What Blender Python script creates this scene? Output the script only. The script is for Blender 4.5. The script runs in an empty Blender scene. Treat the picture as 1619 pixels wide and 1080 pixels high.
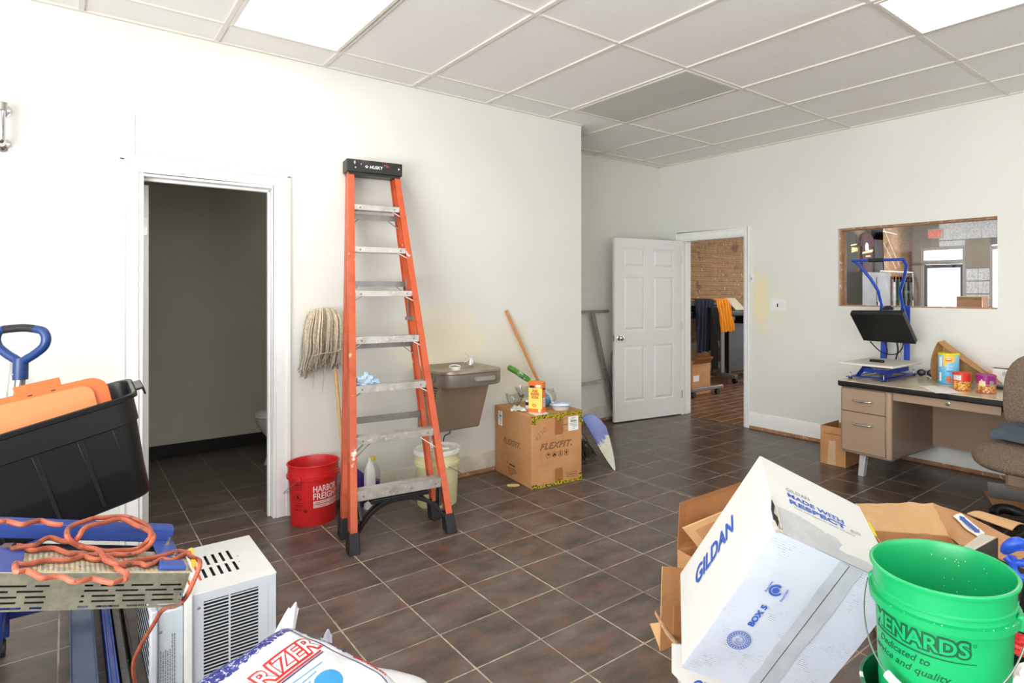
import bpy, bmesh, math, random
from mathutils import Vector, Matrix, noise as mnoise
random.seed(7)
PI = math.pi
SC = bpy.context.scene
COL = SC.collection

# ---------------------------------------------------------------- camera
FPX, CYPX, YAW, EYE, CUPX = 966.228, 460.101, 0.8591, 1.42, 129.7067
CA, SA = math.cos(YAW), math.sin(YAW)
cam_d = bpy.data.cameras.new('camera')
cam_d.sensor_fit = 'HORIZONTAL'
cam_d.sensor_width = 36.0
cam_d.lens = FPX / 1619 * 36
cam_d.shift_x = -CUPX / 1619
cam_d.shift_y = -(540 - CYPX) / 1619
cam_d.clip_start = 0.05
cam = bpy.data.objects.new('camera', cam_d)
COL.objects.link(cam)
cam.location = (0, 0, EYE)
cam.rotation_euler = (PI / 2, 0, YAW - PI / 2)
SC.camera = cam

# ---------------------------------------------------------------- world, light, exposure
SC.view_settings.view_transform = 'Standard'
SC.view_settings.look = 'None'
SC.view_settings.gamma = 1
SC.view_settings.use_curve_mapping = False
SC.view_settings.exposure = 0.0
world = bpy.data.worlds.new('world')
SC.world = world
world.use_nodes = True
world.node_tree.nodes['Background'].inputs[0].default_value = (0.75, 0.85, 1.0, 1)
world.node_tree.nodes['Background'].inputs[1].default_value = 0.6
SC.cycles.max_bounces = 8
SC.cycles.diffuse_bounces = 5
SC.cycles.use_denoising = True


def area(name, loc, direction, sx, sy, power, color=(1, 1, 1)):
    l = bpy.data.lights.new(name, 'AREA')
    l.shape = 'RECTANGLE'
    l.size, l.size_y, l.energy, l.color = sx, sy, power, color
    o = bpy.data.objects.new(name, l)
    COL.objects.link(o)
    o.location = loc
    o.rotation_euler = Vector(direction).to_track_quat('-Z', 'Y').to_euler()
    return o


# daylight through the shopfront window behind the photographer, on the left
area('daylight_shopfront', (-2.35, 0.35, 1.75), (1, 0.08, 0.10), 4.2, 2.1, 140, (0.95, 0.98, 1.0))
# added fill lamp aimed up to brighten the ceiling, in place of ground bounce
area('ceiling_fill', (-1.9, 0.3, 0.9), (0.75, 0.1, 0.9), 3.0, 1.2, 155, (1.0, 0.99, 0.97))
# daylight through the window in the wall behind the photographer
area('daylight_rear', (1.3, -2.35, 1.7), (0.0, 1, 0.10), 4.2, 1.9, 64, (0.97, 0.985, 1.0))
# daylight through the shopfront of the far room
area('daylight_far_room', (15.3, 3.2, 1.6), (-1, 0, -0.05), 5.0, 2.6, 300, (0.95, 0.98, 1.0))

# ---------------------------------------------------------------- measuring helpers (line of sight of the eye point -> place in the room)
RV = Vector((SA, -CA, 0))
FV = Vector((CA, SA, 0))
UV = Vector((0, 0, 1))
EYEP = Vector((0, 0, EYE))


def ray(u, v):
    return FV + RV * ((u - 809.5 - CUPX) / FPX) + UV * ((CYPX - v) / FPX)


def atz(u, v, z=0.0):
    d = ray(u, v)
    return EYEP + d * ((z - EYE) / d.z)


def aty(u, v, y):
    d = ray(u, v)
    return EYEP + d * (y / d.y)


def atx(u, v, x):
    d = ray(u, v)
    return EYEP + d * (x / d.x)


def atd(u, v, t):
    return EYEP + ray(u, v) * t


def onplane(u, v, p, n):
    d = ray(u, v)
    return EYEP + d * ((p - EYEP).dot(n) / d.dot(n))


# ---------------------------------------------------------------- materials
def lin(c):
    c = c / 255.0
    return c / 12.92 if c <= 0.04045 else ((c + 0.055) / 1.055) ** 2.4


def rgb(r, g, b):
    return (lin(r), lin(g), lin(b), 1.0)


class NT:
    def __init__(s, name):
        s.m = bpy.data.materials.new(name)
        s.m.use_nodes = True
        s.t = s.m.node_tree
        s.t.nodes.clear()
        s.out = s.t.nodes.new('ShaderNodeOutputMaterial')
        s.bsdf = s.t.nodes.new('ShaderNodeBsdfPrincipled')
        s.t.links.new(s.bsdf.outputs[0], s.out.inputs[0])
        s.tc = s.t.nodes.new('ShaderNodeTexCoord')

    def put(s, sock, v):
        if isinstance(v, bpy.types.NodeSocket):
            s.t.links.new(v, sock)
        elif v is not None:
            sock.default_value = v

    def math(s, op, a, b=None, c=None, clamp=False):
        n = s.t.nodes.new('ShaderNodeMath')
        n.operation = op
        n.use_clamp = clamp
        s.put(n.inputs[0], a)
        s.put(n.inputs[1], b)
        s.put(n.inputs[2], c)
        return n.outputs[0]

    def xyz(s, src=None):
        n = s.t.nodes.new('ShaderNodeSeparateXYZ')
        s.put(n.inputs[0], src or s.tc.outputs['Object'])
        return n.outputs

    def comb(s, x, y, z=0.0):
        n = s.t.nodes.new('ShaderNodeCombineXYZ')
        s.put(n.inputs[0], x); s.put(n.inputs[1], y); s.put(n.inputs[2], z)
        return n.outputs[0]

    def mapping(s, scale=(1, 1, 1), rot=(0, 0, 0), loc=(0, 0, 0), src=None):
        n = s.t.nodes.new('ShaderNodeMapping')
        s.put(n.inputs['Vector'], src or s.tc.outputs['Object'])
        n.inputs['Scale'].default_value = scale
        n.inputs['Rotation'].default_value = rot
        n.inputs['Location'].default_value = loc
        return n.outputs[0]

    def noise(s, scale=5, detail=4, rough=0.55, vec=None, out=0):
        n = s.t.nodes.new('ShaderNodeTexNoise')
        s.put(n.inputs['Vector'], vec or s.tc.outputs['Object'])
        n.inputs['Scale'].default_value = scale
        n.inputs['Detail'].default_value = detail
        n.inputs['Roughness'].default_value = rough
        return n.outputs[out]

    def white(s, vec):
        n = s.t.nodes.new('ShaderNodeTexWhiteNoise')
        n.noise_dimensions = '3D'
        s.put(n.inputs['Vector'], vec)
        return n.outputs[0]

    def voro(s, scale, vec=None, feature='F1', out=0):
        n = s.t.nodes.new('ShaderNodeTexVoronoi')
        n.feature = feature
        s.put(n.inputs['Vector'], vec or s.tc.outputs['Object'])
        n.inputs['Scale'].default_value = scale
        return n.outputs[out]

    def ramp(s, f, stops, interp='LINEAR'):
        n = s.t.nodes.new('ShaderNodeValToRGB')
        n.color_ramp.interpolation = interp
        e = n.color_ramp.elements
        while len(e) < len(stops):
            e.new(0.5)
        for k, (p, c) in enumerate(stops):
            e[k].position = p
            e[k].color = c if len(c) == 4 else (*c, 1)
        s.put(n.inputs[0], f)
        return n.outputs[0]

    def mix(s, f, a, b, mode='MIX'):
        n = s.t.nodes.new('ShaderNodeMix')
        n.data_type = 'RGBA'
        n.blend_type = mode
        s.put(n.inputs[0], f)
        s.put(n.inputs[6], a)
        s.put(n.inputs[7], b)
        return n.outputs[2]

    def rng(s, f, a, b, c, d):
        n = s.t.nodes.new('ShaderNodeMapRange')
        s.put(n.inputs[0], f)
        for k, v in enumerate((a, b, c, d)):
            s.put(n.inputs[k + 1], v)
        return n.outputs[0]

    def bump(s, h, strength=0.3, dist=0.01):
        n = s.t.nodes.new('ShaderNodeBump')
        n.inputs['Strength'].default_value = strength
        n.inputs['Distance'].default_value = dist
        s.put(n.inputs['Height'], h)
        s.t.links.new(n.outputs[0], s.bsdf.inputs['Normal'])

    def set(s, col=None, rough=None, metal=None, **kw):
        s.put(s.bsdf.inputs['Base Color'], col)
        s.put(s.bsdf.inputs['Roughness'], rough)
        s.put(s.bsdf.inputs['Metallic'], metal)
        for k, v in kw.items():
            s.put(s.bsdf.inputs[k.replace('_', ' ')], v)
        return s.m


def plain(name, c, rough=0.5, metal=0.0, var=0.12, vs=6, bump=0.0, bs=60, spec=None, coat=None):
    """one colour, with a little wear in it"""
    n = NT(name)
    a = rgb(*c)
    k = 1 - var
    b = (a[0] * k, a[1] * k, a[2] * k, 1)
    f = n.noise(vs, 5, 0.6)
    col = n.mix(n.rng(f, 0.35, 0.7, 0.0, 1.0), a, b)
    if bump:
        n.bump(n.noise(bs, 3), bump, 0.004)
    m = n.set(col, n.rng(f, 0.3, 0.7, max(rough - 0.04, 0.02), min(rough + 0.06, 1)), metal)
    if spec is not None:
        n.bsdf.inputs['Specular IOR Level'].default_value = spec
    if coat is not None:
        n.bsdf.inputs['Coat Weight'].default_value = coat
    return m


def blotchy(name, base, spot, scale, lo, hi, rough=0.5, metal=0.0, bump=0.0, spot2=None, scale2=40, lo2=0.60):
    """base colour with smears of another"""
    n = NT(name)
    f = n.rng(n.noise(scale, 6, 0.65), lo, hi, 0, 1)
    col = n.mix(f, rgb(*base), rgb(*spot))
    if spot2:
        g = n.rng(n.noise(scale2, 4, 0.6), lo2, lo2 + 0.06, 0, 1)
        col = n.mix(g, col, rgb(*spot2))
    if bump:
        n.bump(f, bump, 0.003)
    return n.set(col, rough, metal)


def glassy(name, ior=1.45, tint=(1, 1, 1), rough=0.0, gloss=1.0):
    n = NT(name)
    tr = n.t.nodes.new('ShaderNodeBsdfTransparent')
    tr.inputs[0].default_value = (*tint, 1)
    gl = n.t.nodes.new('ShaderNodeBsdfGlossy')
    gl.inputs['Roughness'].default_value = rough
    lw = n.t.nodes.new('ShaderNodeLayerWeight')
    lw.inputs[0].default_value = 0.5
    fz = n.math('ADD', n.math('MULTIPLY', n.math('POWER', lw.outputs[1], 4.0), 0.6), ((ior - 1) / (ior + 1)) ** 2)
    mx = n.t.nodes.new('ShaderNodeMixShader')
    n.t.links.new(n.math('MULTIPLY', fz, gloss), mx.inputs[0])
    n.t.links.new(tr.outputs[0], mx.inputs[1])
    n.t.links.new(gl.outputs[0], mx.inputs[2])
    n.t.links.new(mx.outputs[0], n.out.inputs[0])
    return n.m


def glow(name, c, strength):
    n = NT(name)
    n.set(rgb(*c), 0.5)
    n.bsdf.inputs['Emission Color'].default_value = rgb(*c)
    n.bsdf.inputs['Emission Strength'].default_value = strength
    return n.m


def tile_mat(name, x0, y0, tx, ty, w, cols, grout, rough, gvar=0.35, cloud=4.0):
    n = NT(name)
    p = n.xyz()
    fx = n.math('DIVIDE', n.math('SUBTRACT', p[0], x0), tx)
    fy = n.math('DIVIDE', n.math('SUBTRACT', p[1], y0), ty)
    def dist(f, t):
        r = n.math('FRACT', f)
        return n.math('MULTIPLY', n.math('MINIMUM', r, n.math('SUBTRACT', 1.0, r)), t)
    d = n.math('MINIMUM', dist(fx, tx), dist(fy, ty))
    jit = n.rng(n.noise(18, 3), 0.3, 0.7, -w * 0.25, w * 0.25)
    g = n.math('LESS_THAN', n.math('ADD', d, jit), w / 2)
    cid = n.comb(n.math('FLOOR', fx), n.math('FLOOR', fy), 0.0)
    rnd = n.white(cid)
    off = n.comb(n.math('MULTIPLY', rnd, 40.0), n.math('MULTIPLY', rnd, 17.0), 0.0)
    add = n.t.nodes.new('ShaderNodeVectorMath'); add.operation = 'ADD'
    n.put(add.inputs[0], n.tc.outputs['Object']); n.put(add.inputs[1], off)
    stretched = n.mapping((1, 2.0, 1), src=add.outputs[0])
    f1 = n.noise(cloud, 7, 0.62, vec=stretched)
    f2 = n.noise(cloud * 2.3, 5, 0.6, vec=add.outputs[0])
    base = n.ramp(f1, [(0.30, rgb(*cols[0])), (0.47, rgb(*cols[1])), (0.60, rgb(*cols[2])), (0.78, rgb(*cols[3]))])
    base = n.mix(n.rng(f2, 0.50, 0.72, 0, 0.75), base, rgb(*cols[4]))
    base = n.mix(n.rng(rnd, 0, 1, 0.0, 0.16), base, (0, 0, 0, 1))
    gc = n.mix(n.rng(n.noise(2.6, 5, 0.7), 0.42, 0.62, 0, 1), rgb(*grout[0]), rgb(*grout[1]))
    dust = n.rng(n.noise(55, 4, 0.7), 0.685, 0.72, 0, 0.6)
    base = n.mix(dust, base, rgb(170, 160, 148))
    col = n.mix(g, base, gc)
    n.bump(n.math('SUBTRACT', n.math('MULTIPLY', f2, 0.25), g), 0.35, 0.004)
    r = n.math('ADD', n.rng(f1, 0.3, 0.7, rough - 0.05, rough + 0.08), n.math('MULTIPLY', g, 0.35))
    return n.set(col, r)


MAT = {}
MAT['wall'] = None


def wall_mat():
    n = NT('painted_wall')
    f = n.noise(0.9, 4, 0.6)
    col = n.mix(n.rng(f, 0.35, 0.65, 0, 1), rgb(229, 229, 222), rgb(225, 224, 215))
    marks = n.rng(n.noise(9, 8, 0.75), 0.70, 0.78, 0, 0.35)
    col = n.mix(marks, col, rgb(196, 190, 172))
    spec = n.rng(n.voro(14), 0.0, 0.012, 0.5, 0.0)
    col = n.mix(spec, col, rgb(150, 145, 135))
    n.bump(n.noise(220, 3), 0.06, 0.002)
    return n.set(col, 0.55)


MAT['wall'] = wall_mat()


def patched_wall():
    """the wall with the inner door: same paint, with two rubbed yellow patches of old paint"""
    n = NT('painted_wall_patched')
    p = n.xyz()
    f = n.noise(0.9, 4, 0.6)
    col = n.mix(n.rng(f, 0.35, 0.65, 0, 1), rgb(228, 228, 220), rgb(222, 222, 214))
    def patch(cy, cz, ry, rz, amt):
        dy = n.math('DIVIDE', n.math('SUBTRACT', p[1], cy), ry)
        dz = n.math('DIVIDE', n.math('SUBTRACT', p[2], cz), rz)
        r = n.math('SQRT', n.math('ADD', n.math('MULTIPLY', dy, dy), n.math('MULTIPLY', dz, dz)))
        r = n.math('ADD', r, n.rng(n.noise(7, 4), 0.3, 0.7, -0.25, 0.25))
        return n.rng(r, 0.55, 1.1, amt, 0.0)
    col = n.mix(patch(3.60, 1.36, 0.13, 0.34, 0.85), col, rgb(238, 226, 178))
    col = n.mix(patch(3.44, 1.22, 0.20, 0.25, 0.30), col, rgb(238, 232, 205))
    n.bump(n.noise(220, 3), 0.06, 0.002)
    return n.set(col, 0.55)


def fountain_wall():
    n = NT('painted_wall_stained')
    p = n.xyz()
    f = n.noise(0.9, 4, 0.6)
    col = n.mix(n.rng(f, 0.35, 0.65, 0, 1), rgb(228, 227, 220), rgb(223, 222, 213))
    def patch(cx, cz, rx, rz, amt):
        dx = n.math('DIVIDE', n.math('SUBTRACT', p[0], cx), rx)
        dz = n.math('DIVIDE', n.math('SUBTRACT', p[2], cz), rz)
        r = n.math('SQRT', n.math('ADD', n.math('MULTIPLY', dx, dx), n.math('MULTIPLY', dz, dz)))
        r = n.math('ADD', r, n.rng(n.noise(5, 4), 0.3, 0.7, -0.3, 0.3))
        return n.rng(r, 0.5, 1.1, amt, 0.0)
    col = n.mix(patch(2.15, 1.02, 0.42, 0.28, 0.6), col, rgb(240, 228, 190))
    col = n.mix(patch(2.75, 0.80, 0.28, 0.35, 0.35), col, rgb(222, 208, 170))
    marks = n.rng(n.noise(9, 8, 0.75), 0.69, 0.77, 0, 0.35)
    col = n.mix(marks, col, rgb(196, 186, 166))
    n.bump(n.noise(220, 3), 0.06, 0.002)
    return n.set(col, 0.5)


MAT['wall_patched'] = patched_wall()
MAT['wall_stained'] = fountain_wall()
MAT['rest_wall'] = plain('restroom_wall', (222, 216, 200), 0.6, var=0.08, vs=2)
MAT['ceiling'] = (lambda n: (n.bump(n.noise(90, 5, 0.8), 0.5, 0.004), n.set(n.mix(n.rng(n.noise(130, 4, 0.8), 0.60, 0.68, 0, 0.55), n.mix(n.rng(n.noise(1.1, 4), 0.58, 0.75, 0, 0.35), rgb(238, 236, 232), rgb(226, 216, 202)), rgb(188, 180, 168)), 0.9))[1])(NT('ceiling_tile'))
MAT['tbar'] = plain('ceiling_grid_paint', (222, 218, 208), 0.45, var=0.05)
MAT['trim'] = plain('white_trim_paint', (240, 240, 238), 0.35, var=0.04, vs=12, bump=0.05, bs=30)
MAT['trim_dusty'] = blotchy('dusty_baseboard_paint', (226, 222, 210), (196, 188, 170), 3, 0.45, 0.7, 0.45)
MAT['door'] = plain('door_paint', (232, 232, 230), 0.4, var=0.04, vs=3)
MAT['raw_wood'] = blotchy('raw_wood', (186, 142, 104), (150, 104, 70), 14, 0.35, 0.65, 0.7, spot2=(214, 196, 172), scale2=30)
MAT['black_base'] = plain('black_rubber_base', (30, 29, 27), 0.6)
MAT['tile'] = tile_mat('slate_tile', 0.8678, 3.5181, 0.2978, 0.2978, 0.0058,
                       [(68, 58, 52), (92, 80, 73), (108, 96, 90), (124, 116, 112), (122, 86, 66)],
                       [(186, 174, 152), (132, 120, 104)], 0.36)
MAT['tile_brown'] = tile_mat('brown_slate_tile', 3.275, 3.5181, 0.2830, 0.2970, 0.0055,
                             [(66, 54, 46), (77, 64, 55), (84, 71, 62), (92, 79, 70), (88, 66, 52)],
                             [(176, 166, 152), (134, 124, 112)], 0.30, cloud=2.5)


def plank_mat():
    n = NT('wood_look_plank')
    p = n.xyz()
    fy = n.math('DIVIDE', n.math('SUBTRACT', p[1], 0.03), 0.152)
    row = n.math('FLOOR', fy)
    fx = n.math('ADD', n.math('DIVIDE', p[0], 0.9), n.math('MULTIPLY', row, 0.37))
    def dist(f, t):
        r = n.math('FRACT', f)
        return n.math('MULTIPLY', n.math('MINIMUM', r, n.math('SUBTRACT', 1.0, r)), t)
    g = n.math('LESS_THAN', n.math('MINIMUM', dist(fx, 0.9), dist(fy, 0.152)), 0.0045)
    rnd = n.white(n.comb(n.math('FLOOR', fx), row, 1.0))
    grain = n.noise(3.5, 6, 0.65, vec=n.mapping((1, 9, 1), src=n.comb(p[0], n.math('ADD', p[1], n.math('MULTIPLY', rnd, 9.0)), 0.0)))
    base = n.ramp(grain, [(0.3, rgb(70, 44, 27)), (0.5, rgb(106, 70, 43)), (0.7, rgb(132, 92, 60))])
    base = n.mix(n.rng(rnd, 0, 1, 0, 0.35), base, rgb(58, 38, 26))
    n.bump(g, -0.3, 0.003)
    return n.set(n.mix(g, base, rgb(186, 164, 138)), 0.38)


def brick_mat():
    n = NT('old_brick')
    p = n.xyz()
    v = n.comb(n.math('ADD', p[0], p[1]), p[2], 0.0)
    wob = n.t.nodes.new('ShaderNodeVectorMath'); wob.operation = 'MULTIPLY_ADD'
    n.put(wob.inputs[0], n.noise(6, 3, out=1)); wob.inputs[1].default_value = (0.03, 0.022, 0); n.put(wob.inputs[2], v)
    b = n.t.nodes.new('ShaderNodeTexBrick')
    n.put(b.inputs['Vector'], wob.outputs[0])
    b.inputs['Scale'].default_value = 1.0
    b.inputs['Brick Width'].default_value = 0.215
    b.inputs['Row Height'].default_value = 0.075
    b.inputs['Mortar Size'].default_value = 0.016
    b.inputs['Mortar Smooth'].default_value = 0.35
    b.inputs['Color1'].default_value = rgb(176, 122, 98)
    b.inputs['Color2'].default_value = rgb(140, 98, 80)
    b.inputs['Mortar'].default_value = rgb(158, 130, 82)
    f = n.noise(14, 6, 0.7)
    col = n.mix(n.rng(f, 0.44, 0.60, 0, 0.95), b.outputs[0], rgb(158, 130, 84))
    col = n.mix(n.rng(n.noise(21, 3, 0.6), 0.62, 0.68, 0, 0.8), col, rgb(216, 186, 166))
    col = n.mix(n.rng(n.noise(4, 3, 0.6), 0.60, 0.66, 0, 0.6), col, rgb(92, 62, 56))
    h = n.math('ADD', n.math('MULTIPLY', b.outputs[1], -0.7), f)
    n.bump(h, 0.9, 0.02)
    return n.set(col, 0.8)


MAT['plank'] = plank_mat()
MAT['brick'] = brick_mat()
MAT['diffuser_on'] = glow('lit_diffuser', (255, 255, 252), 3.0)
MAT['diffuser_off'] = plain('unlit_diffuser', (196, 195, 186), 0.35, var=0.06, vs=2)
MAT['orange'] = blotchy('orange_fiberglass', (202, 92, 54), (178, 76, 42), 10, 0.5, 0.72, 0.45, spot2=(240, 226, 214), scale2=9, lo2=0.665)
MAT['alu'] = blotchy('dusty_aluminium', (196, 192, 186), (164, 158, 150), 12, 0.45, 0.7, 0.42, 0.55, spot2=(222, 208, 196), scale2=26)
MAT['alu_dark'] = plain('dull_aluminium', (150, 146, 142), 0.4, 0.6, var=0.2, vs=12)
MAT['rubber'] = plain('black_rubber', (34, 34, 36), 0.6, var=0.3, vs=30, bump=0.3, bs=80)
MAT['blk'] = plain('black_plastic', (24, 24, 25), 0.38, var=0.2, vs=8)
MAT['blk_worn'] = blotchy('worn_black_plastic', (32, 31, 30), (66, 64, 60), 11, 0.58, 0.7, 0.45, spot2=(150, 66, 44), scale2=13)
MAT['chrome'] = plain('chrome', (214, 214, 214), 0.12, 1.0, var=0.05)
MAT['steel'] = plain('brushed_steel', (178, 174, 168), 0.28, 0.9, var=0.15, vs=20)
MAT['wire'] = plain('wire_steel', (170, 170, 172), 0.3, 0.9)
MAT['white_p'] = plain('white_plastic', (236, 236, 234), 0.4, var=0.04)
MAT['paper'] = plain('white_paper', (240, 239, 235), 0.7, var=0.03)
MAT['ink'] = plain('black_ink', (22, 22, 24), 0.6, var=0.05)
MAT['ink_brown'] = plain('brown_black_ink', (44, 30, 18), 0.7, var=0.1)
MAT['ink_blue'] = plain('blue_ink', (44, 86, 178), 0.55, var=0.06)
MAT['ink_grey'] = plain('grey_ink', (150, 150, 152), 0.6)
MAT['card'] = blotchy('brown_cardboard', (198, 146, 98), (184, 130, 84), 4, 0.4, 0.65, 0.75, bump=0.04)
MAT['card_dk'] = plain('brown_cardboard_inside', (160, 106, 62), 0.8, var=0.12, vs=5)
MAT['card_lt'] = plain('pale_cardboard', (218, 172, 120), 0.75, var=0.12, vs=5)


# ---------------------------------------------------------------- mesh building
def frame(origin, x, y=None, z=None):
    x = Vector(x).normalized()
    if y is not None:
        z = x.cross(Vector(y)).normalized()
        y = z.cross(x)
    else:
        y = Vector(z).cross(x).normalized()
        z = x.cross(y)
    o = Vector(origin)
    return Matrix(((x.x, y.x, z.x, o.x), (x.y, y.y, z.y, o.y), (x.z, y.z, z.z, o.z), (0, 0, 0, 1)))


SEPARATE = {'flange', 'step_brace', 'rivet', 'rung_brace', 'handle_lug', 'bolt', 'screw', 'hinge', 'socket_hole', 'button', 'side_rib', 'slot', 'lower_rail', 'shelf_post', 'crossbar', 'facts_panel', 'carton_flap', 'gap_line'}


class MB:
    def __init__(s):
        s.b = bmesh.new()
        s.mi = 0

    def _t(s, vs, M):
        if M is not None:
            for v in vs:
                v.co = M @ v.co

    def face(s, vs):
        try:
            f = s.b.faces.new(vs)
            f.material_index = s.mi
            return f
        except ValueError:
            return None

    def hexa(s, p):
        """p: 8 points, bottom four then top four, both counter-clockwise seen from above"""
        v = [s.b.verts.new(q) for q in p]
        for q in ((3, 2, 1, 0), (4, 5, 6, 7), (0, 1, 5, 4), (1, 2, 6, 5), (2, 3, 7, 6), (3, 0, 4, 7)):
            s.face([v[k] for k in q])
        return s

    def box(s, x0, x1, y0, y1, z0, z1, M=None):
        p = [(x0, y0, z0), (x1, y0, z0), (x1, y1, z0), (x0, y1, z0), (x0, y0, z1), (x1, y0, z1), (x1, y1, z1), (x0, y1, z1)]
        p = [Vector(q) for q in p]
        if M is not None:
            p = [M @ q for q in p]
        return s.hexa(p)

    def cbox(s, c, d, M=None):
        return s.box(c[0] - d[0] / 2, c[0] + d[0] / 2, c[1] - d[1] / 2, c[1] + d[1] / 2, c[2] - d[2] / 2, c[2] + d[2] / 2, M)

    def prism(s, poly, h0, h1, M=None):
        """polygon in local XY, extruded along local Z"""
        a = [s.b.verts.new(Vector((x, y, h0))) for x, y in poly]
        c = [s.b.verts.new(Vector((x, y, h1))) for x, y in poly]
        s._t(a + c, M)
        s.face(a[::-1]); s.face(c)
        n = len(poly)
        for k in range(n):
            s.face([a[k], a[(k + 1) % n], c[(k + 1) % n], c[k]])
        return s

    def beam(s, p0, p1, poly, xdir):
        p0, p1 = Vector(p0), Vector(p1)
        z = (p1 - p0).normalized()
        y = z.cross(Vector(xdir)).normalized()
        x = y.cross(z)
        L = (p1 - p0).length
        M = Matrix(((x.x, y.x, z.x, p0.x), (x.y, y.y, z.y, p0.y), (x.z, y.z, z.z, p0.z), (0, 0, 0, 1)))
        return s.prism(poly, 0, L, M)

    def bar(s, p0, p1, w, h, xdir=(0, 0, 1)):
        return s.beam(p0, p1, [(-w / 2, -h / 2), (w / 2, -h / 2), (w / 2, h / 2), (-w / 2, h / 2)], xdir)

    def cyl(s, p0, p1, r0, r1=None, seg=20, cap=True):
        r1 = r0 if r1 is None else r1
        return s.lathe([(r0, 0.0), (r1, (Vector(p1) - Vector(p0)).length)], seg, axis(p0, p1), cap)

    def lathe(s, prof, seg=32, M=None, cap=False, a0=0.0, a1=2 * PI):
        full = abs(a1 - a0 - 2 * PI) < 1e-6
        n = seg if full else seg + 1
        rings = []
        for r, z in prof:
            ring = []
            if r < 1e-6:
                v = s.b.verts.new((0, 0, z)); s._t([v], M); ring = [v] * n
            else:
                for k in range(n):
                    a = a0 + (a1 - a0) * k / seg
                    v = s.b.verts.new((r * math.cos(a), r * math.sin(a), z)); s._t([v], M); ring.append(v)
            rings.append(ring)
        for i in range(len(rings) - 1):
            A, B = rings[i], rings[i + 1]
            for k in range(seg):
                j = (k + 1) % n
                q = [A[k], A[j], B[j], B[k]]
                u = []
                for w in q:
                    if w not in u:
                        u.append(w)
                if len(u) > 2:
                    s.face(u)
        if cap and full:
            if prof[0][0] > 1e-6: s.face(rings[0][::-1])
            if prof[-1][0] > 1e-6: s.face(rings[-1])
        return s

    def tube(s, pts, r, seg=8, closed=False, cap=True, flat=None):
        pts = [Vector(p) for p in pts]
        n = len(pts)
        rs = r if isinstance(r, (list, tuple)) else [r] * n
        tang = []
        for k in range(n):
            a = pts[(k - 1) % n] if (closed or k > 0) else pts[k]
            c = pts[(k + 1) % n] if (closed or k < n - 1) else pts[k]
            t = c - a
            tang.append(t.normalized() if t.length > 1e-9 else Vector((0, 0, 1)))
        up = Vector((0, 0, 1)) if abs(tang[0].z) < 0.9 else Vector((1, 0, 0))
        nx = up.cross(tang[0]).normalized()
        rings = []
        for k in range(n):
            nx = nx - tang[k] * nx.dot(tang[k])
            nx = nx.normalized() if nx.length > 1e-6 else tang[k].orthogonal().normalized()
            ny = tang[k].cross(nx)
            rings.append([s.b.verts.new(pts[k] + (nx * math.cos(2 * PI * j / seg) + ny * math.sin(2 * PI * j / seg) * (flat or 1)) * rs[k]) for j in range(seg)])
        for k in range(n if closed else n - 1):
            A, B = rings[k], rings[(k + 1) % n]
            for j in range(seg):
                s.face([A[j], A[(j + 1) % seg], B[(j + 1) % seg], B[j]])
        if cap and not closed:
            s.face(rings[0][::-1]); s.face(rings[-1])
        return s

    def grid(s, fn, nu, nv, th=0.0, closed_u=False):
        """surface fn(u, v) with u, v in 0..1; th thickens it along its normals"""
        V = [[s.b.verts.new(fn(i / nu, j / nv)) for i in range(nu + (0 if closed_u else 1))] for j in range(nv + 1)]
        fs = []
        nn = nu if closed_u else nu + 1
        for j in range(nv):
            for i in range(nu):
                f = s.face([V[j][i], V[j][(i + 1) % nn], V[j + 1][(i + 1) % nn], V[j + 1][i]])
                if f: fs.append(f)
        if th:
            for f in fs: f.normal_update()
            N = [[v.normal.copy() if v.normal_update() is None else None for v in r] for r in V]
            W = [[s.b.verts.new(V[j][i].co - N[j][i] * th) for i in range(len(V[j]))] for j in range(nv + 1)]
            for j in range(nv):
                for i in range(nu):
                    s.face([W[j][i], W[j + 1][i], W[j + 1][(i + 1) % nn], W[j][(i + 1) % nn]])
            for i in range(nu):
                k = (i + 1) % nn
                s.face([V[0][k], V[0][i], W[0][i], W[0][k]]); s.face([V[nv][i], V[nv][k], W[nv][k], W[nv][i]])
            if not closed_u:
                for j in range(nv):
                    s.face([V[j][0], V[j + 1][0], W[j + 1][0], W[j][0]]); s.face([V[j + 1][nu], V[j][nu], W[j][nu], W[j + 1][nu]])
        return s

    def panel(s, pts, th):
        """flat or folded sheet with a thickness, through 4 corner points"""
        p = [Vector(q) for q in pts]
        n = (p[1] - p[0]).cross(p[3] - p[0]).normalized() * th / 2
        return s.hexa([q - n for q in p] + [q + n for q in p])

    def ell(s, c, r, nu=20, nv=12, M=None):
        vs = []
        prof = []
        T = Matrix.Translation(Vector(c)) @ Matrix.Diagonal((*r, 1))
        if M is not None: T = M @ T
        prof = [(math.sin(PI * k / nv), -math.cos(PI * k / nv)) for k in range(nv + 1)]
        return s.lathe(prof, nu, T)

    def islands(s):
        seen = {}
        n = 0
        for v in s.b.verts:
            if v in seen: continue
            st = [v]; seen[v] = n
            while st:
                a = st.pop()
                for e in a.link_edges:
                    o = e.other_vert(a)
                    if o not in seen: seen[o] = n; st.append(o)
            n += 1
        return seen, n

    def build(s, name, mat, parent=None, label=None, bevel=0.0, smooth=40, subd=0, segs=2, M=None):
        bmesh.ops.remove_doubles(s.b, verts=s.b.verts, dist=1e-6)
        if name in SEPARATE:
            seen, n = s.islands()
            if n > 1:
                out = []
                mbs = [MB() for _ in range(n)]
                vm = {v: mbs[seen[v]].b.verts.new(v.co) for v in s.b.verts}
                for f in s.b.faces:
                    q = mbs[seen[f.verts[0]]]
                    q.mi = f.material_index
                    q.face([vm[v] for v in f.verts])
                s.b.free()
                for q in mbs:
                    out.append(q.build(name, mat, parent, label, bevel, smooth, subd, segs, M))
                return out[0]
        me = bpy.data.meshes.new(name)
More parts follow.
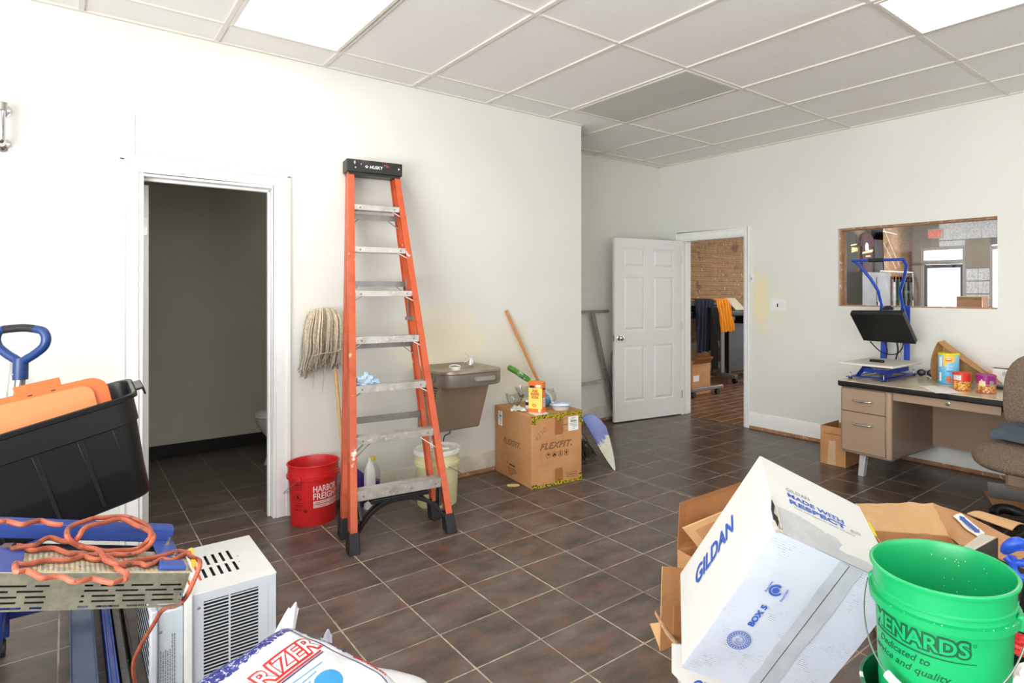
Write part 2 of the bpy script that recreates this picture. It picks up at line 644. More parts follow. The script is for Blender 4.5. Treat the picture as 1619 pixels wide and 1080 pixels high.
        bmesh.ops.recalc_face_normals(s.b, faces=s.b.faces)
        if M is not None:
            bmesh.ops.transform(s.b, matrix=M, verts=s.b.verts)
        s.b.to_mesh(me)
        s.b.free()
        if smooth:
            me.polygons.foreach_set('use_smooth', [True] * len(me.polygons))
            me.set_sharp_from_angle(angle=math.radians(smooth))
        for m in (mat if isinstance(mat, (list, tuple)) else [mat]):
            me.materials.append(MAT[m] if isinstance(m, str) else m)
        o = bpy.data.objects.new(name, me)
        COL.objects.link(o)
        if parent is not None:
            o.parent = parent
        if bevel:
            b = o.modifiers.new('bevel', 'BEVEL')
            b.width = bevel; b.segments = segs; b.limit_method = 'ANGLE'; b.angle_limit = math.radians(35)
            b.harden_normals = False
        if subd:
            d = o.modifiers.new('subd', 'SUBSURF'); d.levels = subd; d.render_levels = subd
        if label: o['label'] = label
        return o


def axis(p0, p1):
    p0, p1 = Vector(p0), Vector(p1)
    z = (p1 - p0).normalized()
    x = z.orthogonal().normalized()
    y = z.cross(x)
    return Matrix(((x.x, y.x, z.x, p0.x), (x.y, y.y, z.y, p0.y), (x.z, y.z, z.z, p0.z), (0, 0, 0, 1)))


def thing(name, label, cat, M=None, group=None):
    o = bpy.data.objects.new(name, None)
    o.empty_display_size = 0.1
    COL.objects.link(o)
    if M is not None:
        o.matrix_basis = M if isinstance(M, Matrix) else Matrix.Translation(Vector(M))
    o['label'] = label; o['category'] = cat
    if group: o['group'] = group
    return o


def tag(o, label, cat, group=None, kind=None):
    o['label'] = label; o['category'] = cat
    if group: o['group'] = group
    if kind: o['kind'] = kind
    return o


def struct(o, label=None):
    o['kind'] = 'structure'
    if label: o['label'] = label
    return o


def text_obj(name, body, M, h, mat, parent=None, width=None, shear=0.0, bold=0.0, ext=0.0004, outline=0.0, label=None, bend=None, spacing=1.0):
    """raised print: text whose baseline starts at M's origin, h = capital height, width = total width"""
    cu = bpy.data.curves.new(name, 'FONT')
    cu.body = body
    cu.size = 1.0
    cu.shear = shear
    cu.offset = bold
    cu.space_character = spacing
    cu.resolution_u = 3
    cu.fill_mode = 'BOTH'
    cu.extrude = 0.5
    tmp = bpy.data.objects.new(name + '_tmp', cu)
    COL.objects.link(tmp)
    dg = bpy.context.evaluated_depsgraph_get()
    me = bpy.data.meshes.new_from_object(tmp.evaluated_get(dg))
    bpy.data.objects.remove(tmp)
    bpy.data.curves.remove(cu)
    b = bmesh.new()
    b.from_mesh(me)
    bpy.data.meshes.remove(me)
    xs = [v.co.x for v in b.verts]; ys = [v.co.y for v in b.verts]
    x0, x1 = min(xs) + bold, max(xs) - bold
    sc = h / 0.70
    sx = (width / (x1 - x0)) if width else sc
    for v in b.verts:
        v.co = Vector(((v.co.x - x0) * sx, v.co.y * sc, ext * (1.0 if v.co.z > 0 else 0.0)))
    if bend:
        W = (x1 - x0) * sx
        nb = max(4, int(W / 0.006))
        for k in range(1, nb):
            bmesh.ops.bisect_plane(b, geom=b.verts[:] + b.edges[:] + b.faces[:], plane_co=(W * k / nb, 0, 0), plane_no=(1, 0, 0))
        for v in b.verts:
            v.co = bend(v.co)
    else:
        bmesh.ops.transform(b, matrix=M, verts=b.verts)
    out = bpy.data.meshes.new(name)
    b.to_mesh(out); b.free()
    out.materials.append(MAT[mat] if isinstance(mat, str) else mat)
    o = bpy.data.objects.new(name, out)
    COL.objects.link(o)
    if parent is not None: o.parent = parent
    if label: o['label'] = label
    return o


def on_face(P0, N, a, b, top=None):
    """frame on the plane (P0, N) through two sight lines (baseline start and end); returns M, length"""
    A = onplane(*a, P0, N); B = onplane(*b, P0, N)
    x = (B - A)
    n = N.normalized()
    if n.dot(EYEP - A) < 0: n = -n
    y = n.cross(x.normalized())
    M = frame(A + n * 0.0006, x, y)
    h = None
    if top is not None:
        T = onplane(*top, P0, N)
        h = abs((T - A).dot(y))
    return M, x.length, h


def rrect(x0, x1, y0, y1, r, n=4):
    out = []
    for cx, cy, a in ((x1 - r, y0 + r, -90), (x1 - r, y1 - r, 0), (x0 + r, y1 - r, 90), (x0 + r, y0 + r, 180)):
        for k in range(n + 1):
            t = math.radians(a + 90 * k / n)
            out.append((cx + r * math.cos(t), cy + r * math.sin(t)))
    return out


def smooth_path(pts, k=4):
    pts = [Vector(p) for p in pts]
    out = []
    n = len(pts)
    for i in range(n - 1):
        p0 = pts[max(i - 1, 0)]; p1 = pts[i]; p2 = pts[i + 1]; p3 = pts[min(i + 2, n - 1)]
        for j in range(k):
            t = j / k
            out.append(0.5 * ((2 * p1) + (p2 - p0) * t + (2 * p0 - 5 * p1 + 4 * p2 - p3) * t * t + (3 * p1 - p0 - 3 * p2 + p3) * t ** 3))
    out.append(pts[-1])
    return out


# ================================================================ THE ROOM
X2, Y1, YA, ZC = 5.358, 4.196, 5.023, 2.893      # wall with the desk, wall with the ladder, alcove wall, ceiling
XW, YS = -2.45, -2.45                             # walls behind the photographer
WT = 0.13
# floors
m = MB()
m.box(XW - 0.1, 3.275, YS - 0.1, 6.4, -0.12, 0)
struct(m.build('floor', 'tile'), 'mottled brown and grey slate tile floor')
m = MB()
m.box(3.275, X2 + 0.02, YS - 0.1, 6.4, -0.12, 0)
struct(m.build('floor', 'tile_brown'), 'plain dark brown tile floor beyond the seam')
m = MB()
m.box(X2 + 0.02, 15.9, -2.5, 6.45, -0.12, -0.002)
struct(m.build('floor', 'plank'), 'brown wood-look plank floor of the far room')
# ceiling
m = MB()
m.box(XW - 0.1, X2 + 0.13, YS - 0.1, YA + 0.15, ZC + 0.006, ZC + 0.08)
struct(m.build('ceiling', 'ceiling'))
m = MB()
gx = [0.6667 + 0.6094 * k for k in range(-5, 8)]
gy = [3.8813 - 1.219 * k for k in range(0, 6)] + [3.8813 + 1.0]
for x in gx:
    m.box(x - 0.012, x + 0.012, YS, YA, ZC - 0.004, ZC + 0.008)
for y in gy:
    m.box(XW, X2, y - 0.012, y + 0.012, ZC - 0.0035, ZC + 0.0078)
# wall angle
m.box(XW, 3.469, Y1 - 0.022, Y1, ZC - 0.006, ZC + 0.008)
m.box(3.469, X2, YA - 0.022, YA, ZC - 0.006, ZC + 0.008)
m.box(X2 - 0.022, X2, YS, YA, ZC - 0.006, ZC + 0.008)
struct(m.build('trim_6', 'tbar'), 'white metal grid of the suspended ceiling')


def ceiling_light(x, y, on, label):
    t = thing('ceiling_light', label, 'ceiling light', (x + 0.305, y - 0.61, ZC), 'recessed panel lights in the grid ceiling')
    f = MB()
    for a in ((-0.292, 0.292, -0.597, -0.577), (-0.292, 0.292, 0.577, 0.597), (-0.292, -0.272, -0.577, 0.577), (0.272, 0.292, -0.577, 0.577)):
        f.box(*a, -0.010, 0.004)
    f.build('frame', 'tbar', t, bevel=0.002)
    d = MB()
    d.box(-0.272, 0.272, -0.577, 0.577, -0.006, 0.002)
    d.build('diffuser', 'diffuser_on' if on else 'diffuser_off', t, label='glowing white diffuser' if on else 'unlit grey diffuser')
    if on:
        area('panel_light', (x + 0.305, y - 0.61, ZC - 0.02), (0, 0, -1), 0.5, 1.1, 4, (1.0, 0.98, 0.94))
    return t


ceiling_light(0.6667, 3.8813, True, 'lit ceiling panel light next to the wall above the restroom door')
ceiling_light(3.1043, 1.4433, True, 'lit ceiling panel light cut by the top edge above the desk side')
ceiling_light(3.1043, 3.8813, False, 'unlit grey ceiling panel light near the alcove')
ceiling_light(0.6667, 0.2243, True, 'unseen lit ceiling panel light added above the photographer')  # extra panel out of view, added for its light

# walls
def wall(name, mat, parts, label=None):
    w = MB()
    for p in parts:
        w.box(*p)
    return struct(w.build(name, mat), label)


DX0, DX1, DZ = 0.300, 0.990, 2.075       # restroom opening
wall('wall_left', 'wall_stained', [
    (XW - WT, DX0, Y1, Y1 + WT, 0, 3.1), (DX1, 3.469, Y1, Y1 + WT, 0, 3.1), (DX0, DX1, Y1, Y1 + WT, DZ, 3.1),
    (3.469 - WT, 3.469, Y1 + WT, YA, 0, 3.1)], 'off-white painted wall behind the ladder')
wall('wall_inner', 'wall', [(3.469 - WT, X2 + WT, YA, YA + WT, 0, 3.1)], 'off-white wall at the back of the alcove')
WY0, WY1, WZ0, WZ1 = 1.516, 2.784, 1.281, 1.990    # hole for the interior window
OY0, OY1, OZ = 3.790, 4.668, 2.005                 # inner doorway
wall('wall_right', 'wall_patched', [
    (X2, X2 + WT, YS, WY0, 0, 3.1), (X2, X2 + WT, WY0, WY1, 0, WZ0), (X2, X2 + WT, WY0, WY1, WZ1, 3.1),
    (X2, X2 + WT, WY1, OY0, 0, 3.1), (X2, X2 + WT, OY0, OY1, OZ, 3.1), (X2, X2 + WT, OY1, YA, 0, 3.1)],
    'off-white wall with the inner doorway and the window')
wall('wall_back', 'wall', [
    (XW, 0.0, YS - WT, YS, 0, 3.1), (3.9, X2 + WT, YS - WT, YS, 0, 3.1), (0.0, 3.9, YS - WT, YS, 0, 0.75), (0.0, 3.9, YS - WT, YS, 2.65, 3.1)])
wall('wall_front', 'wall', [
    (XW - WT, XW, YS - WT, -1.0, 0, 3.1), (XW - WT, XW, 3.6, Y1, 0, 3.1), (XW - WT, XW, -1.0, 3.6, 0, 0.7), (XW - WT, XW, -1.0, 3.6, 2.8, 3.1)])
# restroom shell
wall('wall_rear', 'rest_wall', [
    (-0.9, 2.3, 6.35, 6.47, 0, 2.75), (-0.9, -0.8, Y1 + WT, 6.35, 0, 2.75), (2.15, 2.25, Y1 + WT, 6.35, 0, 2.75)],
    'dim grey wall of the restroom')
m = MB(); m.box(-0.9, 2.3, Y1 + WT, 6.4, 2.7, 2.78); struct(m.build('ceiling', 'rest_wall'))
m = MB(); m.box(-0.8, 2.15, 6.335, 6.35, 0, 0.105); struct(m.build('baseboard_rear', 'black_base', bevel=0.004))


def casing(name, pts, mat='trim'):
    c = MB()
    for b in pts:
        c.box(*b)
    return struct(c.build(name, mat, bevel=0.004))


# restroom door trim: jambs, head, casing with a stepped edge
casing('trim_1', [
    (DX1, 1.062, Y1 - 0.014, Y1, 0, 2.145), (1.048, 1.072, Y1 - 0.022, Y1, 0, 2.145),
    (0.225, DX0, Y1 - 0.014, Y1, 0, 2.145), (0.215, 0.24, Y1 - 0.022, Y1, 0, 2.145),
    (DX0, DX1, Y1 - 0.0138, Y1, DZ, 2.145), (0.215, 1.072, Y1 - 0.022, Y1, 2.13, 2.155),
    (DX1 - 0.018, DX1, Y1 - 0.008, Y1 + WT + 0.01, 0, DZ), (DX0, DX0 + 0.018, Y1 - 0.008, Y1 + WT + 0.01, 0, DZ),
    (DX0 + 0.018, DX1 - 0.018, Y1 - 0.008, Y1 + WT + 0.01, DZ - 0.018, DZ), (DX0 + 0.018, DX1 - 0.018, Y1 + 0.05, Y1 + 0.085, DZ - 0.035, DZ - 0.018),
    (DX1 - 0.033, DX1 - 0.018, Y1 + 0.05, Y1 + 0.085, 0, DZ - 0.018)])
# inner doorway trim
casing('trim_2', [
    (X2 - 0.016, X2, 3.742, OY0 + 0.012, 0, 2.075), (X2 - 0.016, X2, OY1 - 0.012, 4.735, 0, 2.075),
    (X2 - 0.016, X2, OY0 + 0.012, OY1 - 0.012, OZ - 0.01, 2.075), (X2 - 0.024, X2, 3.735, 3.757, 0, 2.085),
    (X2 - 0.024, X2, 4.72, 4.742, 0, 2.085), (X2 - 0.024, X2, 3.757, 4.72, 2.064, 2.085),
    (X2 - 0.016, X2 + WT + 0.01, OY0, OY0 + 0.018, 0, OZ), (X2 - 0.016, X2 + WT + 0.01, OY1 - 0.018, OY1, 0, OZ),
    (X2 - 0.016, X2 + WT + 0.01, OY0 + 0.018, OY1 - 0.018, OZ - 0.018, OZ),
    (X2 + 0.05, X2 + 0.08, OY0 + 0.018, OY0 + 0.03, 0, OZ - 0.018), (X2 + 0.05, X2 + 0.08, OY1 - 0.03, OY1 - 0.018, 0, OZ - 0.018)])


def baseboard(name, p0, p1, nrm, mat, label=None, strip=True, zb=0.032, h=0.155):
    p0, p1, nrm = Vector(p0), Vector(p1), Vector(nrm)
    L = (p1 - p0).length
    M = frame(p0, p1 - p0, UV)
    if M.col[2].xyz.dot(nrm) < 0:
        M = frame(p1, p0 - p1, UV)
    # profile in (depth, z)
    prof = [(0.0, zb), (0.015, zb), (0.015, h - 0.045), (0.012, h - 0.035), (0.012, h - 0.02), (0.005, h), (0.0, h)]
    b = MB()
    MM = M @ Matrix(((0, 0, 1, 0), (0, 1, 0, 0), (1, 0, 0, 0), (0, 0, 0, 1)))
    b.prism([(d, z) for d, z in prof], 0, L, MM)
    o = struct(b.build(name, mat, smooth=20), label)
    return o


baseboard('baseboard_left', (1.072, Y1, 0), (3.469, Y1, 0), (0, -1, 0), 'trim_dusty', 'dusty white baseboard behind the ladder')
baseboard('baseboard_inner', (3.469, YA, 0), (X2, YA, 0), (0, -1, 0), 'trim_dusty')
baseboard('baseboard_right', (X2, YS, 0), (X2, 3.735, 0), (-1, 0, 0), 'trim', 'white baseboard under the window wall', h=0.17)
m = MB()
m.box(1.08, 3.469, Y1 - 0.014, Y1, 0, 0.032); m.box(3.469, X2, YA - 0.02, YA, 0, 0.032); m.box(X2 - 0.02, X2, YS, 3.735, 0, 0.032)
struct(m.build('trim_3', 'raw_wood', bevel=0.002), 'strip of bare wood under the baseboards')

# interior window: timber lining and pane
m = MB()
for a in ((X2 + 0.03, X2 + 0.128, WY1 - 0.018, WY1, WZ0, WZ1), (X2 + 0.03, X2 + 0.128, WY0, WY0 + 0.004, WZ0, WZ1),
          (X2 + 0.03, X2 + 0.128, WY0 + 0.004, WY1 - 0.018, WZ1 - 0.016, WZ1), (X2 + 0.004, X2 + 0.128, WY0 + 0.004, WY1 - 0.018, WZ0, WZ0 + 0.010)):
    m.box(*a)
wl = struct(m.build('window_1', 'raw_wood', bevel=0.001), 'interior window lined with bare wood above the desk')
m = MB(); m.box(X2 + 0.060, X2 + 0.066, WY0 + 0.004, WY1 - 0.018, WZ0 + 0.010, WZ1 - 0.016)
pane = m.build('window_pane', glassy('window_glass', 1.5, gloss=1.3), wl)

# thin cracks and the old patch outline on the left wall
m = MB()
m.box(0.283, 0.286, Y1 - 0.0015, Y1, 2.18, 2.395); m.box(0.283, 1.08, Y1 - 0.0015, Y1, 2.178, 2.181); m.box(0.10, 0.283, Y1 - 0.0012, Y1, 2.372, 2.3735)
struct(m.build('trim_4', plain('patch_line', (186, 182, 168), 0.8)), 'thin raised seam on the wall above the restroom door')

# ================================================================ DOORS AND WALL FITTINGS
# restroom door folded back inside the restroom: only its hinge edge shows
m = MB(); m.box(0.322, 0.357, 4.345, 5.00, 0.012, 2.03)
d1 = struct(m.build('door_1', 'door', bevel=0.002), 'white restroom door swung open inside, seen edge-on')
m = MB()
m.box(0.3195, 0.3215, 4.338, 4.44, 1.74, 1.84); m.cyl((0.316, 4.338, 1.735), (0.316, 4.338, 1.845), 0.006, seg=10)
m.box(0.330, 0.350, 4.343, 4.3455, 1.74, 1.84)
m.build('hinge_leaf', 'steel', d1, label='worn steel hinge near the top of the door')

# six-panel door opened into the alcove
hx = Vector((5.340, 4.652, 0)); fx = Vector((4.435, 4.807, 0))
Md = frame(hx, fx - hx, z=UV)          # x: hinge -> free edge, y: away from the camera side?, z up
if Md.col[1].xyz.y < 0:
    pass
DW, DT = (fx - hx).length, 0.036
sgn = 1 if Md.col[1].xyz.y > 0 else -1
d2 = thing('door_2', 'white six-panel door standing open into the alcove', 'door', Md)
d2['kind'] = 'structure'
del d2['category']
cols = [(0.115, DW / 2 - 0.055), (DW / 2 + 0.055, DW - 0.115)]
rows = [(0.215, 0.825), (0.985, 1.575), (1.675, 1.885)]
m = MB()
m.box(0, DW, min(sgn * 0.013, sgn * (DT - 0.013)), max(sgn * 0.013, sgn * (DT - 0.013)), 0.012, 1.992)
for f0, f1 in ((0, 0.013), (DT - 0.013, DT)):
    a, b = sorted((sgn * f0, sgn * f1))
    xs = [0, cols[0][0], cols[0][1], cols[1][0], cols[1][1], DW]
    for x0, x1 in ((xs[0], xs[1]), (xs[2], xs[3]), (xs[4], xs[5])):
        m.box(x0, x1, a, b, 0.012, 1.992)
    zs = [0.012, 0.215, 0.825, 0.985, 1.575, 1.675, 1.885, 1.992]
    for x0, x1 in cols:
        for k in (0, 2, 4, 6):
            m.box(x0, x1, a, b, zs[k], zs[k + 1])
m.build('slab', 'door', d2)
for (x0, x1) in cols:
    for (z0, z1) in rows:
        m = MB()
        for side in (0, 1):
            yb = sgn * (0.013 if side == 0 else DT - 0.013); yt = sgn * (0.002 if side == 0 else DT - 0.002)
            i0, i1 = 0.015, 0.040
            A = [m.b.verts.new(q) for q in ((x0 + i0, yb, z0 + i0), (x1 - i0, yb, z0 + i0), (x1 - i0, yb, z1 - i0), (x0 + i0, yb, z1 - i0))]
            B = [m.b.verts.new(q) for q in ((x0 + i1, yt, z0 + i1), (x1 - i1, yt, z0 + i1), (x1 - i1, yt, z1 - i1), (x0 + i1, yt, z1 - i1))]
            m.face(B); m.face(A[::-1])
            for k in range(4): m.face([A[k], A[(k + 1) % 4], B[(k + 1) % 4], B[k]])
        m.build('raised_panel', 'door', d2, smooth=0)
kx = DW - 0.062
m = MB()
for s_ in (-1, 1):
    y0 = 0 if s_ == -1 else sgn * DT
    dy = -sgn if s_ == -1 else sgn
    m.lathe([(0, 0.0), (0.030, 0.0), (0.031, 0.004), (0.026, 0.008), (0.012, 0.010), (0.010, 0.028), (0.018, 0.036), (0.027, 0.046), (0.027, 0.056), (0.018, 0.064), (0, 0.066)], 24,
            axis((kx, y0, 0.915), (kx, y0 + dy, 0.915)))
m.build('door_knob', 'chrome', d2, label='polished round door knob')
m = MB(); m.box(DW, DW + 0.001, sgn * 0.007 if sgn > 0 else -0.029, sgn * 0.029 if sgn > 0 else -0.007, 0.88, 0.95)
m.build('latch_plate', 'steel', d2)
m = MB()
for z in (0.24, 1.02, 1.78):
    m.cyl((-0.004, -sgn * 0.004 if sgn > 0 else 0.004, z - 0.045), (-0.004, -sgn * 0.004 if sgn > 0 else 0.004, z + 0.045), 0.006, seg=10)
m.build('hinge', 'steel', d2)

# switch plate, small box by the door, pipe fitting top left
def wall_plate():
    t = thing('switch_plate', 'wide white plastic switch plate beside the inner doorway', 'switch plate', (X2, 3.41, 1.283))
    m = MB(); m.prism(rrect(-0.088, 0.088, -0.060, 0.060, 0.006), 0, 0.006, frame((0, 0, 0), (0, -1, 0), (0, 0, 1)) if False else frame((0, 0, 0), (0, -1, 0), (0, 0, 1)))
    o = m.build('plate', 'white_p', t, bevel=0.0015)
    m = MB(); m.box(-0.009, -0.006, -0.006, 0.006, -0.022, 0.012); m.build('slot', 'blk', t)
    m = MB(); m.box(-0.011, -0.006, 0.03, 0.046, -0.03, 0.03)
    m.build('toggle', 'white_p', t, bevel=0.001)
    m = MB()
    for y in (-0.055, -0.035):
        for z in (-0.02, 0.0, 0.02):
            m.cyl((-0.0055, y, z), (-0.0075, y, z), 0.0025, seg=8)
    m.build('socket_hole', 'ink_grey', t)
wall_plate()
t = thing('door_chime_sensor', 'tiny white sensor box on the trim right of the doorway', 'sensor', (X2, 3.71, 1.55))
m = MB(); m.box(-0.014, 0, -0.016, 0.016, -0.05, 0.05); m.build('case', 'white_p', t, bevel=0.002)
m = MB(); m.box(-0.0155, -0.014, -0.006, 0.006, -0.018, 0.012); m.build('slot', 'ink_grey', t)

t = thing('pipe_fitting', 'chrome pipe fitting on the bright wall at top left', 'pipe fitting', (-0.262, Y1, 2.225))
m = MB()
for z in (-0.085, 0.085):
    m.lathe([(0, 0), (0.036, 0), (0.034, 0.006), (0.018, 0.010), (0.014, 0.014), (0.014, 0.05)], 24, axis((0.02, 0, z), (0.02, -1, z)))
m.build('flange', 'chrome', t)
m = MB(); m.tube(smooth_path([(0.02, -0.045, 0.085), (0.02, -0.075, 0.08), (0.02, -0.085, 0.06), (0.02, -0.085, -0.06), (0.02, -0.075, -0.08), (0.02, -0.045, -0.085)], 4), 0.017, 14)
m.build('pipe', 'chrome', t)
m = MB(); m.cyl((0.02, -0.085, 0.07), (0.02, -0.085, 0.108), 0.022, 0.024, 18); m.build('cap', 'steel', t)

# ================================================================ LADDER
def make_ladder():
    th = math.radians(-7.5)
    t = thing('step_ladder', 'tall orange fiberglass step ladder leaning folded on the left wall', 'ladder',
              Matrix.Translation((1.440, 3.293, 0)) @ Matrix.Rotation(th, 4, 'Z'))
    HB, HT, YT, ZT = 0.292, 0.166, 0.775, 2.215
    RB, RT, RY0, RY1 = 0.286, 0.160, 0.292, 0.868
    XS = 0.018
    def fp(s, z):     # outer line of the front rails
        k = z / ZT
        return Vector((XS * k + s * (HB + (HT - HB) * k), YT * k, z))
    def rp(s, z):
        k = z / ZT
        return Vector((XS * k + s * (RB + (RT - RB) * k), RY0 + (RY1 - RY0) * k, z))
    for s in (-1, 1):
        # channel: flange to the front, web on the outside, flange at the back
        o = 0.004
        poly = [(0, -0.036), (-s * 0.038, -0.036), (-s * 0.038, -0.036 + o), (-s * o, -0.036 + o), (-s * o, 0.036 - o), (-s * 0.030, 0.036 - o), (-s * 0.030, 0.036), (0, 0.036)]
        if s > 0: poly = poly[::-1]
        m = MB(); m.beam(fp(s, 0.075) + Vector((0, 0.036, 0)), fp(s, ZT) + Vector((0, 0.036, 0)), poly, (1, 0, 0))
        r = m.build('front_rail', 'orange', t, bevel=0.0012)
        # rivets
        m = MB()
        for k in range(7):
            for dz in (-0.012, -0.065):
                p = fp(s, 0.300 + 0.280 * k + dz) + Vector((-s * 0.019, -0.001, 0))
                m.ell(p, (0.005, 0.003, 0.005), 8, 5)
        m.build('rivet', 'alu_dark', r)
        poly = [(0, -0.028), (-s * 0.030, -0.028), (-s * 0.030, -0.028 + o), (-s * o, -0.028 + o), (-s * o, 0.028 - o), (-s * 0.030, 0.028 - o), (-s * 0.030, 0.028), (0, 0.028)]
        if s > 0: poly = poly[::-1]
        m = MB(); m.beam(rp(s, 0.085), rp(s, ZT - 0.02), poly, (1, 0, 0))
        m.build('rear_rail', 'orange', t, bevel=0.0012)
        for nm, f in (('front', fp), ('rear', rp)):
            p = f(s, 0.0)
            y = 0.034 if nm == 'front' else 0.0
            m = MB()
            b0 = p + Vector((-s * 0.019, y, 0)); b1 = f(s, 0.105) + Vector((-s * 0.019, y, 0))
            m.hexa([b0 + Vector(q) for q in ((-0.030, -0.044, 0), (0.030, -0.044, 0), (0.030, 0.044, 0), (-0.030, 0.044, 0))] +
                   [b1 + Vector(q) for q in ((-0.027, -0.042, 0), (0.027, -0.042, 0), (0.027, 0.042, 0), (-0.027, 0.042, 0))])
            fo = m.build('foot', 'rubber', t, bevel=0.005)
    # treads
    for k in range(7):
        z = 0.300 + 0.280 * k
        a, b = fp(-1, z), fp(1, z)
        m = MB()
        h = 0.050 if k == 0 else 0.040 if k < 4 else 0.034
        m.box(a.x + 0.005, b.x - 0.005, a.y + 0.002, a.y + 0.082, z - 0.006, z)
        m.box(a.x + 0.036, b.x - 0.036, a.y - 0.004, a.y + 0.0018, z - h, z + 0.001)
        m.box(a.x + 0.005, b.x - 0.005, a.y + 0.083, a.y + 0.087, z - h, z + 0.001)
        for q in range(5):
            m.box(a.x + 0.006, b.x - 0.006, a.y + 0.008 + q * 0.016, a.y + 0.013 + q * 0.016, z, z + 0.0016)
        st = m.build('step', 'alu', t, bevel=0.001, label='lowest and widest aluminium step' if k == 0 else None)
        m = MB()
        for x in (a.x + 0.07, b.x - 0.07) + (((a.x + b.x) / 2 - 0.06, (a.x + b.x) / 2 + 0.06) if k == 0 else ()):
            m.ell((x, a.y - 0.005, z - h / 2), (0.006, 0.003, 0.006), 8, 5)
        m.build('rivet', 'alu_dark', st)
        if k >= 1:
            L = 0.10 if k == 1 else 0.055
            m = MB()
            for s in (-1, 1):
                e = fp(s, z - L * 1.15)
                for yy in ((0.0, 0.082) if k == 1 else (0.0,)):
                    m.bar((fp(s, z).x - s * (0.026 + L), a.y + 0.014 + yy, z - 0.034), (e.x - s * 0.010, e.y + 0.014 + yy * 0.9, e.z - 0.012), 0.014, 0.005, (0, 1, 0))
            m.build('step_brace', 'alu', st)
    # rear rungs
    for z in (0.646, 1.093, 1.483, 1.929):
        a, b = rp(-1, z), rp(1, z)
        m = MB()
        m.box(a.x + 0.004, b.x - 0.004, a.y - 0.014, a.y - 0.010, z - 0.036, z)
        m.box(a.x + 0.004, b.x - 0.004, a.y - 0.010, a.y + 0.014, z - 0.004, z)
        rg = m.build('rear_rung', 'alu_dark', t)
        m = MB()
        for s in (-1, 1):
            e = rp(s, z - 0.10)
            m.bar((rp(s, z).x - s * 0.085, a.y, z - 0.03), (e.x - s * 0.006, e.y, e.z), 0.012, 0.005, (0, 1, 0))
        if z > 1: m.build('rung_brace', 'alu_dark', rg)
        else: m.b.free()
    # black cross bar and arches
    a, b = rp(-1, 0.245), rp(1, 0.245)
    m = MB(); m.box(a.x + 0.002, b.x - 0.002, a.y - 0.016, a.y + 0.016, 0.205, 0.245)
    m.build('rear_cross_bar', 'blk_worn', t, bevel=0.003)
    def arch(f, y0, z_low, z_top, nm):
        m = MB()
        a, b = f(-1, z_low), f(1, z_low)
        pts = []
        for i in range(25):
            u = i / 24
            x = a.x + 0.040 + (b.x - a.x - 0.080) * u
            w = 1 - abs(2 * u - 1) ** 2.6
            z = z_low + (z_top - z_low) * w
            pts.append(Vector((x, f(0, z).y + y0, z)))
        for i in range(24):
            p, q = pts[i], pts[i + 1]
            m.hexa([p + Vector((0, -0.010, -0.012)), q + Vector((0, -0.010, -0.012)), q + Vector((0, 0.010, -0.012)), p + Vector((0, 0.010, -0.012)),
                    p + Vector((0, -0.010, 0.012)), q + Vector((0, -0.010, 0.012)), q + Vector((0, 0.010, 0.012)), p + Vector((0, 0.010, 0.012))])
        zt = z_top
        m.box(pts[4].x, pts[20].x, f(0, zt).y + y0 - 0.012, f(0, zt).y + y0 + 0.012, zt - 0.002, zt + 0.020)
        for s in (-1, 1):
            q = f(s, 0.235)
            m.bar((q.x - s * 0.045, f(0, 0.235).y + y0, 0.245), (f(s, 0.15).x - s * 0.060, f(0, 0.15).y + y0, 0.150), 0.020, 0.016, (0, 1, 0))
        return m.build(nm, 'blk', t, bevel=0.002)
    arch(fp, 0.022, 0.085, 0.225, 'front_arch')
    arch(fp, 0.066, 0.085, 0.225, 'front_arch')
    arch(rp, 0.0, 0.095, 0.20, 'rear_arch')
    # spreader
    m = MB()
    p = fp(1, 1.50) + Vector((-0.045, 0.06, 0)); q = rp(1, 1.24) + Vector((-0.035, -0.03, 0))
    m.bar(p, q, 0.018, 0.004, (0, 1, 0)); m.box(q.x - 0.02, q.x + 0.03, q.y - 0.012, q.y + 0.012, q.z - 0.012, q.z + 0.012)
    m.build('spreader', 'alu_dark', t)
    m = MB()
    p = fp(-1, 1.50) + Vector((0.045, 0.06, 0)); q = rp(-1, 1.24) + Vector((0.035, -0.03, 0))
    m.bar(p, q, 0.018, 0.004, (0, 1, 0)); m.build('spreader', 'alu_dark', t)
    # cap
    m = MB()
    m.box(XS - 0.180, XS + 0.180, 0.752, 0.884, 2.200, 2.285)
    cap = m.build('top_cap', 'blk_worn', t, bevel=0.006)
    m = MB(); m.box(XS - 0.165, XS + 0.165, 0.760, 0.876, 2.185, 2.201); m.build('cap_skirt', 'blk', cap)
    Mt = frame((XS - 0.035, 0.7515, 2.232), (1, 0, 0), (0, 0, 1))
    text_obj('logo_lettering', 'HUSKY', Mt, 0.020, 'paper', cap, width=0.085, bold=0.02, shear=0.2)
    m = MB()
    for sx in (-1, 1):
        m.prism([(-0.012, 0), (0, -0.010), (0.012, 0), (0, 0.010)] if sx < 0 else [(-0.006, 0), (0, -0.005), (0.006, 0), (0, 0.005)], 0, 0.0006 if sx < 0 else 0.001, frame((XS - 0.055, 0.7518, 2.242), (1, 0, 0), (0, 0, 1)))
        m.mi = 1
    m.build('logo_diamond', ['paper', 'ink'], cap, smooth=0)
    m = MB()
    for x, z, w, h in ((-0.13, 2.262, 0.009, 0.024), (-0.09, 2.255, 0.004, 0.012), (0.155, 2.245, 0.010, 0.014), (0.06, 2.262, 0.004, 0.004), (-0.125, 2.23, 0.008, 0.010)):
        m.prism([(x - w / 2, z), (x, z - h / 2), (x + w / 2, z + h * 0.1), (x + w * 0.3, z + h / 2), (x - w * 0.4, z + h * 0.4)], 0, 0.0006, frame((XS, 0.7518, 0), (1, 0, 0), (0, 0, 1)))
    m.build('paint_spots', 'paper', cap, smooth=0)
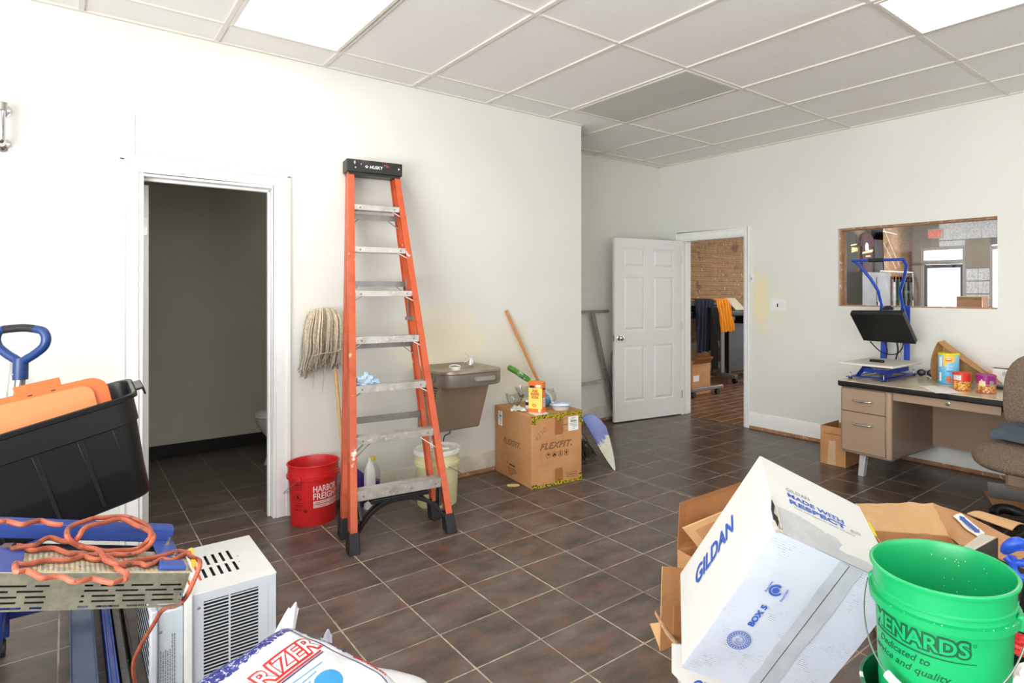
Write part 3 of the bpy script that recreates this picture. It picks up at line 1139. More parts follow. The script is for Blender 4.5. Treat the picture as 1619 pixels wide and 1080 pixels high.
    return t
ladder = make_ladder()

# blue paper rag on a step
def crumple(name, label, cat, M, rx, ry, rz, mat, amp=0.45, seed=1, nu=28, nv=18, group=None, freq=2.2):
    m = MB()
    m.ell((0, 0, 0), (1, 1, 1), nu, nv)
    for v in m.b.verts:
        q = v.co.copy()
        k = 1 + amp * (mnoise.noise(q * freq + Vector((seed * 3.1, seed, 0))) + 0.5 * mnoise.noise(q * freq * 2.4 + Vector((seed, 7, seed))))
        q = q * k
        v.co = Vector((q.x * rx, q.y * ry, max(q.z, -0.62) * rz + 0.62 * rz))
    o = m.build(name, mat, None, smooth=30)
    o.matrix_basis = M if isinstance(M, Matrix) else Matrix.Translation(Vector(M))
    return tag(o, label, cat, group)

MAT['rag'] = plain('pale_blue_paper', (188, 214, 232), 0.8, var=0.12, vs=30)
kz = 0.861
crumple('paper_rag', 'crumpled pale blue paper rag on a ladder step', 'rag', (1.355, 3.655, kz), 0.060, 0.030, 0.036, 'rag', 0.75, 4)

# ================================================================ MOP
def make_mop():
    t = thing('string_mop', 'grey string mop standing upside down against the wall behind the ladder', 'mop', (1.36, 3.98, 0))
    I = Matrix.Translation((-1.36, -3.98, 0))
    m = MB(); m.cyl(Vector((1.372, 4.02, 0.0)), aty(528, 560, 4.13), 0.0115, 0.0115, 12)
    m.build('handle', plain('mop_handle_wood', (222, 180, 124), 0.5, vs=20), t, M=I)
    c = aty(513, 498, 4.10)
    m = MB()
    rnd = random.Random(3)
    for i in range(190):
        a = rnd.uniform(-1, 1); dpt = rnd.uniform(-1, 1)
        top = Vector((c.x + a * 0.075, 4.125 + dpt * 0.035 - 0.01, 1.285 + 0.022 * (1 - a * a) + rnd.uniform(-0.006, 0.006)))
        wd = a * 0.112 - 0.004
        L = 0.905 + rnd.uniform(0, 0.055) + (0.03 if 0.1 < a < 0.45 else 0) - (0.035 if a < -0.7 else 0)
        yb = 4.115 + dpt * 0.045
        pts = [top + Vector((a * -0.01, 0.0, -0.05)) if False else top,
               Vector((c.x + a * 0.098, 4.11 + dpt * 0.06, 1.24)), Vector((c.x + wd * 0.98 - 0.002, 4.11 + dpt * 0.062, 1.14)),
               Vector((c.x + wd + rnd.uniform(-0.006, 0.006) - 0.006, 4.11 + dpt * 0.06, 1.04)),
               Vector((c.x + wd * 1.04 + rnd.uniform(-0.012, 0.012) - 0.012, yb, (1.0 + L) / 2 - 0.0)), Vector((c.x + wd * 1.06 + rnd.uniform(-0.018, 0.018) - 0.016, yb, L))]
        for p in pts: p.y = min(p.y, Y1 - 0.006)
        m.tube(smooth_path(pts, 3), rnd.uniform(0.0035, 0.0052), 5)
    n = NT('mop_cotton')
    z = n.xyz()[2]
    f = n.noise(60, 4, 0.7)
    col = n.mix(n.rng(n.math('ADD', z, n.math('MULTIPLY', n.noise(9, 3), 0.25)), 1.00, 1.30, 1, 0), rgb(214, 202, 178), rgb(150, 144, 134))
    col = n.mix(n.rng(f, 0.45, 0.7, 0, 0.8), col, rgb(140, 124, 100))
    n.set(col, 0.95)
    s = m.build('strands', n.m, t, M=I, smooth=60)
    s['kind'] = 'stuff'
    m = MB()
    m.tube(smooth_path([Vector((c.x - 0.085, 4.045, 1.010)), Vector((c.x - 0.03, 4.035, 1.026)), Vector((c.x + 0.04, 4.035, 1.03)), Vector((c.x + 0.09, 4.05, 1.045))], 5), 0.006, 6, flat=0.5)
    m.build('stitch_band', plain('mop_band', (200, 180, 150), 0.9), t, M=I)
    m = MB()
    for x, l in ((-0.06, 0.80), (0.0, 0.77)):
        m.tube([Vector((c.x + x, 4.12, 0.93)), Vector((c.x + x + 0.004, 4.125, 0.86)), Vector((c.x + x - 0.003, 4.13, l))], 0.0012, 5)
    m.build('loose_thread', 'ink_grey', t, M=I)
make_mop()

# ================================================================ BUCKETS
def bucket(name, label, loc, R, RB_, H, mat, facing, handle_ang, grip='white_p', tiltM=None, group=None, wire_drop=0.16, toward=None, grip_at=(13, 20), lip_mat=None, collar=True, bail=True):
    M = Matrix.Translation(Vector(loc))
    if tiltM is not None: M = M @ tiltM
    t = thing(name, label, 'bucket', M, group)
    w = 0.0028
    rr = lambda z: RB_ + (R - 0.004 - RB_) * z / H
    prof = [(0, 0.004), (RB_ - 0.006, 0.004), (RB_, 0.0), (RB_ + 0.001, 0.006)]
    if collar:
        prof += [(rr(H - 0.088), H - 0.088), (rr(H) + 0.009, H - 0.086), (rr(H) + 0.010, H - 0.069), (rr(H) + 0.0005, H - 0.067),
                 (rr(H), H - 0.056), (rr(H) + 0.003, H - 0.054), (rr(H) + 0.003, H - 0.050), (rr(H) + 0.0005, H - 0.048), (R - 0.002, H - 0.010)]
    else:
        prof += [(R - 0.004, H - 0.012)]
    prof += [(R + 0.004, H - 0.009), (R + 0.005, H - 0.003), (R + 0.002, H), (R - 0.003, H - 0.001), (R - 0.004 - w, H - 0.012), (RB_ - w, 0.012), (0, 0.010)]
    m = MB(); m.lathe(prof, 64)
    body = m.build('body', mat, t, smooth=50)
    if bail:
        ha = handle_ang
        hv = Vector((math.cos(ha), math.sin(ha), 0))
        m = MB()
        for s in (-1, 1):
            p = hv * s * (R + 0.004) + Vector((0, 0, H - 0.078))
            m.cbox((0, 0, 0), (0.014, 0.024, 0.034), Matrix.Translation(p) @ Matrix.Rotation(ha, 4, 'Z'))
        m.build('handle_lug', mat, t, bevel=0.003)
        pts = []
        side = Vector((-math.sin(ha), math.cos(ha), 0))
        tw_ = toward if toward is not None else Vector((math.cos(facing), math.sin(facing), 0))
        if side.dot(tw_) < 0: side = -side
        for i in range(33):
            a = PI * i / 32
            p = hv * math.cos(a) * (R + 0.016) + side * math.sin(a) * (R + 0.020)
            p.z = H - 0.080 - math.sin(a) * wire_drop
            pts.append(p)
        m = MB(); m.tube(pts, 0.0021, 8)
        bh = m.build('bail_handle', 'wire', t)
        if grip:
            m = MB(); m.tube(pts[grip_at[0]:grip_at[1]], 0.0095, 14); m.build('grip', grip, bh)
    return t, rr


def wrap_text(t, rr, body, phi, xoff, z0, h, mat, width, name='lettering', shear=0.0, bold=0.0, slope=0.0, out=0.0006, tz=None, spacing=1.0):
    def bend(co):
        zz = z0 + co.y + slope * co.x
        R = rr(zz) + out + co.z
        a = phi + (xoff + co.x) / rr(zz)
        return Vector((R * math.cos(a), R * math.sin(a), zz))
    return text_obj(name, body, None, h, mat, t, width=width, shear=shear, bold=bold, ext=0.0004, bend=bend, spacing=spacing)


def wrap_patch(t, rr, phi, x0, x1, z0, z1, mat, name, out=0.0005, label=None):
    m = MB()
    n = max(3, int(abs(x1 - x0) / 0.006))
    def f(u, v):
        z = z0 + (z1 - z0) * v
        R = rr(z) + out
        a = phi + (x0 + (x1 - x0) * u) / rr(z)
        return Vector((R * math.cos(a), R * math.sin(a), z))
    m.grid(f, n, 2)
    return m.build(name, mat, t, label=label)


MAT['red'] = plain('red_bucket_plastic', (206, 34, 34), 0.35, var=0.10, vs=3)
MAT['red_ink'] = plain('white_print', (240, 214, 214), 0.5)
p_red = Vector((1.161, 4.020, 0))
face_a = math.atan2(-p_red.y, -p_red.x)
rb, rr = bucket('red_bucket', 'red plastic bucket on the floor between doorway and ladder', p_red, 0.1465, 0.128, 0.365, 'red', face_a, face_a - 0.55, grip=None, wire_drop=0.12, toward=-RV)
wrap_text(rb, rr, 'HARBOR', face_a, 0.000, 0.205, 0.038, 'red_ink', 0.150, bold=0.02)
wrap_text(rb, rr, 'FREIGHT', face_a, 0.000, 0.160, 0.038, 'red_ink', 0.165, bold=0.02)
wrap_patch(rb, rr, face_a, 0.000, 0.165, 0.133, 0.151, 'red_ink', 'label_band')
wrap_patch(rb, rr, face_a, 0.000, 0.165, 0.110, 0.128, 'red_ink', 'label_band')
wrap_text(rb, rr, 'QUALITY TOOLS', face_a, 0.006, 0.1365, 0.0105, 'red', 0.145, out=0.0010)
wrap_text(rb, rr, 'LOWEST PRICES', face_a, 0.006, 0.1135, 0.0105, 'red', 0.145, out=0.0010)
MAT['red_dark'] = plain('dark_red_print', (110, 14, 16), 0.5)
m_ = [wrap_text(rb, rr, s_, face_a, -0.112, z_, 0.008, 'red_dark', 0.048, name='warning_text') for s_, z_ in (('WARNING', 0.248), ('AVISO', 0.234), ('DANGER', 0.220))]
def ring_print(t, rr, phi, x, z, r, w, mat, name, bar=True):
    m = MB()
    def P(px, pz):
        R = rr(z + pz) + 0.0007; a = phi + (x + px) / rr(z + pz)
        return Vector((R * math.cos(a), R * math.sin(a), z + pz))
    n = 36
    for k in range(n):
        a, b = 2 * PI * k / n, 2 * PI * (k + 1) / n
        m.face([m.b.verts.new(P(q * math.cos(c), q * math.sin(c))) for q, c in ((r - w, a), (r, a), (r, b), (r - w, b))])
    if bar:
        for k in range(8):
            u0, u1 = -1 + k / 4, -1 + (k + 1) / 4
            m.face([m.b.verts.new(P(q * 0.70 * (r - w) + e, -q * 0.70 * (r - w) + e)) for q, e in ((u0, -w * .4), (u1, -w * .4), (u1, w * .4), (u0, w * .4))])
        for k in range(10):
            a, b = 2 * PI * k / 10, 2 * PI * (k + 1) / 10
            m.face([m.b.verts.new(P(0, 0)), m.b.verts.new(P(0.45 * r * math.cos(a), 0.5 * r * math.sin(a) + (0.1 * r if k % 2 else 0))), m.b.verts.new(P(0.45 * r * math.cos(b), 0.5 * r * math.sin(b)))])
    return m.build(name, mat, t, smooth=0)
ring_print(rb, rr, face_a, -0.090, 0.178, 0.024, 0.0035, 'red_dark', 'warning_symbol')
for z_ in (0.142, 0.128, 0.120, 0.106, 0.098):
    wrap_text(rb, rr, 'WARNING KEEP CHILDREN AWAY', face_a, -0.112, z_, 0.0045, 'red_dark', 0.050, name='warning_text')
wrap_patch(rb, rr, face_a, -0.056, -0.034, 0.085, 0.105, 'red_dark', 'warning_block')

MAT['cream'] = blotchy('cream_bucket_plastic', (226, 222, 176), (212, 204, 158), 4, 0.45, 0.65, 0.4)
MAT['cream_lid'] = plain('dusty_white_lid', (232, 232, 224), 0.55, var=0.15, vs=18)
p_cr = Vector((1.885, 3.800, 0))
fa = math.atan2(-p_cr.y, -p_cr.x)
cb, rrc = bucket('cream_bucket', 'cream plastic bucket with a battered lid under the drinking fountain', p_cr, 0.1465, 0.128, 0.355, 'cream', fa, fa + 0.45, grip=None, wire_drop=0.11, toward=RV)
m = MB()
m.lathe([(0.120, 0.348), (0.146, 0.346), (0.154, 0.340), (0.155, 0.362), (0.150, 0.370), (0.142, 0.368), (0.138, 0.358), (0.120, 0.353), (0.120, 0.348)], 56)
m.build('lid_rim', 'cream_lid', cb)
m = MB()
def fl(u, v):
    a = 2 * PI * u; r = 0.122 * v
    q = Vector((r * math.cos(a), r * math.sin(a), 0))
    return q + Vector((0, 0, 0.352 + 0.012 * mnoise.noise(q * 25)))
m.grid(fl, 40, 10, 0.003, closed_u=True)
m.cbox((0.0, 0.03, 0.385), (0.035, 0.030, 0.045), Matrix.Rotation(0.3, 4, 'Z'))
m.cbox((-0.05, -0.02, 0.372), (0.05, 0.022, 0.020), Matrix.Rotation(0.15, 4, 'X'))
m.cbox((0.055, -0.035, 0.370), (0.05, 0.03, 0.014), Matrix.Rotation(-0.5, 4, 'Z'))
m.build('lid_debris', 'cream_lid', cb, label='dusty plastic scraps stuck on the lid')

# ================================================================ BOTTLES BEHIND THE LADDER
MAT['purple'] = plain('purple_liquid_jug', (66, 44, 120), 0.3, var=0.15)
MAT['clear'] = glassy('clear_plastic', 1.45, (0.93, 0.95, 0.94), 0.05, 1.6)
MAT['yellow_cap'] = plain('yellow_cap', (236, 212, 40), 0.4)
t = thing('soda_bottle', 'clear bottle with a yellow cap and dark purple liquid behind the ladder', 'bottle', (1.560, 4.085, 0))
m = MB(); m.lathe([(0.0, 0.002), (0.040, 0.002), (0.046, 0.010), (0.046, 0.15), (0.043, 0.17), (0.046, 0.19), (0.040, 0.225), (0.016, 0.268), (0.013, 0.285)], 28)
m.build('body', 'clear', t)
m = MB(); m.lathe([(0.0, 0.004), (0.042, 0.005), (0.044, 0.012), (0.044, 0.145), (0, 0.146)], 28); m.build('liquid', 'purple', t, label='dark purple liquid')
m = MB(); m.cyl((0, 0, 0.283), (0, 0, 0.306), 0.0165, 0.0155, 20); m.build('cap', 'yellow_cap', t, bevel=0.002)
def jug(name, label, loc, w, d, h, mat, capm, rot=0.0):
    t = thing(name, label, 'bottle', Matrix.Translation(Vector(loc)) @ Matrix.Rotation(rot, 4, 'Z'))
    m = MB()
    rings = [(1, 0), (1, h * 0.62), (0.85, h * 0.78), (0.4, h * 0.90), (0.22, h * 0.95)]
    V = []
    for k, z in rings:
        V.append([m.b.verts.new((x * (k if k > .9 else k), y * k, z)) for x, y in rrect(-w / 2, w / 2, -d / 2, d / 2, min(w, d) * 0.3)])
    for i in range(len(V) - 1):
        for j in range(len(V[0])):
            m.face([V[i][j], V[i][(j + 1) % len(V[0])], V[i + 1][(j + 1) % len(V[0])], V[i + 1][j]])
    m.face(V[0][::-1]); m.face(V[-1])
    m.build('body', mat, t)
    m = MB(); m.cyl((0, 0, h * 0.94), (0, 0, h), w * 0.14, w * 0.13, 18); m.build('cap', capm, t)
    return t
jug('detergent_jug', 'purple jug on the floor behind the left ladder rails', (1.425, 4.085, 0), 0.15, 0.10, 0.27, 'purple', 'purple', 0.1)
jug('spray_bottle', 'slim white bottle behind the ladder beside the purple jug', (1.500, 3.985, 0), 0.065, 0.055, 0.33, 'white_p', 'white_p', 0.1)

# ================================================================ DRINKING FOUNTAIN
def fountain():
    t = thing('drinking_fountain', 'wall-mounted brown and steel drinking fountain right of the ladder', 'drinking fountain', (2.12, Y1, 0))
    MAT['fount'] = plain('fountain_taupe', (150, 132, 112), 0.38, 0.25, var=0.06, vs=2)
    MAT['fount_grey'] = plain('fountain_grey', (138, 130, 120), 0.35, 0.4, var=0.06, vs=3)
    MAT['fount_steel'] = plain('worn_stainless', (172, 160, 146), 0.3, 0.85, var=0.18, vs=8)
    x0, x1, y0 = -0.235, 0.235, -0.515
    m = MB()
    def ring(inset, z, r):
        return [m.b.verts.new((x, y, z)) for x, y in rrect(x0 + inset, x1 - inset, y0 + inset, 0.06 if inset < 0.001 else 0.0 - inset * 0.6, max(r - inset, 0.02), 6)]
    def loft(rs):
        for i in range(len(rs) - 1):
            n = len(rs[0])
            for j in range(n):
                m.face([rs[i][j], rs[i][(j + 1) % n], rs[i + 1][(j + 1) % n], rs[i + 1][j]])
    def rr2(inset, z, r=0.11):
        return [m.b.verts.new((x, min(y, -0.001), z)) for x, y in rrect(x0 + inset, x1 - inset, y0 + inset, 0.0 - inset * 0.5, max(r - inset * 0.6, 0.02), 6)]
    A = [rr2(0.03, 0.765), rr2(0.006, 0.770), rr2(0.0, 0.785), rr2(0.0, 0.855)]
    loft(A); m.face(A[0][::-1])
    m.face(A[-1])
    m.build('basin_skirt', 'fount_grey', t)
    m = MB()
    A = [rr2(0.001, 0.8555), rr2(-0.003, 0.862), rr2(0.004, 0.876), rr2(0.022, 0.880), rr2(0.036, 0.878), rr2(0.075, 0.862), rr2(0.13, 0.858)]
    loft(A); m.face(A[-1]); m.face(A[0][::-1])
    m.build('basin', 'fount_steel', t, label='worn stainless basin')
    # front push bar and side push bar
    m = MB(); m.prism(rrect(-0.020, 0.145, -0.020, 0.020, 0.019, 5), 0, 0.008, frame((0, y0, 0.818), (1, 0, 0), (0, 0, 1)))
    pb = m.build('push_bar', 'fount_grey', t, bevel=0.003)
    m = MB(); m.prism(rrect(-0.012, 0.137, -0.013, 0.013, 0.012, 5), 0, 0.0015, frame((0, y0 - 0.008, 0.818), (1, 0, 0), (0, 0, 1)))
    m.build('push_bar_face', plain('push_bar_grey', (150, 148, 134), 0.5), pb)
    m = MB(); m.prism(rrect(-0.060, 0.060, -0.018, 0.018, 0.016, 5), 0, 0.006, frame((x0, -0.30, 0.818), (0, -1, 0), (0, 0, 1)))
    m.build('push_bar', 'fount_grey', t, bevel=0.003)
    # cabinet below, front leaning outward towards the top
    m = MB()
    bx0, bx1 = -0.200, 0.190
    m.hexa([Vector(q) for q in ((bx0 + 0.015, -0.245, 0.425), (bx1 - 0.015, -0.245, 0.425), (bx1 - 0.005, -0.001, 0.425), (bx0 + 0.005, -0.001, 0.425),
                                (bx0, -0.37, 0.765), (bx1, -0.37, 0.765), (bx1, -0.001, 0.765), (bx0, -0.001, 0.765))])
    m.build('cabinet', 'fount', t, bevel=0.012)
    m = MB()
    for k in range(14):
        z = 0.745 - k * 0.018
        yy = -0.36 + (0.765 - z) * 0.37
        for a in (0.03, 0.16):
            m.box(bx0 - 0.0022 + (0.765 - z) * 0.04, bx0 + 0.004 + (0.765 - z) * 0.04, yy + a, yy + a + 0.105, z, z + 0.007)
    m.build('side_louvres', 'ink', t)
    # bubbler
    bx, by = 0.150, -0.155
    m = MB(); m.cyl((bx, by, 0.874), (bx, by, 0.905), 0.022, 0.018, 20); m.cyl((bx, by, 0.905), (bx, by, 0.925), 0.014, 0.010, 16)
    m.build('bubbler', 'chrome', t)
    m = MB(); m.tube(smooth_path([(bx - 0.055, by - 0.01, 0.895), (bx - 0.035, by - 0.02, 0.903), (bx - 0.012, by - 0.01, 0.922), (bx - 0.016, by, 0.940), (bx - 0.035, by + 0.01, 0.965)], 4), [0.005] * 17, 8)
    m.build('mouth_guard', plain('ivory_plastic', (222, 206, 170), 0.5), t)
    # power cord
    m = MB(); m.tube(smooth_path([(0.02, -0.05, 0.43), (0.0, -0.12, 0.408), (-0.04, -0.20, 0.400), (-0.10, -0.235, 0.392), (-0.125, -0.26, 0.33), (-0.13, -0.21, 0.20), (-0.06, -0.04, 0.10)], 5), 0.004, 8)
    m.build('power_cord', 'blk', t)
    return t
fountain()
t = thing('drain_stopper', 'white plastic ring stopper lying in the fountain basin', 'stopper', (2.055, 3.86, 0.862))
m = MB(); m.lathe([(0, 0), (0.024, 0), (0.030, 0.004), (0.030, 0.020), (0.024, 0.026), (0, 0.026)], 24); m.build('plug', 'white_p', t)
m = MB(); m.tube([(0.040 * math.cos(a), 0.012 + 0.028 * math.sin(a), 0.030 + 0.008 * math.sin(a)) for a in [2 * PI * k / 24 for k in range(24)]], 0.0035, 8, closed=True); m.build('pull_ring', 'white_p', t)

# ================================================================ BROWN CARTON WITH ITS LOAD
FBX = Vector((0.9955, -0.0950, 0)); FBY = Vector((0.0950, 0.9955, 0))
FM = frame((2.510, 3.592, 0), FBX, FBY)
W_, D_, H_ = 0.432, 0.580, 0.520
t = thing('capped_carton', 'big brown shipping box with yellow printed tape against the wall with clutter on top', 'box', FM)
m = MB(); m.box(0, W_, 0, D_, 0, H_)
m.build('carton_body', 'card', t, bevel=0.005)
# yellow printed tape
def tape_mat():
    n = NT('yellow_printed_tape')
    f = n.noise(70, 3, 0.6, vec=n.mapping((1, 1, 1.6)))
    return n.set(n.mix(n.rng(f, 0.50, 0.53, 0, 1), rgb(186, 172, 40), rgb(50, 44, 18)), 0.35)
MAT['ytape'] = tape_mat()
m = MB()
e = 0.0012
m.box(-e, W_ + e, -e, 0.0, H_ - 0.024, H_ + e); m.box(-e, W_ + e, 0, 0.022, H_, H_ + e)
m.box(-e, 0.036, -e - 0.0004, 0.0, H_ - 0.062, H_ + e); m.box(W_ - 0.028, W_ + e, -e - 0.0004, 0, H_ - 0.090, H_ + e)
m.box(-e, W_ + e, -e, 0.0, -0.0, 0.018); m.box(W_ - 0.024, W_ + e, -e - 0.0004, 0, 0, 0.055); m.box(-e, 0.045, -e - 0.0004, 0, 0, 0.030)
m.box(0.215, 0.245, -e - 0.0004, 0, H_ - 0.055, H_); m.box(0.20, 0.26, -e - 0.0006, 0, 0, 0.032)
m.box(W_, W_ + e, -e, 0.30, H_ - 0.02, H_ + e); m.box(-e - 0.0003, 0.0, D_ - 0.012, D_, H_ - 0.12, H_ + e)
m.build('printed_tape', 'ytape', t, label='yellow tape with black print')
m = MB()
MAT['clear_tape'] = plain('glossy_brown_tape', (166, 110, 64), 0.22, var=0.08)
m.box(0.195, 0.262, -0.0008, 0, H_ - 0.155, H_ - 0.02); m.box(0.195, 0.262, -0.0008, 0, 0.03, 0.12)
m.build('packing_tape', 'clear_tape', t)
FR = lambda x, z: frame((x, -0.0012, z), (1, 0, 0), (0, 0, 1))
LF = lambda y, z: frame((-0.0012, y, z), (0, -1, 0), (0, 0, 1))
def outline_text(body, M, h, w, parent, a='ink_brown', b='card', **kw):
    text_obj('lettering', body, M, h, a, parent, width=w, bold=0.024, spacing=1.15, **kw)
    M2 = M @ Matrix.Translation((0.0, 0, 0.0005))
    text_obj('lettering_fill', body, M2, h, b, parent, width=w, bold=-0.020, spacing=1.15, **kw)
outline_text('FLEXFIT.', FR(0.070, 0.272), 0.044, 0.270, t, shear=0.35)
outline_text('FLEXFIT.', LF(0.440, 0.255), 0.042, 0.270, t, shear=0.35)
m = MB()
for k in range(4):
    cx, cz, r = 0.138 + k * 0.052, 0.225, 0.020
    n_ = 24
    for i in range(n_):
        a, b = 2 * PI * i / n_, 2 * PI * (i + 1) / n_
        m.face([m.b.verts.new((cx + q * math.cos(c), -0.0014, cz + q * 1.1 * math.sin(c))) for q, c in ((r - 0.0022, a), (r, a), (r, b), (r - 0.0022, b))])
m.build('handling_symbol_rings', 'ink_brown', t, smooth=0)
def poly_print(polys, mat, parent, name, y=-0.0014, Mx=None):
    m = MB()
    for p in polys:
        vs = [m.b.verts.new((Mx @ Vector((x, z, 0))) if Mx is not None else Vector((x, y, z))) for x, z in p]
        m.face(vs)
    return m.build(name, mat, parent, smooth=0)
cx = 0.138; cz = 0.225
umb = [[(cx - 0.011, cz + 0.001), (cx + 0.011, cz + 0.001), (cx + 0.008, cz + 0.008), (cx, cz + 0.012), (cx - 0.008, cz + 0.008)], [(cx - 0.001, cz - 0.012), (cx + 0.001, cz - 0.012), (cx + 0.001, cz + 0.001), (cx - 0.001, cz + 0.001)]]
cx += 0.052
hand = [[(cx - 0.007, cz - 0.004), (cx + 0.007, cz - 0.004), (cx + 0.007, cz + 0.010), (cx - 0.007, cz + 0.010)], [(cx - 0.013, cz - 0.012), (cx - 0.004, cz - 0.012), (cx - 0.002, cz - 0.006), (cx - 0.012, cz + 0.002)], [(cx + 0.004, cz - 0.012), (cx + 0.013, cz - 0.012), (cx + 0.012, cz + 0.002), (cx + 0.002, cz - 0.006)]]
cx += 0.052
glass = [[(cx - 0.008, cz + 0.012), (cx - 0.005, cz + 0.012), (cx - 0.005, cz - 0.012), (cx - 0.008, cz - 0.012)], [(cx - 0.002, cz + 0.011), (cx + 0.008, cz + 0.011), (cx + 0.003, cz + 0.001), (cx + 0.001, cz + 0.001)], [(cx + 0.001, cz + 0.001), (cx + 0.003, cz + 0.001), (cx + 0.006, cz - 0.011), (cx - 0.002, cz - 0.011)]]
cx += 0.052
arr = [[(cx - 0.004, cz - 0.012), (cx + 0.004, cz - 0.012), (cx + 0.004, cz + 0.001), (cx + 0.011, cz + 0.001), (cx, cz + 0.013), (cx - 0.011, cz + 0.001), (cx - 0.004, cz + 0.001)]]
poly_print(umb + hand + glass + arr, 'ink_brown', t, 'handling_symbols')
# shipping labels, bar codes as thin dark bars
def ship_label(M, w, h, parent, seed):
    m = MB(); m.prism([(0, 0), (w, 0), (w, h), (0, h)], 0, 0.0006, M)
    lb = m.build('shipping_label', 'paper', parent, smooth=0)
    rd = random.Random(seed)
    m = MB()
    x = w * 0.22
    while x < w * 0.80:
        ww = rd.uniform(0.0008, 0.0024)
        m.prism([(x, h * 0.60), (x + ww, h * 0.60), (x + ww, h * 0.74), (x, h * 0.74)], 0.0006, 0.0009, M); x += ww + rd.uniform(0.0008, 0.002)
    for zz, l0, l1 in ((0.88, 0.3, 0.72), (0.80, 0.12, 0.6), (0.50, 0.12, 0.9), (0.42, 0.12, 0.8), (0.34, 0.3, 0.9), (0.25, 0.45, 0.85), (0.13, 0.4, 0.65)):
        m.prism([(w * l0, h * zz), (w * l1, h * zz), (w * l1, h * (zz + 0.022)), (w * l0, h * (zz + 0.022))], 0.0006, 0.0009, M)
    m.build('label_print', 'ink', lb, smooth=0)
ship_label(frame((0.310, -0.0008, 0.380), (1, 0, 0), (0, 0, 1)), 0.090, 0.105, t, 1)
ship_label(frame((-0.0008, 0.525, 0.375), (0, -1, 0), (0, 0, 1)), 0.070, 0.110, t, 2)
m = MB()
for a in ((0.265, 0.31, 0.478, 0.4795), (0.265, 0.31, 0.3855, 0.387), (0.265, 0.2665, 0.387, 0.478), (0.30, 0.385, 0.072, 0.0735), (0.30, 0.385, 0.040, 0.0415), (0.30, 0.3015, 0.0415, 0.072), (0.3835, 0.385, 0.0415, 0.072), (0.31, 0.375, 0.055, 0.058)):
    m.box(a[0], a[1], -0.0012, 0, a[2], a[3])
m.build('printed_lines', 'ink_brown', t)
text_obj('lettering', 'GROUP', FR(0.270, 0.428), 0.008, 'ink_brown', t, width=0.034)
text_obj('lettering', 'YUPOONG', LF(0.345, 0.100), 0.014, 'ink_brown', t, width=0.100, bold=0.03)
poly_print([[(0, 0), (0.016, 0.012), (0.010, 0.014), (0.014, 0.024), (0.003, 0.016), (-0.004, 0.018), (0.004, 0.008)]], 'ink_brown', t, 'maker_mark', Mx=LF(0.385, 0.102))
for k, w in enumerate((0.135, 0.150, 0.115, 0.06)):
    text_obj('lettering', 'YUPOONG CO LTD MADE FOR EXPORT', LF(0.375 - 0.01 * k, 0.078 - 0.014 * k), 0.006, 'ink_brown', t, width=w)
MAT['pencil'] = plain('pencil_marks', (120, 98, 76), 0.8)
text_obj('handwriting', '4230', frame((0.040, -0.0012, 0.335), (0.75, 0, 0.66), (-0.66, 0, 0.75)), 0.034, 'pencil', t, width=0.115, bold=-0.02, shear=0.2)


def onbox(x, y, z=0.0):
    return FM @ Vector((x, y, H_ + z))


# baking soda carton
MAT['soda_y'] = plain('soda_yellow', (246, 228, 110), 0.45, var=0.03)
MAT['soda_o'] = plain('soda_orange', (238, 124, 48), 0.45, var=0.04)
c0, c1, c2 = Vector((2.600, 3.762, 0)), Vector((2.647, 3.656, 0)), Vector((2.700, 3.680, 0))
sx = (c1 - c0).normalized()
t = thing('baking_soda_carton', 'yellow and orange baking soda carton standing on the brown box', 'carton', frame((c0.x, c0.y, H_), sx, z=UV))
w, dpt, h = 0.116, 0.052, 0.228
m = MB(); m.box(0, w, 0, dpt, 0, h); m.build('carton_body', 'soda_y', t, bevel=0.002)
m = MB()
m.box(-0.0006, w + 0.0006, -0.0006, dpt + 0.0006, 0, 0.028)
m.box(w, w + 0.0008, 0.002, dpt - 0.002, 0.008, h - 0.002)
m.prism([(0.0, h), (w, h), (w, h - 0.050), (w * 0.8, h - 0.040), (w * 0.5, h - 0.048), (w * 0.2, h - 0.036), (0.0, h - 0.048)], 0, 0.0008, frame((0, 0, 0), (1, 0, 0), (0, 0, 1)))
m.box(0.0, w, 0.0, dpt, h, h + 0.0006)
m.build('orange_print', 'soda_o', t, smooth=0)
MAT['soda_red'] = plain('soda_red_print', (226, 84, 46), 0.5)
for s_, z_, w_ in (('PURE', 0.150, 0.045), ('BAKING', 0.128, 0.070), ('SODA', 0.104, 0.060)):
    text_obj('lettering', s_, frame((w / 2 - w_ / 2, -0.0010, z_), (1, 0, 0), (0, 0, 1)), 0.019, 'soda_red', t, width=w_, bold=0.035)
MAT['navy'] = plain('navy_print', (36, 40, 92), 0.5)
m = MB(); m.prism(rrect(0.010, 0.052, h - 0.047, h - 0.030, 0.005), 0, 0.0011, frame((0, 0, 0), (1, 0, 0), (0, 0, 1)))
m.prism([(0.0, h - 0.06), (dpt * 0.7, h - 0.06), (dpt * 0.7, h - 0.045), (0.0, h - 0.045)], 0, 0.0011, frame((w, 0.008, 0), (0, 1, 0), (0, 0, 1)))
m.build('name_badge', 'navy', t, smooth=0)
m = MB(); m.prism(rrect(0.064, 0.106, h - 0.040, h - 0.022, 0.004), 0, 0.0011, frame((0, 0, 0), (1, 0, 0), (0, 0, 1)))
m.prism(rrect(0.008, 0.040, 0.045, 0.108, 0.002), 0, 0.0013, frame((w, 0, 0), (0, 1, 0), (0, 0, 1)))
m.prism([(0.095 + 0.011 * math.cos(a), 0.016 + 0.011 * math.sin(a)) for a in [2 * PI * k / 16 for k in range(16)]], 0, 0.0013, frame((0, 0, 0), (1, 0, 0), (0, 0, 1)))
m.build('white_print', 'paper', t, smooth=0)
m = MB()
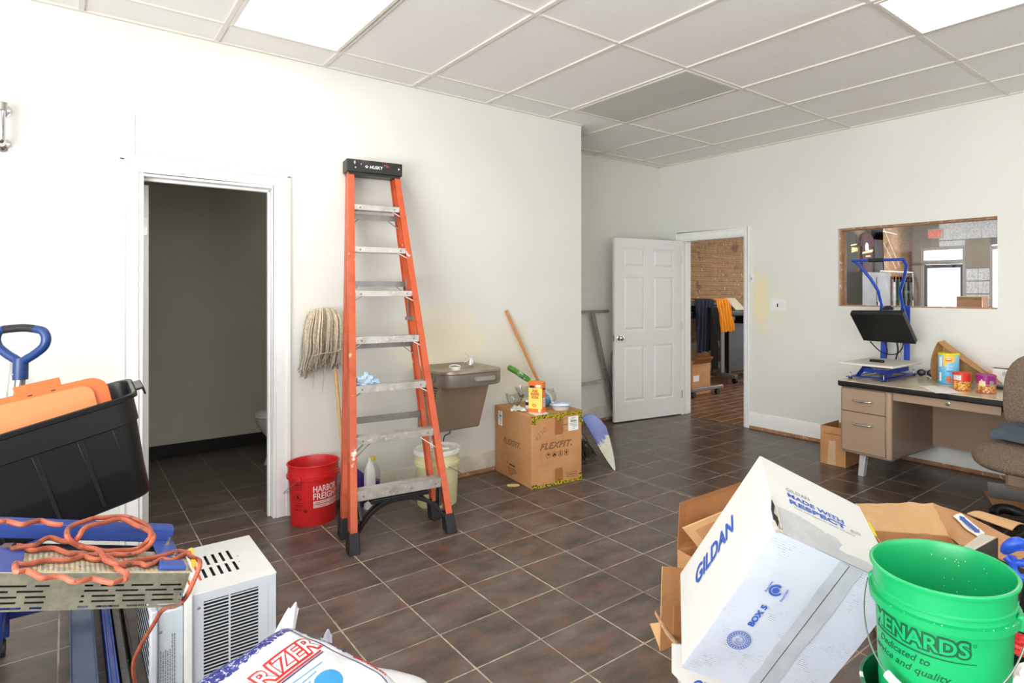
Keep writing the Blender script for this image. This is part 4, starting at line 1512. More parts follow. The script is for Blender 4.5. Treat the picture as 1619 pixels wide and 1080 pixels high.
for k in range(9):
    m.prism([(0.011, 0.050 + k * 0.006), (0.037, 0.050 + k * 0.006), (0.037, 0.052 + k * 0.006), (0.011, 0.052 + k * 0.006)], 0.0013, 0.0016, frame((w, 0, 0), (0, 1, 0), (0, 0, 1)))
m.build('fact_table_print', 'ink', t, smooth=0)
m = MB()
for i in range(9):
    a = 2 * PI * i / 9
    m.prism([(0.050 + 0.014 * math.cos(a) + 0.005 * math.cos(b), 0.052 + 0.009 * math.sin(a) + 0.004 * math.sin(b)) for b in [2 * PI * k / 8 for k in range(8)]], 0.0002, 0.0012, frame((0, 0, 0), (1, 0, 0), (0, 0, 1)))
m.build('fruit_picture', 'soda_o', t, smooth=0)

# paper bowl
MAT['bowl'] = (lambda n: n.set(n.mix(n.rng(n.math('MULTIPLY', n.rng(n.xyz()[2], 0.030, 0.034, 0, 1), n.rng(n.voro(160, out=0), 0.2, 0.5, 0.0, 1.0)), 0.3, 0.6, 0, 1), rgb(238, 238, 236), rgb(120, 170, 214)), 0.5))(NT('printed_paper_bowl'))
p = Vector((2.836, 3.672, H_ + 0.001))
t = thing('paper_bowl', 'white paper bowl with a blue printed rim on the brown box', 'bowl', p)
m = MB(); m.lathe([(0, 0.0), (0.052, 0.0), (0.058, 0.004), (0.070, 0.030), (0.084, 0.037), (0.086, 0.040), (0.083, 0.041), (0.068, 0.034), (0.056, 0.008), (0, 0.006)], 48)
m.build('bowl_body', 'bowl', t)

# crumpled papers, clear trays, sponge pack, brush
def sheet(name, label, cat, corners, mat, lift=0.012, seed=0, th=0.0006, n=18):
    A, B, C, D = [Vector(q) for q in corners]
    m = MB()
    def f(u, v):
        p = A.lerp(B, u).lerp(D.lerp(C, u), v)
        return p + Vector((0, 0, abs(lift * (mnoise.noise(Vector((u * 3 + seed, v * 3, seed))) + 0.35 * abs(math.sin(u * 3 + seed))))))
    m.grid(f, n, n, th)
    o = m.build(name, mat, None, smooth=60)
    return tag(o, label, cat) if label else o
sheet('crumpled_paper', 'crumpled white paper hanging over the edge of the brown box', 'paper', [onbox(-0.012, 0.30, -0.006), onbox(0.055, 0.175, 0.002), onbox(0.11, 0.30, 0.002), onbox(0.10, 0.46, 0.002)], 'paper', 0.022, 2)
sheet('paper_towel', 'flat paper towel under the baking soda carton', 'paper', [onbox(0.05, 0.02, 0.0005), onbox(0.16, 0.03, 0.0005), onbox(0.20, 0.18, 0.0005), onbox(0.055, 0.16, 0.0005)], 'paper', 0.0, 5)
m = MB()
def tray(u, v):
    a = 2 * PI * u
    k = 0.35 + 0.65 * v
    r = 1 + 0.10 * math.sin(a * 12)
    return Vector((0.085 * k * r * math.cos(a), 0.065 * k * r * math.sin(a), 0.003 + 0.085 * (v ** 1.8) + 0.02 * mnoise.noise(Vector((math.cos(a) * 2, math.sin(a) * 2, v * 2))) * v))
m.grid(tray, 96, 14, 0.0008, closed_u=True)
o = m.build('clear_plastic_tray', 'clear', None); o.matrix_basis = FM @ Matrix.Translation((0.10, 0.46, H_ + 0.002)) @ Matrix.Rotation(0.5, 4, 'Z') @ Matrix.Rotation(0.15, 4, 'Y')
tag(o, 'crinkled clear plastic tray at the back of the brown box', 'plastic tray')
m = MB()
m.grid(tray, 96, 14, 0.0008, closed_u=True)
o = m.build('clear_plastic_dish', 'clear', None); o.matrix_basis = FM @ Matrix.Translation((0.20, 0.44, H_ + 0.055)) @ Matrix.Rotation(-0.4, 4, 'Z') @ Matrix.Rotation(-0.25, 4, 'X')
tag(o, 'clear plastic dish lying behind the baking soda carton', 'plastic dish')
m = MB(); m.box(-0.02, 0.02, -0.014, 0.014, 0, 0.075)
o = m.build('small_tub', ['white_p'], None, bevel=0.004); o.matrix_basis = FM @ Matrix.Translation((0.118, 0.255, H_ + 0.001)); tag(o, 'small white tub with a black band left of the baking soda carton', 'tub')
m = MB(); m.box(-0.0206, 0.0206, -0.0146, 0.0146, 0.035, 0.058); ob = m.build('black_band', 'ink', o)
MAT['sponge'] = plain('blue_pompom', (92, 164, 224), 0.7, var=0.3, vs=90, bump=0.6, bs=160)
crumple('wrapped_sponge', 'bag of blue sponges behind the baking soda carton', 'sponge', FM @ Matrix.Translation((0.278, 0.30, H_ + 0.001)), 0.060, 0.045, 0.062, 'sponge', 0.12, 3)
m = MB()
def wrap(u, v):
    a = 2 * PI * u
    r = (0.070 + 0.02 * mnoise.noise(Vector((math.cos(a) * 3, math.sin(a) * 3, v * 4)))) * math.sin(PI * min(v + 0.08, 1) * 0.93) ** 0.5
    return Vector((r * 1.15 * math.cos(a) + 0.045 * v * v, r * 0.8 * math.sin(a), 0.135 * v))
m.grid(wrap, 40, 16, 0.0005, closed_u=True)
o = m.build('plastic_wrapper', 'clear', None, smooth=25); o.matrix_basis = FM @ Matrix.Translation((0.285, 0.30, H_ + 0.001)); tag(o, 'clear wrapper around the blue sponges', 'wrapper')
crumple('orange_bag', 'small orange and brown snack bag beside the blue sponges', 'bag', FM @ Matrix.Translation((0.205, 0.205, H_ + 0.001)), 0.022, 0.020, 0.030, blotchy('orange_foil', (206, 120, 60), (120, 60, 40), 40, 0.45, 0.6, 0.4), 0.3, 6)

# green-handled snow brush
g0 = aty(803, 580, 4.02); g1 = aty(838, 602, 3.93); g2 = aty(866, 622, 3.86); g3 = onbox(0.33, 0.25, 0.02)
t = thing('snow_brush', 'snow brush with a thick green foam handle lying across the brown box', 'brush', g2)
I = Matrix.Translation(-g2)
MAT['green_foam'] = blotchy('green_foam', (92, 148, 52), (66, 116, 40), 20, 0.45, 0.6, 0.7, spot2=(228, 234, 226), scale2=17)
m = MB(); pts = smooth_path([g0, g0.lerp(g1, 0.35) + Vector((0, 0, 0.004)), g0.lerp(g1, 0.7), g1], 5)
m.tube(pts, [0.012, 0.020, 0.0225, 0.023, 0.023] + [0.022] * (len(pts) - 8) + [0.020, 0.018, 0.016], 16)
m.build('foam_handle', 'green_foam', t, M=I)
m = MB(); m.tube(smooth_path([g1.lerp(g0, 0.05), g2, g3], 4), 0.010, 12); m.build('shaft', 'paper', t, M=I)

# broomstick with a mop head on the floor right of the carton
q0 = Vector((2.668, 4.176, 1.262)); q1 = Vector((3.235, 4.050, 0.045))
t = thing('floor_mop', 'mop with an orange wooden stick leaning on the wall behind the brown box', 'mop', q1)
I = Matrix.Translation(-q1)
m = MB(); m.tube([q0, q1], 0.0125, 14); m.build('stick', plain('orange_wood_stick', (206, 138, 78), 0.4, vs=30), t, M=I)
m = MB(); rnd = random.Random(9)
for i in range(110):
    a = rnd.uniform(0, 2 * PI); L = rnd.uniform(0.08, 0.24)
    p0 = q1 + Vector((rnd.uniform(-.03, .03), rnd.uniform(-.03, .02), rnd.uniform(0.02, 0.09)))
    p1 = p0 + Vector((math.cos(a) * L * 0.5, math.sin(a) * L * 0.35 - 0.04, rnd.uniform(-0.01, 0.07)))
    p2 = Vector((p0.x + math.cos(a) * L * 0.75, p0.y + math.sin(a) * L * 0.5 - 0.10, rnd.uniform(0.006, 0.05)))
    for p in (p0, p1, p2):
        if p.y > 4.17 and p.x < 3.469: p.y = 4.165
        p.z = max(p.z, 0.006)
    m.tube(smooth_path([p0, p1, p2], 4), 0.0042, 5)
s = m.build('strands', plain('dirty_mop_strands', (92, 84, 68), 0.95, var=0.4, vs=30), t, M=I); s['kind'] = 'stuff'
m = MB(); m.box(-0.07, 0.07, -0.03, 0.03, 0.03, 0.07); o = m.build('clamp', plain('green_clamp', (40, 128, 66), 0.5), t, bevel=0.006)

# worn blue and white snow-pusher blade
def shovel():
    n = NT('blue_worn_to_white')
    z = n.xyz()[2]
    f = n.math('ADD', z, n.rng(n.noise(9, 5, 0.7), 0.3, 0.7, -0.07, 0.07))
    col = n.mix(n.rng(f, 0.175, 0.215, 0, 1), rgb(222, 220, 200), rgb(44, 76, 178))
    n.set(n.mix(n.rng(n.noise(40, 3), 0.62, 0.75, 0, 0.15), col, rgb(190, 196, 220)), 0.35)
    t = thing('snow_shovel', 'blue snow shovel blade worn white at its tip beside the brown box', 'shovel', (3.273, 3.545, 0))
    o_ = Vector((3.273, 3.545, 0))
    L = [aty(920, 661, 3.78) - o_, aty(936, 686, 3.72) - o_, aty(950, 716, 3.62) - o_, Vector((-0.006, 0.0, 0.004))]
    R = [aty(957, 674, 3.88) - o_, aty(966, 698, 3.78) - o_, aty(971, 724, 3.64) - o_, Vector((0.008, 0.004, 0.004))]
    m = MB()
    def bez(P, u):
        a, b, c, d = P
        return a * (1 - u) ** 3 + b * 3 * u * (1 - u) ** 2 + c * 3 * u * u * (1 - u) + d * u ** 3
    def f2(u, v):
        p = bez(L, v).lerp(bez(R, v), u)
        return p + Vector((0.25, 0.45, 0.0)).normalized() * 0.05 * math.sin(PI * u) * (1 - v) + Vector((0, 0, 0.055 * math.sin(PI * u) * (1 - v) ** 3))
    m.grid(f2, 16, 24, 0.004)
    m.build('blade', n.m, t)
    m = MB(); m.tube(smooth_path([f2(0, 0), f2(0.25, 0), f2(0.5, 0), f2(0.75, 0), f2(1, 0)], 4), 0.006, 8); m.build('back_lip', plain('blue_shovel_lip', (40, 66, 150), 0.4), t)
shovel()
m = MB(); m.prism([(0, 0), (0.05, -0.012), (0.085, 0.004), (0.075, 0.03), (0.03, 0.036), (-0.008, 0.022)], 0, 0.006)
o = m.build('paper_scrap', plain('yellow_scrap', (226, 206, 140), 0.8), None, smooth=0); o.matrix_basis = Matrix.Translation(atz(803, 769, 0.0)) @ Matrix.Rotation(-0.6, 4, 'Z'); tag(o, 'torn pale yellow scrap on the floor at the foot of the brown box', 'scrap')

# ================================================================ ALCOVE
t = thing('aluminium_stand', 'dull aluminium folding stand leaning in the alcove behind the open door', 'stand', (4.25, 4.95, 0))
I = Matrix.Translation((-4.25, -4.95, 0))
m = MB(); m.bar((3.62, 4.93, 1.200), (4.46, 4.93, 1.200), 0.030, 0.020); m.build('top_bar', 'alu_dark', t, bevel=0.002, M=I)
for a, b in (((4.235, 4.935, 1.190), (4.560, 4.935, 0.0)), ((4.275, 4.980, 1.190), (4.600, 4.975, 0.0))):
    m = MB(); m.bar(a, b, 0.040, 0.024, (1, 0, 0)); m.build('leg', 'alu_dark', t, bevel=0.003, M=I)
m = MB(); m.bar((3.62, 4.90, 0.430), (4.36, 4.90, 0.455), 0.035, 0.012); m.box(3.98, 4.04, 4.888, 4.894, 0.42, 0.465); m.build('lower_bar', 'alu', t, M=I)
m = MB()
for k in range(5):
    p = Vector((4.235, 4.935, 1.19)).lerp(Vector((4.560, 4.935, 0)), 0.18 + 0.16 * k)
    m.ell(p + Vector((0, -0.014, 0)), (0.006, 0.004, 0.006), 8, 5)
m.build('rivet', 'alu', t, M=I)
pts = smooth_path([Vector((4.83, 4.95, 0.93)), Vector((4.62, 4.94, 0.86)), Vector((4.50, 4.94, 0.70)), Vector((4.49, 4.94, 0.54)), Vector((4.56, 4.95, 0.30)), Vector((4.75, 4.96, 0.06))], 6)
m = MB(); m.tube(pts, 0.011, 10); tag(m.build('grey_hose', 'alu_dark', None), 'curved grey hose hanging behind the open white door', 'hose')

# ================================================================ DESK
MAT['desk_metal'] = plain('desk_taupe_metal', (176, 150, 128), 0.32, 0.1, var=0.06, vs=2)
MAT['leg_steel'] = plain('polished_leg', (226, 228, 230), 0.3, 0.35, var=0.05)
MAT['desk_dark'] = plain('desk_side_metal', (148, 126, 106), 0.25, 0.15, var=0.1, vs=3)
MAT['desk_top'] = blotchy('desk_laminate', (208, 192, 158), (196, 178, 142), 3, 0.45, 0.65, 0.22)
dx = Vector((-0.0610, -0.998, 0)).normalized()
DM = frame((4.546, 2.372, 0), dx, z=UV)      # x along the front, y to the wall, z up
if DM.col[1].xyz.x < 0: DM = frame((4.546, 2.372, 0), dx, y=(1, 0, 0))
ZT = 0.730
t = thing('office_desk', 'old taupe metal desk under the interior window', 'desk', DM)
Ld, Dd = 1.56, 0.755
m = MB(); m.prism(rrect(0, Ld, 0, Dd, 0.03), ZT - 0.006, ZT); top = m.build('desktop', 'desk_top', t, label='worn cream laminate desktop')
m = MB(); m.prism(rrect(-0.004, Ld + 0.004, -0.006, Dd + 0.002, 0.034), ZT - 0.046, ZT - 0.0045); m.build('edge_trim', 'blk', top, bevel=0.010, segs=3, label='black rubber edge')
def pedestal(x0, x1, nm):
    m = MB()
    m.prism(rrect(x0, x1, 0.022, Dd - 0.02, 0.030, 4), 0.172, ZT - 0.045)
    p = m.build(nm, 'desk_metal', t, bevel=0.018, segs=3)
    zs = ((0.500, 0.672), (0.196, 0.495))
    for z0, z1 in zs:
        m = MB(); m.box(x0 + 0.024, x1 - 0.044, 0.014, 0.024, z0, z1)
        d = m.build('drawer', 'desk_metal', t, bevel=0.003)
        m = MB(); m.box(x0 + 0.022, x1 - 0.042, 0.0185, 0.0225, z0 - 0.002, z1 + 0.002); m.build('drawer_gap', 'ink', d)
        cx = (x0 + x1) / 2 - 0.012; zz = z1 - 0.085
        m = MB(); m.tube(smooth_path([(cx - 0.078, 0.013, zz + 0.004), (cx - 0.070, -0.008, zz + 0.003), (cx - 0.04, -0.016, zz), (cx, -0.018, zz - 0.001), (cx + 0.04, -0.016, zz), (cx + 0.070, -0.008, zz + 0.003), (cx + 0.078, 0.013, zz + 0.004)], 4), 0.0065, 10)
        m.build('handle', 'chrome', d)
pedestal(0.010, 0.420, 'pedestal')
pedestal(1.135, 1.545, 'pedestal')
m = MB(); m.box(0.424, 1.118, 0.030, 0.046, 0.622, 0.682); cd = m.build('centre_drawer', 'desk_metal', t, bevel=0.003)
m = MB(); m.box(0.428, 1.110, 0.046, 0.50, 0.640, 0.680); m.build('drawer_tray', 'desk_dark', cd)
m = MB(); m.lathe([(0, 0), (0.014, 0), (0.015, 0.004), (0.011, 0.006), (0.004, 0.006), (0.003, 0.004), (0, 0.004)], 20, axis((0.80, 0.030, 0.655), (0.80, -1, 0.655))); m.build('lock', 'steel', cd)
m = MB(); m.box(0.420, 1.135, Dd - 0.09, Dd - 0.078, 0.20, ZT - 0.046); m.build('modesty_panel', 'desk_metal', t)
m = MB(); m.box(0.4202, 0.4225, 0.03, Dd - 0.03, 0.19, 0.68); m.build('side_panel', 'desk_dark', t)
for lx, ly in ((0.155, 0.09), (0.09, 0.66), (1.40, 0.09), (1.46, 0.66)):
    m = MB()
    m.hexa([(lx - 0.022, ly - 0.022, 0), (lx + 0.022, ly - 0.022, 0), (lx + 0.022, ly + 0.022, 0), (lx - 0.022, ly + 0.022, 0),
            (lx - 0.005, ly - 0.024, 0.175), (lx + 0.043, ly - 0.024, 0.175), (lx + 0.043, ly + 0.024, 0.175), (lx - 0.005, ly + 0.024, 0.175)])
    m.build('leg', 'leg_steel', t, bevel=0.004)


def ondesk(x, y, z=0.0):
    return DM @ Vector((x, y, ZT + z))


def todesk(p):
    return DM.inverted() @ Vector(p)


# small carton left of the desk
t = thing('small_carton', 'small open brown carton on the floor against the left end of the desk', 'box', (4.725, 2.392, 0))
m = MB(); w, d_, h = 0.30, 0.215, 0.312
m.box(0, w, 0, d_, 0, 0.006); m.box(0, 0.006, 0, d_, 0.006, h); m.box(w - 0.006, w, 0, d_, 0.006, h - 0.02); m.box(0.006, w - 0.006, 0, 0.006, 0.006, h - 0.02); m.box(0.006, w - 0.006, d_ - 0.006, d_, 0.006, h)
m.build('carton_body', 'card', t)
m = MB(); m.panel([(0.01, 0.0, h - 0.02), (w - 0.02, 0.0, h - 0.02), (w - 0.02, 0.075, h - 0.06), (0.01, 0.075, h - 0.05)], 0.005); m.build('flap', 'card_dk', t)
m = MB()
m.prism([(0.060, 0.0), (0.135, 0.004), (0.130, 0.10), (0.134, 0.195), (0.120, 0.205), (0.100, 0.196), (0.075, 0.203), (0.064, 0.10)], 0, 0.001, frame((-0.0004, 0.215, 0.0), (0, -1, 0), (0, 0, 1)))
m.build('torn_tape', plain('torn_tape_pale', (214, 176, 142), 0.6), t, smooth=0)
m = MB(); m.box(-0.001, 0.0, 0.03, 0.18, 0.252, 0.255); m.build('printed_line', 'ink_brown', t)
text_obj('lettering', 'TE', frame((0.09, -0.0006, 0.10), (1, 0, 0), (0, 0, 1)), 0.07, 'ink_blue', t, width=0.12, bold=0.04)
m = MB(); m.tube(smooth_path([(4.86, 2.52, 0.02), (4.84, 2.50, 0.20), (4.83, 2.48, 0.30), (4.86, 2.45, 0.365), (4.92, 2.42, 0.37), (4.95, 2.43, 0.33), (4.93, 2.47, 0.26), (4.90, 2.50, 0.1)], 5), 0.005, 8)
m.ell((4.885, 2.435, 0.372), (0.022, 0.016, 0.012), 12, 8)
tag(m.build('black_cable', 'blk', None), 'black cable looping out of the small open carton', 'cable')

# ---- heat press on the desk
MAT['press_blue'] = plain('press_blue_paint', (38, 74, 180), 0.35, 0.1, var=0.15, vs=9)
t = thing('heat_press', 'blue clamshell heat press open on the left end of the desk', 'heat press', (4.95, 2.20, ZT))
I = Matrix.Translation((-4.95, -2.20, -ZT))
m = MB()
z0 = ZT + 0.012
for y in (2.335, 2.075):
    m.box(4.66, 5.27, y - 0.022, y + 0.022, z0, z0 + 0.006)
m.box(4.72, 4.77, 2.085, 2.325, z0, z0 + 0.006); m.box(5.16, 5.22, 2.085, 2.325, z0, z0 + 0.006)
m.build('base_frame', 'press_blue', t, bevel=0.002, M=I)
for x in (4.69, 5.24):
    for y in (2.335, 2.075):
        m = MB(); m.cyl((x, y, ZT), (x, y, z0), 0.014, seg=14); m.build('rubber_foot', 'rubber', t, M=I)
        m = MB(); m.cyl((x, y, z0 + 0.006), (x, y, z0 + 0.030), 0.005, seg=8); m.ell((x, y, z0 + 0.034), (0.008, 0.008, 0.006), 10, 6); m.build('bolt', 'steel', t, M=I)
m = MB()
for y in (2.315, 2.095):
    m.prism([(4.73, 0.018), (4.81, 0.018), (5.02, 0.085), (5.22, 0.095), (5.22, 0.115), (4.96, 0.115), (4.86, 0.085)], -0.004, 0.004, Matrix(((1, 0, 0, 0), (0, 0, 1, y), (0, 1, 0, ZT), (0, 0, 0, 1))))
m.box(4.86, 5.20, 2.098, 2.312, ZT + 0.04, ZT + 0.075)
m.build('lower_yoke', 'press_blue', t, bevel=0.002, M=I)
m = MB()
m.prism(rrect(4.60, 5.13, 1.965, 2.385, 0.008), ZT + 0.116, ZT + 0.130)
m.build('lower_platen', plain('platen_pad_white', (224, 218, 210), 0.55, var=0.05), t, bevel=0.004, M=I)
m = MB(); m.prism(rrect(4.615, 5.115, 1.98, 2.37, 0.008), ZT + 0.1305, ZT + 0.1325)
m.prism([(4.63, 2.12), (4.66, 2.02), (4.80, 2.05), (4.74, 2.20)], ZT + 0.098, ZT + 0.099)
m.build('silicone_sheet', plain('platen_sheet_cream', (214, 208, 196), 0.5), t, smooth=0, M=I)
# upper platen, tilted open
lo0, lo1 = Vector((5.10, 2.425, 1.000)), Vector((5.10, 2.003, 0.997))
up0, up1 = Vector((4.85, 2.420, 1.230)), Vector((4.85, 2.004, 1.241))
nrm = (lo1 - lo0).cross(up0 - lo0).normalized()
if nrm.x > 0: nrm = -nrm          # faces the room, away from the wall
m = MB(); back = -nrm * 0.045
P = [lo0, lo1, up1, up0]
m.hexa([p + back for p in P] + P)
m.build('heat_platen', 'blk', t, bevel=0.004, M=I, label='black heating plate tipped open')
for y in (2.30, 2.11):
    m = MB()
    m.bar((5.19, y, ZT + 0.10), (5.20, y, 1.30), 0.010, 0.046, (1, 0, 0)) if y < 2.2 else m.bar((5.19, y, ZT + 0.10), (5.21, y, 1.02), 0.012, 0.050, (1, 0, 0))
    m.build('post', 'press_blue', t, bevel=0.002, M=I)
# A-shaped lever arms and handle
hl, hr = Vector((4.90, 2.415, 1.668)), Vector((4.90, 2.020, 1.665))
for path in ([hl, Vector((4.93, 2.38, 1.635)), Vector((4.97, 2.305, 1.52)), Vector((5.02, 2.265, 1.42)), Vector((5.06, 2.255, 1.30))],
             [hr, Vector((4.93, 2.005, 1.62)), Vector((4.98, 2.045, 1.52)), Vector((5.05, 2.105, 1.42)), Vector((5.10, 2.105, 1.30))]):
    m = MB(); m.tube(path, 0.0125, 10)
    e = path[-1]
    m.bar(e, e + Vector((0.03, 0.035, -0.16)), 0.022, 0.014, (1, 0, 0)); m.bar(e, e + Vector((0.06, -0.035, -0.20)), 0.024, 0.014, (1, 0, 0))
    m.build('lever_arm', 'press_blue', t, M=I)
m = MB(); m.tube([hl + Vector((0, 0.012, 0)), hr - Vector((0, 0.012, 0))], 0.012, 14); hb = m.build('handle_bar', 'press_blue', t, M=I)
m = MB(); m.tube([hl.lerp(hr, 0.33), hl.lerp(hr, 0.62)], 0.0165, 14); m.build('grip', 'rubber', hb, M=I)
m = MB(); m.lathe([(0, 0), (0.012, 0.0), (0.012, 0.02), (0.040, 0.028), (0.044, 0.036), (0.036, 0.046), (0, 0.050)], 20, axis((4.99, 2.165, 1.245), (4.93, 2.165, 1.32)))
m.build('pressure_knob', 'blk', t, M=I)
m = MB()
m.tube(smooth_path([(5.08, 2.36, 1.00), (5.12, 2.31, 0.93), (5.13, 2.25, 0.90), (5.13, 2.17, 0.905), (5.12, 2.12, 0.95), (5.10, 2.10, 1.00)], 6), 0.005, 8)
m.tube(smooth_path([(5.09, 2.24, 1.0), (5.15, 2.25, 0.93), (5.16, 2.26, 0.86), (5.16, 2.24, 0.80)], 6), 0.005, 8)
m.tube(smooth_path([(5.10, 2.15, 1.0), (5.14, 2.16, 0.93), (5.15, 2.18, 0.86), (5.17, 2.20, 0.80)], 6), 0.006, 8)
m.build('cable', 'blk', t, M=I)
m = MB(); m.tube([(5.17, 2.155, 0.80), (5.17, 2.155, 1.02)], 0.009, 12); m.build('gas_strut', 'steel', t, M=I)
rm = thing('remote_control', 'small black remote lying on the heat press pad', 'remote', Matrix.Translation((4.80, 2.175, ZT + 0.1328)) @ Matrix.Rotation(1.5, 4, 'Z'))
m = MB(); m.prism(rrect(-0.055, 0.055, -0.018, 0.018, 0.008), 0, 0.020); m.build('case', 'blk', rm, bevel=0.005)
m = MB()
for k in range(4): m.cyl((-0.035 + k * 0.02, 0, 0.020), (-0.035 + k * 0.02, 0, 0.0225), 0.005, seg=12)
m.build('button', 'rubber', rm)
# sunglasses
t = thing('sunglasses', 'dark sunglasses on the desk behind the heat press', 'sunglasses', Matrix.Translation((5.20, 1.965, ZT)) @ Matrix.Rotation(0.25, 4, 'Z'))
for y in (0.034, -0.034):
    m = MB(); m.ell((0, y, 0.036), (0.008, 0.031, 0.026), 20, 12); m.build('lens', 'blk', t)
m = MB(); m.tube([(0, 0.012, 0.048), (-0.004, 0, 0.050), (0, -0.012, 0.048)], 0.003, 8)
for y in (0.068, -0.068): m.tube(smooth_path([(0, y * 0.96, 0.045), (0.03, y, 0.040), (0.08, y, 0.020), (0.10, y, 0.006)], 4), 0.003, 8)
m.tube(smooth_path([(0, 0.066, 0.045), (0.002, 0.05, 0.012), (0, 0.034, 0.0075), (0, 0.01, 0.02), (0, -0.01, 0.02), (0, -0.034, 0.0075), (0.002, -0.05, 0.012), (0, -0.066, 0.045)], 4), 0.0028, 8)
m.build('frame', 'blk', t)

# ---- kraft bag and cans
MAT['kraft'] = plain('kraft_paper', (188, 140, 92), 0.7, var=0.12, vs=10, bump=0.2, bs=20)
A = atx(1493, 538, 5.06); B = atz(1478, 600, ZT + 0.001); C = atx(1584, 594, 5.16); C.z = ZT + 0.02
t = thing('paper_bag', 'open brown paper bag lying on the desk behind the snack cans', 'bag', (B.x, B.y, ZT))
I = Matrix.Translation((-B.x, -B.y, -ZT))
MAT['kraft_in'] = plain('kraft_paper_inside', (196, 156, 104), 0.75, var=0.12, vs=10, bump=0.2, bs=20)
Bb = Vector((5.13, B.y - 0.02, ZT + 0.001)); Cb = Vector((5.22, C.y, ZT + 0.001))
wav = lambda u, v, k: Vector((0.008 * mnoise.noise(Vector((u * 4, v * 4, k))), 0, 0.006 * mnoise.noise(Vector((u * 5, v * 4, k + 3)))))
m = MB()
m.grid(lambda u, v: A.lerp(C, u).lerp(Bb.lerp(Cb, u), v) + wav(u, v, 1), 16, 10, 0.0015)
m.build('back_panel', 'kraft_in', t, M=I)
m = MB()
Af = A + Vector((-0.075, 0.02, -0.012)); Bf = B + Vector((-0.05, 0.0, 0))
m.grid(lambda u, v: (A.lerp(Bb, v)).lerp(Af.lerp(Bf, v), u) + Vector((0, 0.030 * math.sin(PI * v) * u, 0)) + wav(u, v, 5) * u, 8, 14, 0.0015)
m.build('side_panel', 'kraft', t, M=I)
m = MB()
Cf = C + Vector((-0.07, 0.0, 0.004)); 
m.grid(lambda u, v: A.lerp(C, u).lerp(Af.lerp(Cf, u), v) + Vector((0, 0, -0.014 * math.sin(PI * u))) + wav(u, v, 8) * 0.7, 20, 6, 0.0015)
m.build('top_panel', 'kraft', t, M=I)
m = MB()
m.panel([Bf + Vector((0, 0, 0.001)), Vector((4.90, C.y, ZT + 0.002)), Cb + Vector((0, 0, 0.001)), Bb + Vector((0, 0, 0.001))], 0.001)
m.build('bottom_panel', 'kraft_in', t, M=I)


def can(name, label, loc, R, H, bodymat, lidmat, parts=()):
    t = thing(name, label, 'can', Vector(loc))
    m = MB(); m.lathe([(0, 0.0), (R - 0.003, 0.0), (R, 0.003), (R, H - 0.010), (R - 0.002, H - 0.008), (0, H - 0.008)], 40); m.build('body', bodymat, t)
    m = MB(); m.lathe([(R - 0.0015, H - 0.014), (R + 0.002, H - 0.014), (R + 0.002, H - 0.001), (R, H + 0.001), (R - 0.004, H), (R - 0.006, H - 0.004), (0, H - 0.004)], 40); m.build('lid', lidmat, t)
    return t


def nut_mat(name, c1, c2, c3, hi, lo=0.0, band=None):
    n = NT(name)
    z = n.xyz()[2]
    v = n.voro(75)
    g = n.ramp(v, [(0.0, rgb(*c1)), (0.45, rgb(*c2)), (0.75, rgb(*c3))])
    m_ = n.math('LESS_THAN', n.math('ADD', z, n.math('MULTIPLY', n.noise(30, 2), 0.012)), hi + 0.006)
    col = n.mix(m_, rgb(*band), g)
    if lo: col = n.mix(n.math('LESS_THAN', z, lo), col, rgb(*band))
    return n.set(col, 0.3)


lcol = rgb(150, 208, 236)
def lemon_mat():
    n = NT('blue_lemonade_print')
    z = n.xyz()[2]
    return n.set(n.mix(n.rng(z, 0.05, 0.20, 0, 1), rgb(84, 180, 226), rgb(150, 208, 236)), 0.3)
TR = Vector((4.987, 1.727, ZT))
rc = lambda R: (lambda z: R)
t = can('drink_mix_can', 'tall light blue can with a yellow lid on the desk', TR, 0.070, 0.228, lemon_mat(), plain('yellow_lid', (232, 214, 40), 0.35))
ph = math.atan2(-TR.y, -TR.x)
MAT['lemon'] = plain('lemon_yellow_print', (248, 206, 70), 0.4)
def wpoly(t, R, phi, pts, mat, name, out=0.0006):
    b = MB()
    def P(x, z): return Vector(((R + out) * math.cos(phi + x / R), (R + out) * math.sin(phi + x / R), z))
    cx = sum(p[0] for p in pts) / len(pts); cz = sum(p[1] for p in pts) / len(pts)
    n = len(pts)
    ed = []
    for k in range(n):
        a, c = pts[k], pts[(k + 1) % n]
        nn = max(1, int(math.hypot(c[0] - a[0], c[1] - a[1]) / 0.006))
        for q_ in range(nn):
            ed.append(((a[0] + (c[0] - a[0]) * q_ / nn, a[1] + (c[1] - a[1]) * q_ / nn), (a[0] + (c[0] - a[0]) * (q_ + 1) / nn, a[1] + (c[1] - a[1]) * (q_ + 1) / nn)))
    for a, c in ed:
        for j in range(4):
            u0, u1 = j / 4, (j + 1) / 4
            q = [(cx + (a[0] - cx) * u0, cz + (a[1] - cz) * u0), (cx + (c[0] - cx) * u0, cz + (c[1] - cz) * u0), (cx + (c[0] - cx) * u1, cz + (c[1] - cz) * u1), (cx + (a[0] - cx) * u1, cz + (a[1] - cz) * u1)]
            vs = [b.b.verts.new(P(*w)) for w in q]
            b.face(vs)
    return b.build(name, mat, t, smooth=0)
wpoly(t, 0.070, ph, [(-0.035, 0.195), (-0.030, 0.215), (0.03, 0.213), (0.045, 0.198), (0.040, 0.168), (0.0, 0.160), (-0.028, 0.125), (-0.036, 0.150)], 'lemon', 'lemon_picture')
wpoly(t, 0.070, ph, [(-0.022, 0.180), (-0.016, 0.190), (0.016, 0.190), (0.022, 0.181), (0.016, 0.171), (-0.016, 0.171)], 'soda_red', 'red_badge', 0.001)
wpoly(t, 0.070, ph, [(-0.018, 0.180), (0.018, 0.182), (0.014, 0.187), (-0.014, 0.187)], 'paper', 'badge_shine', 0.0014)
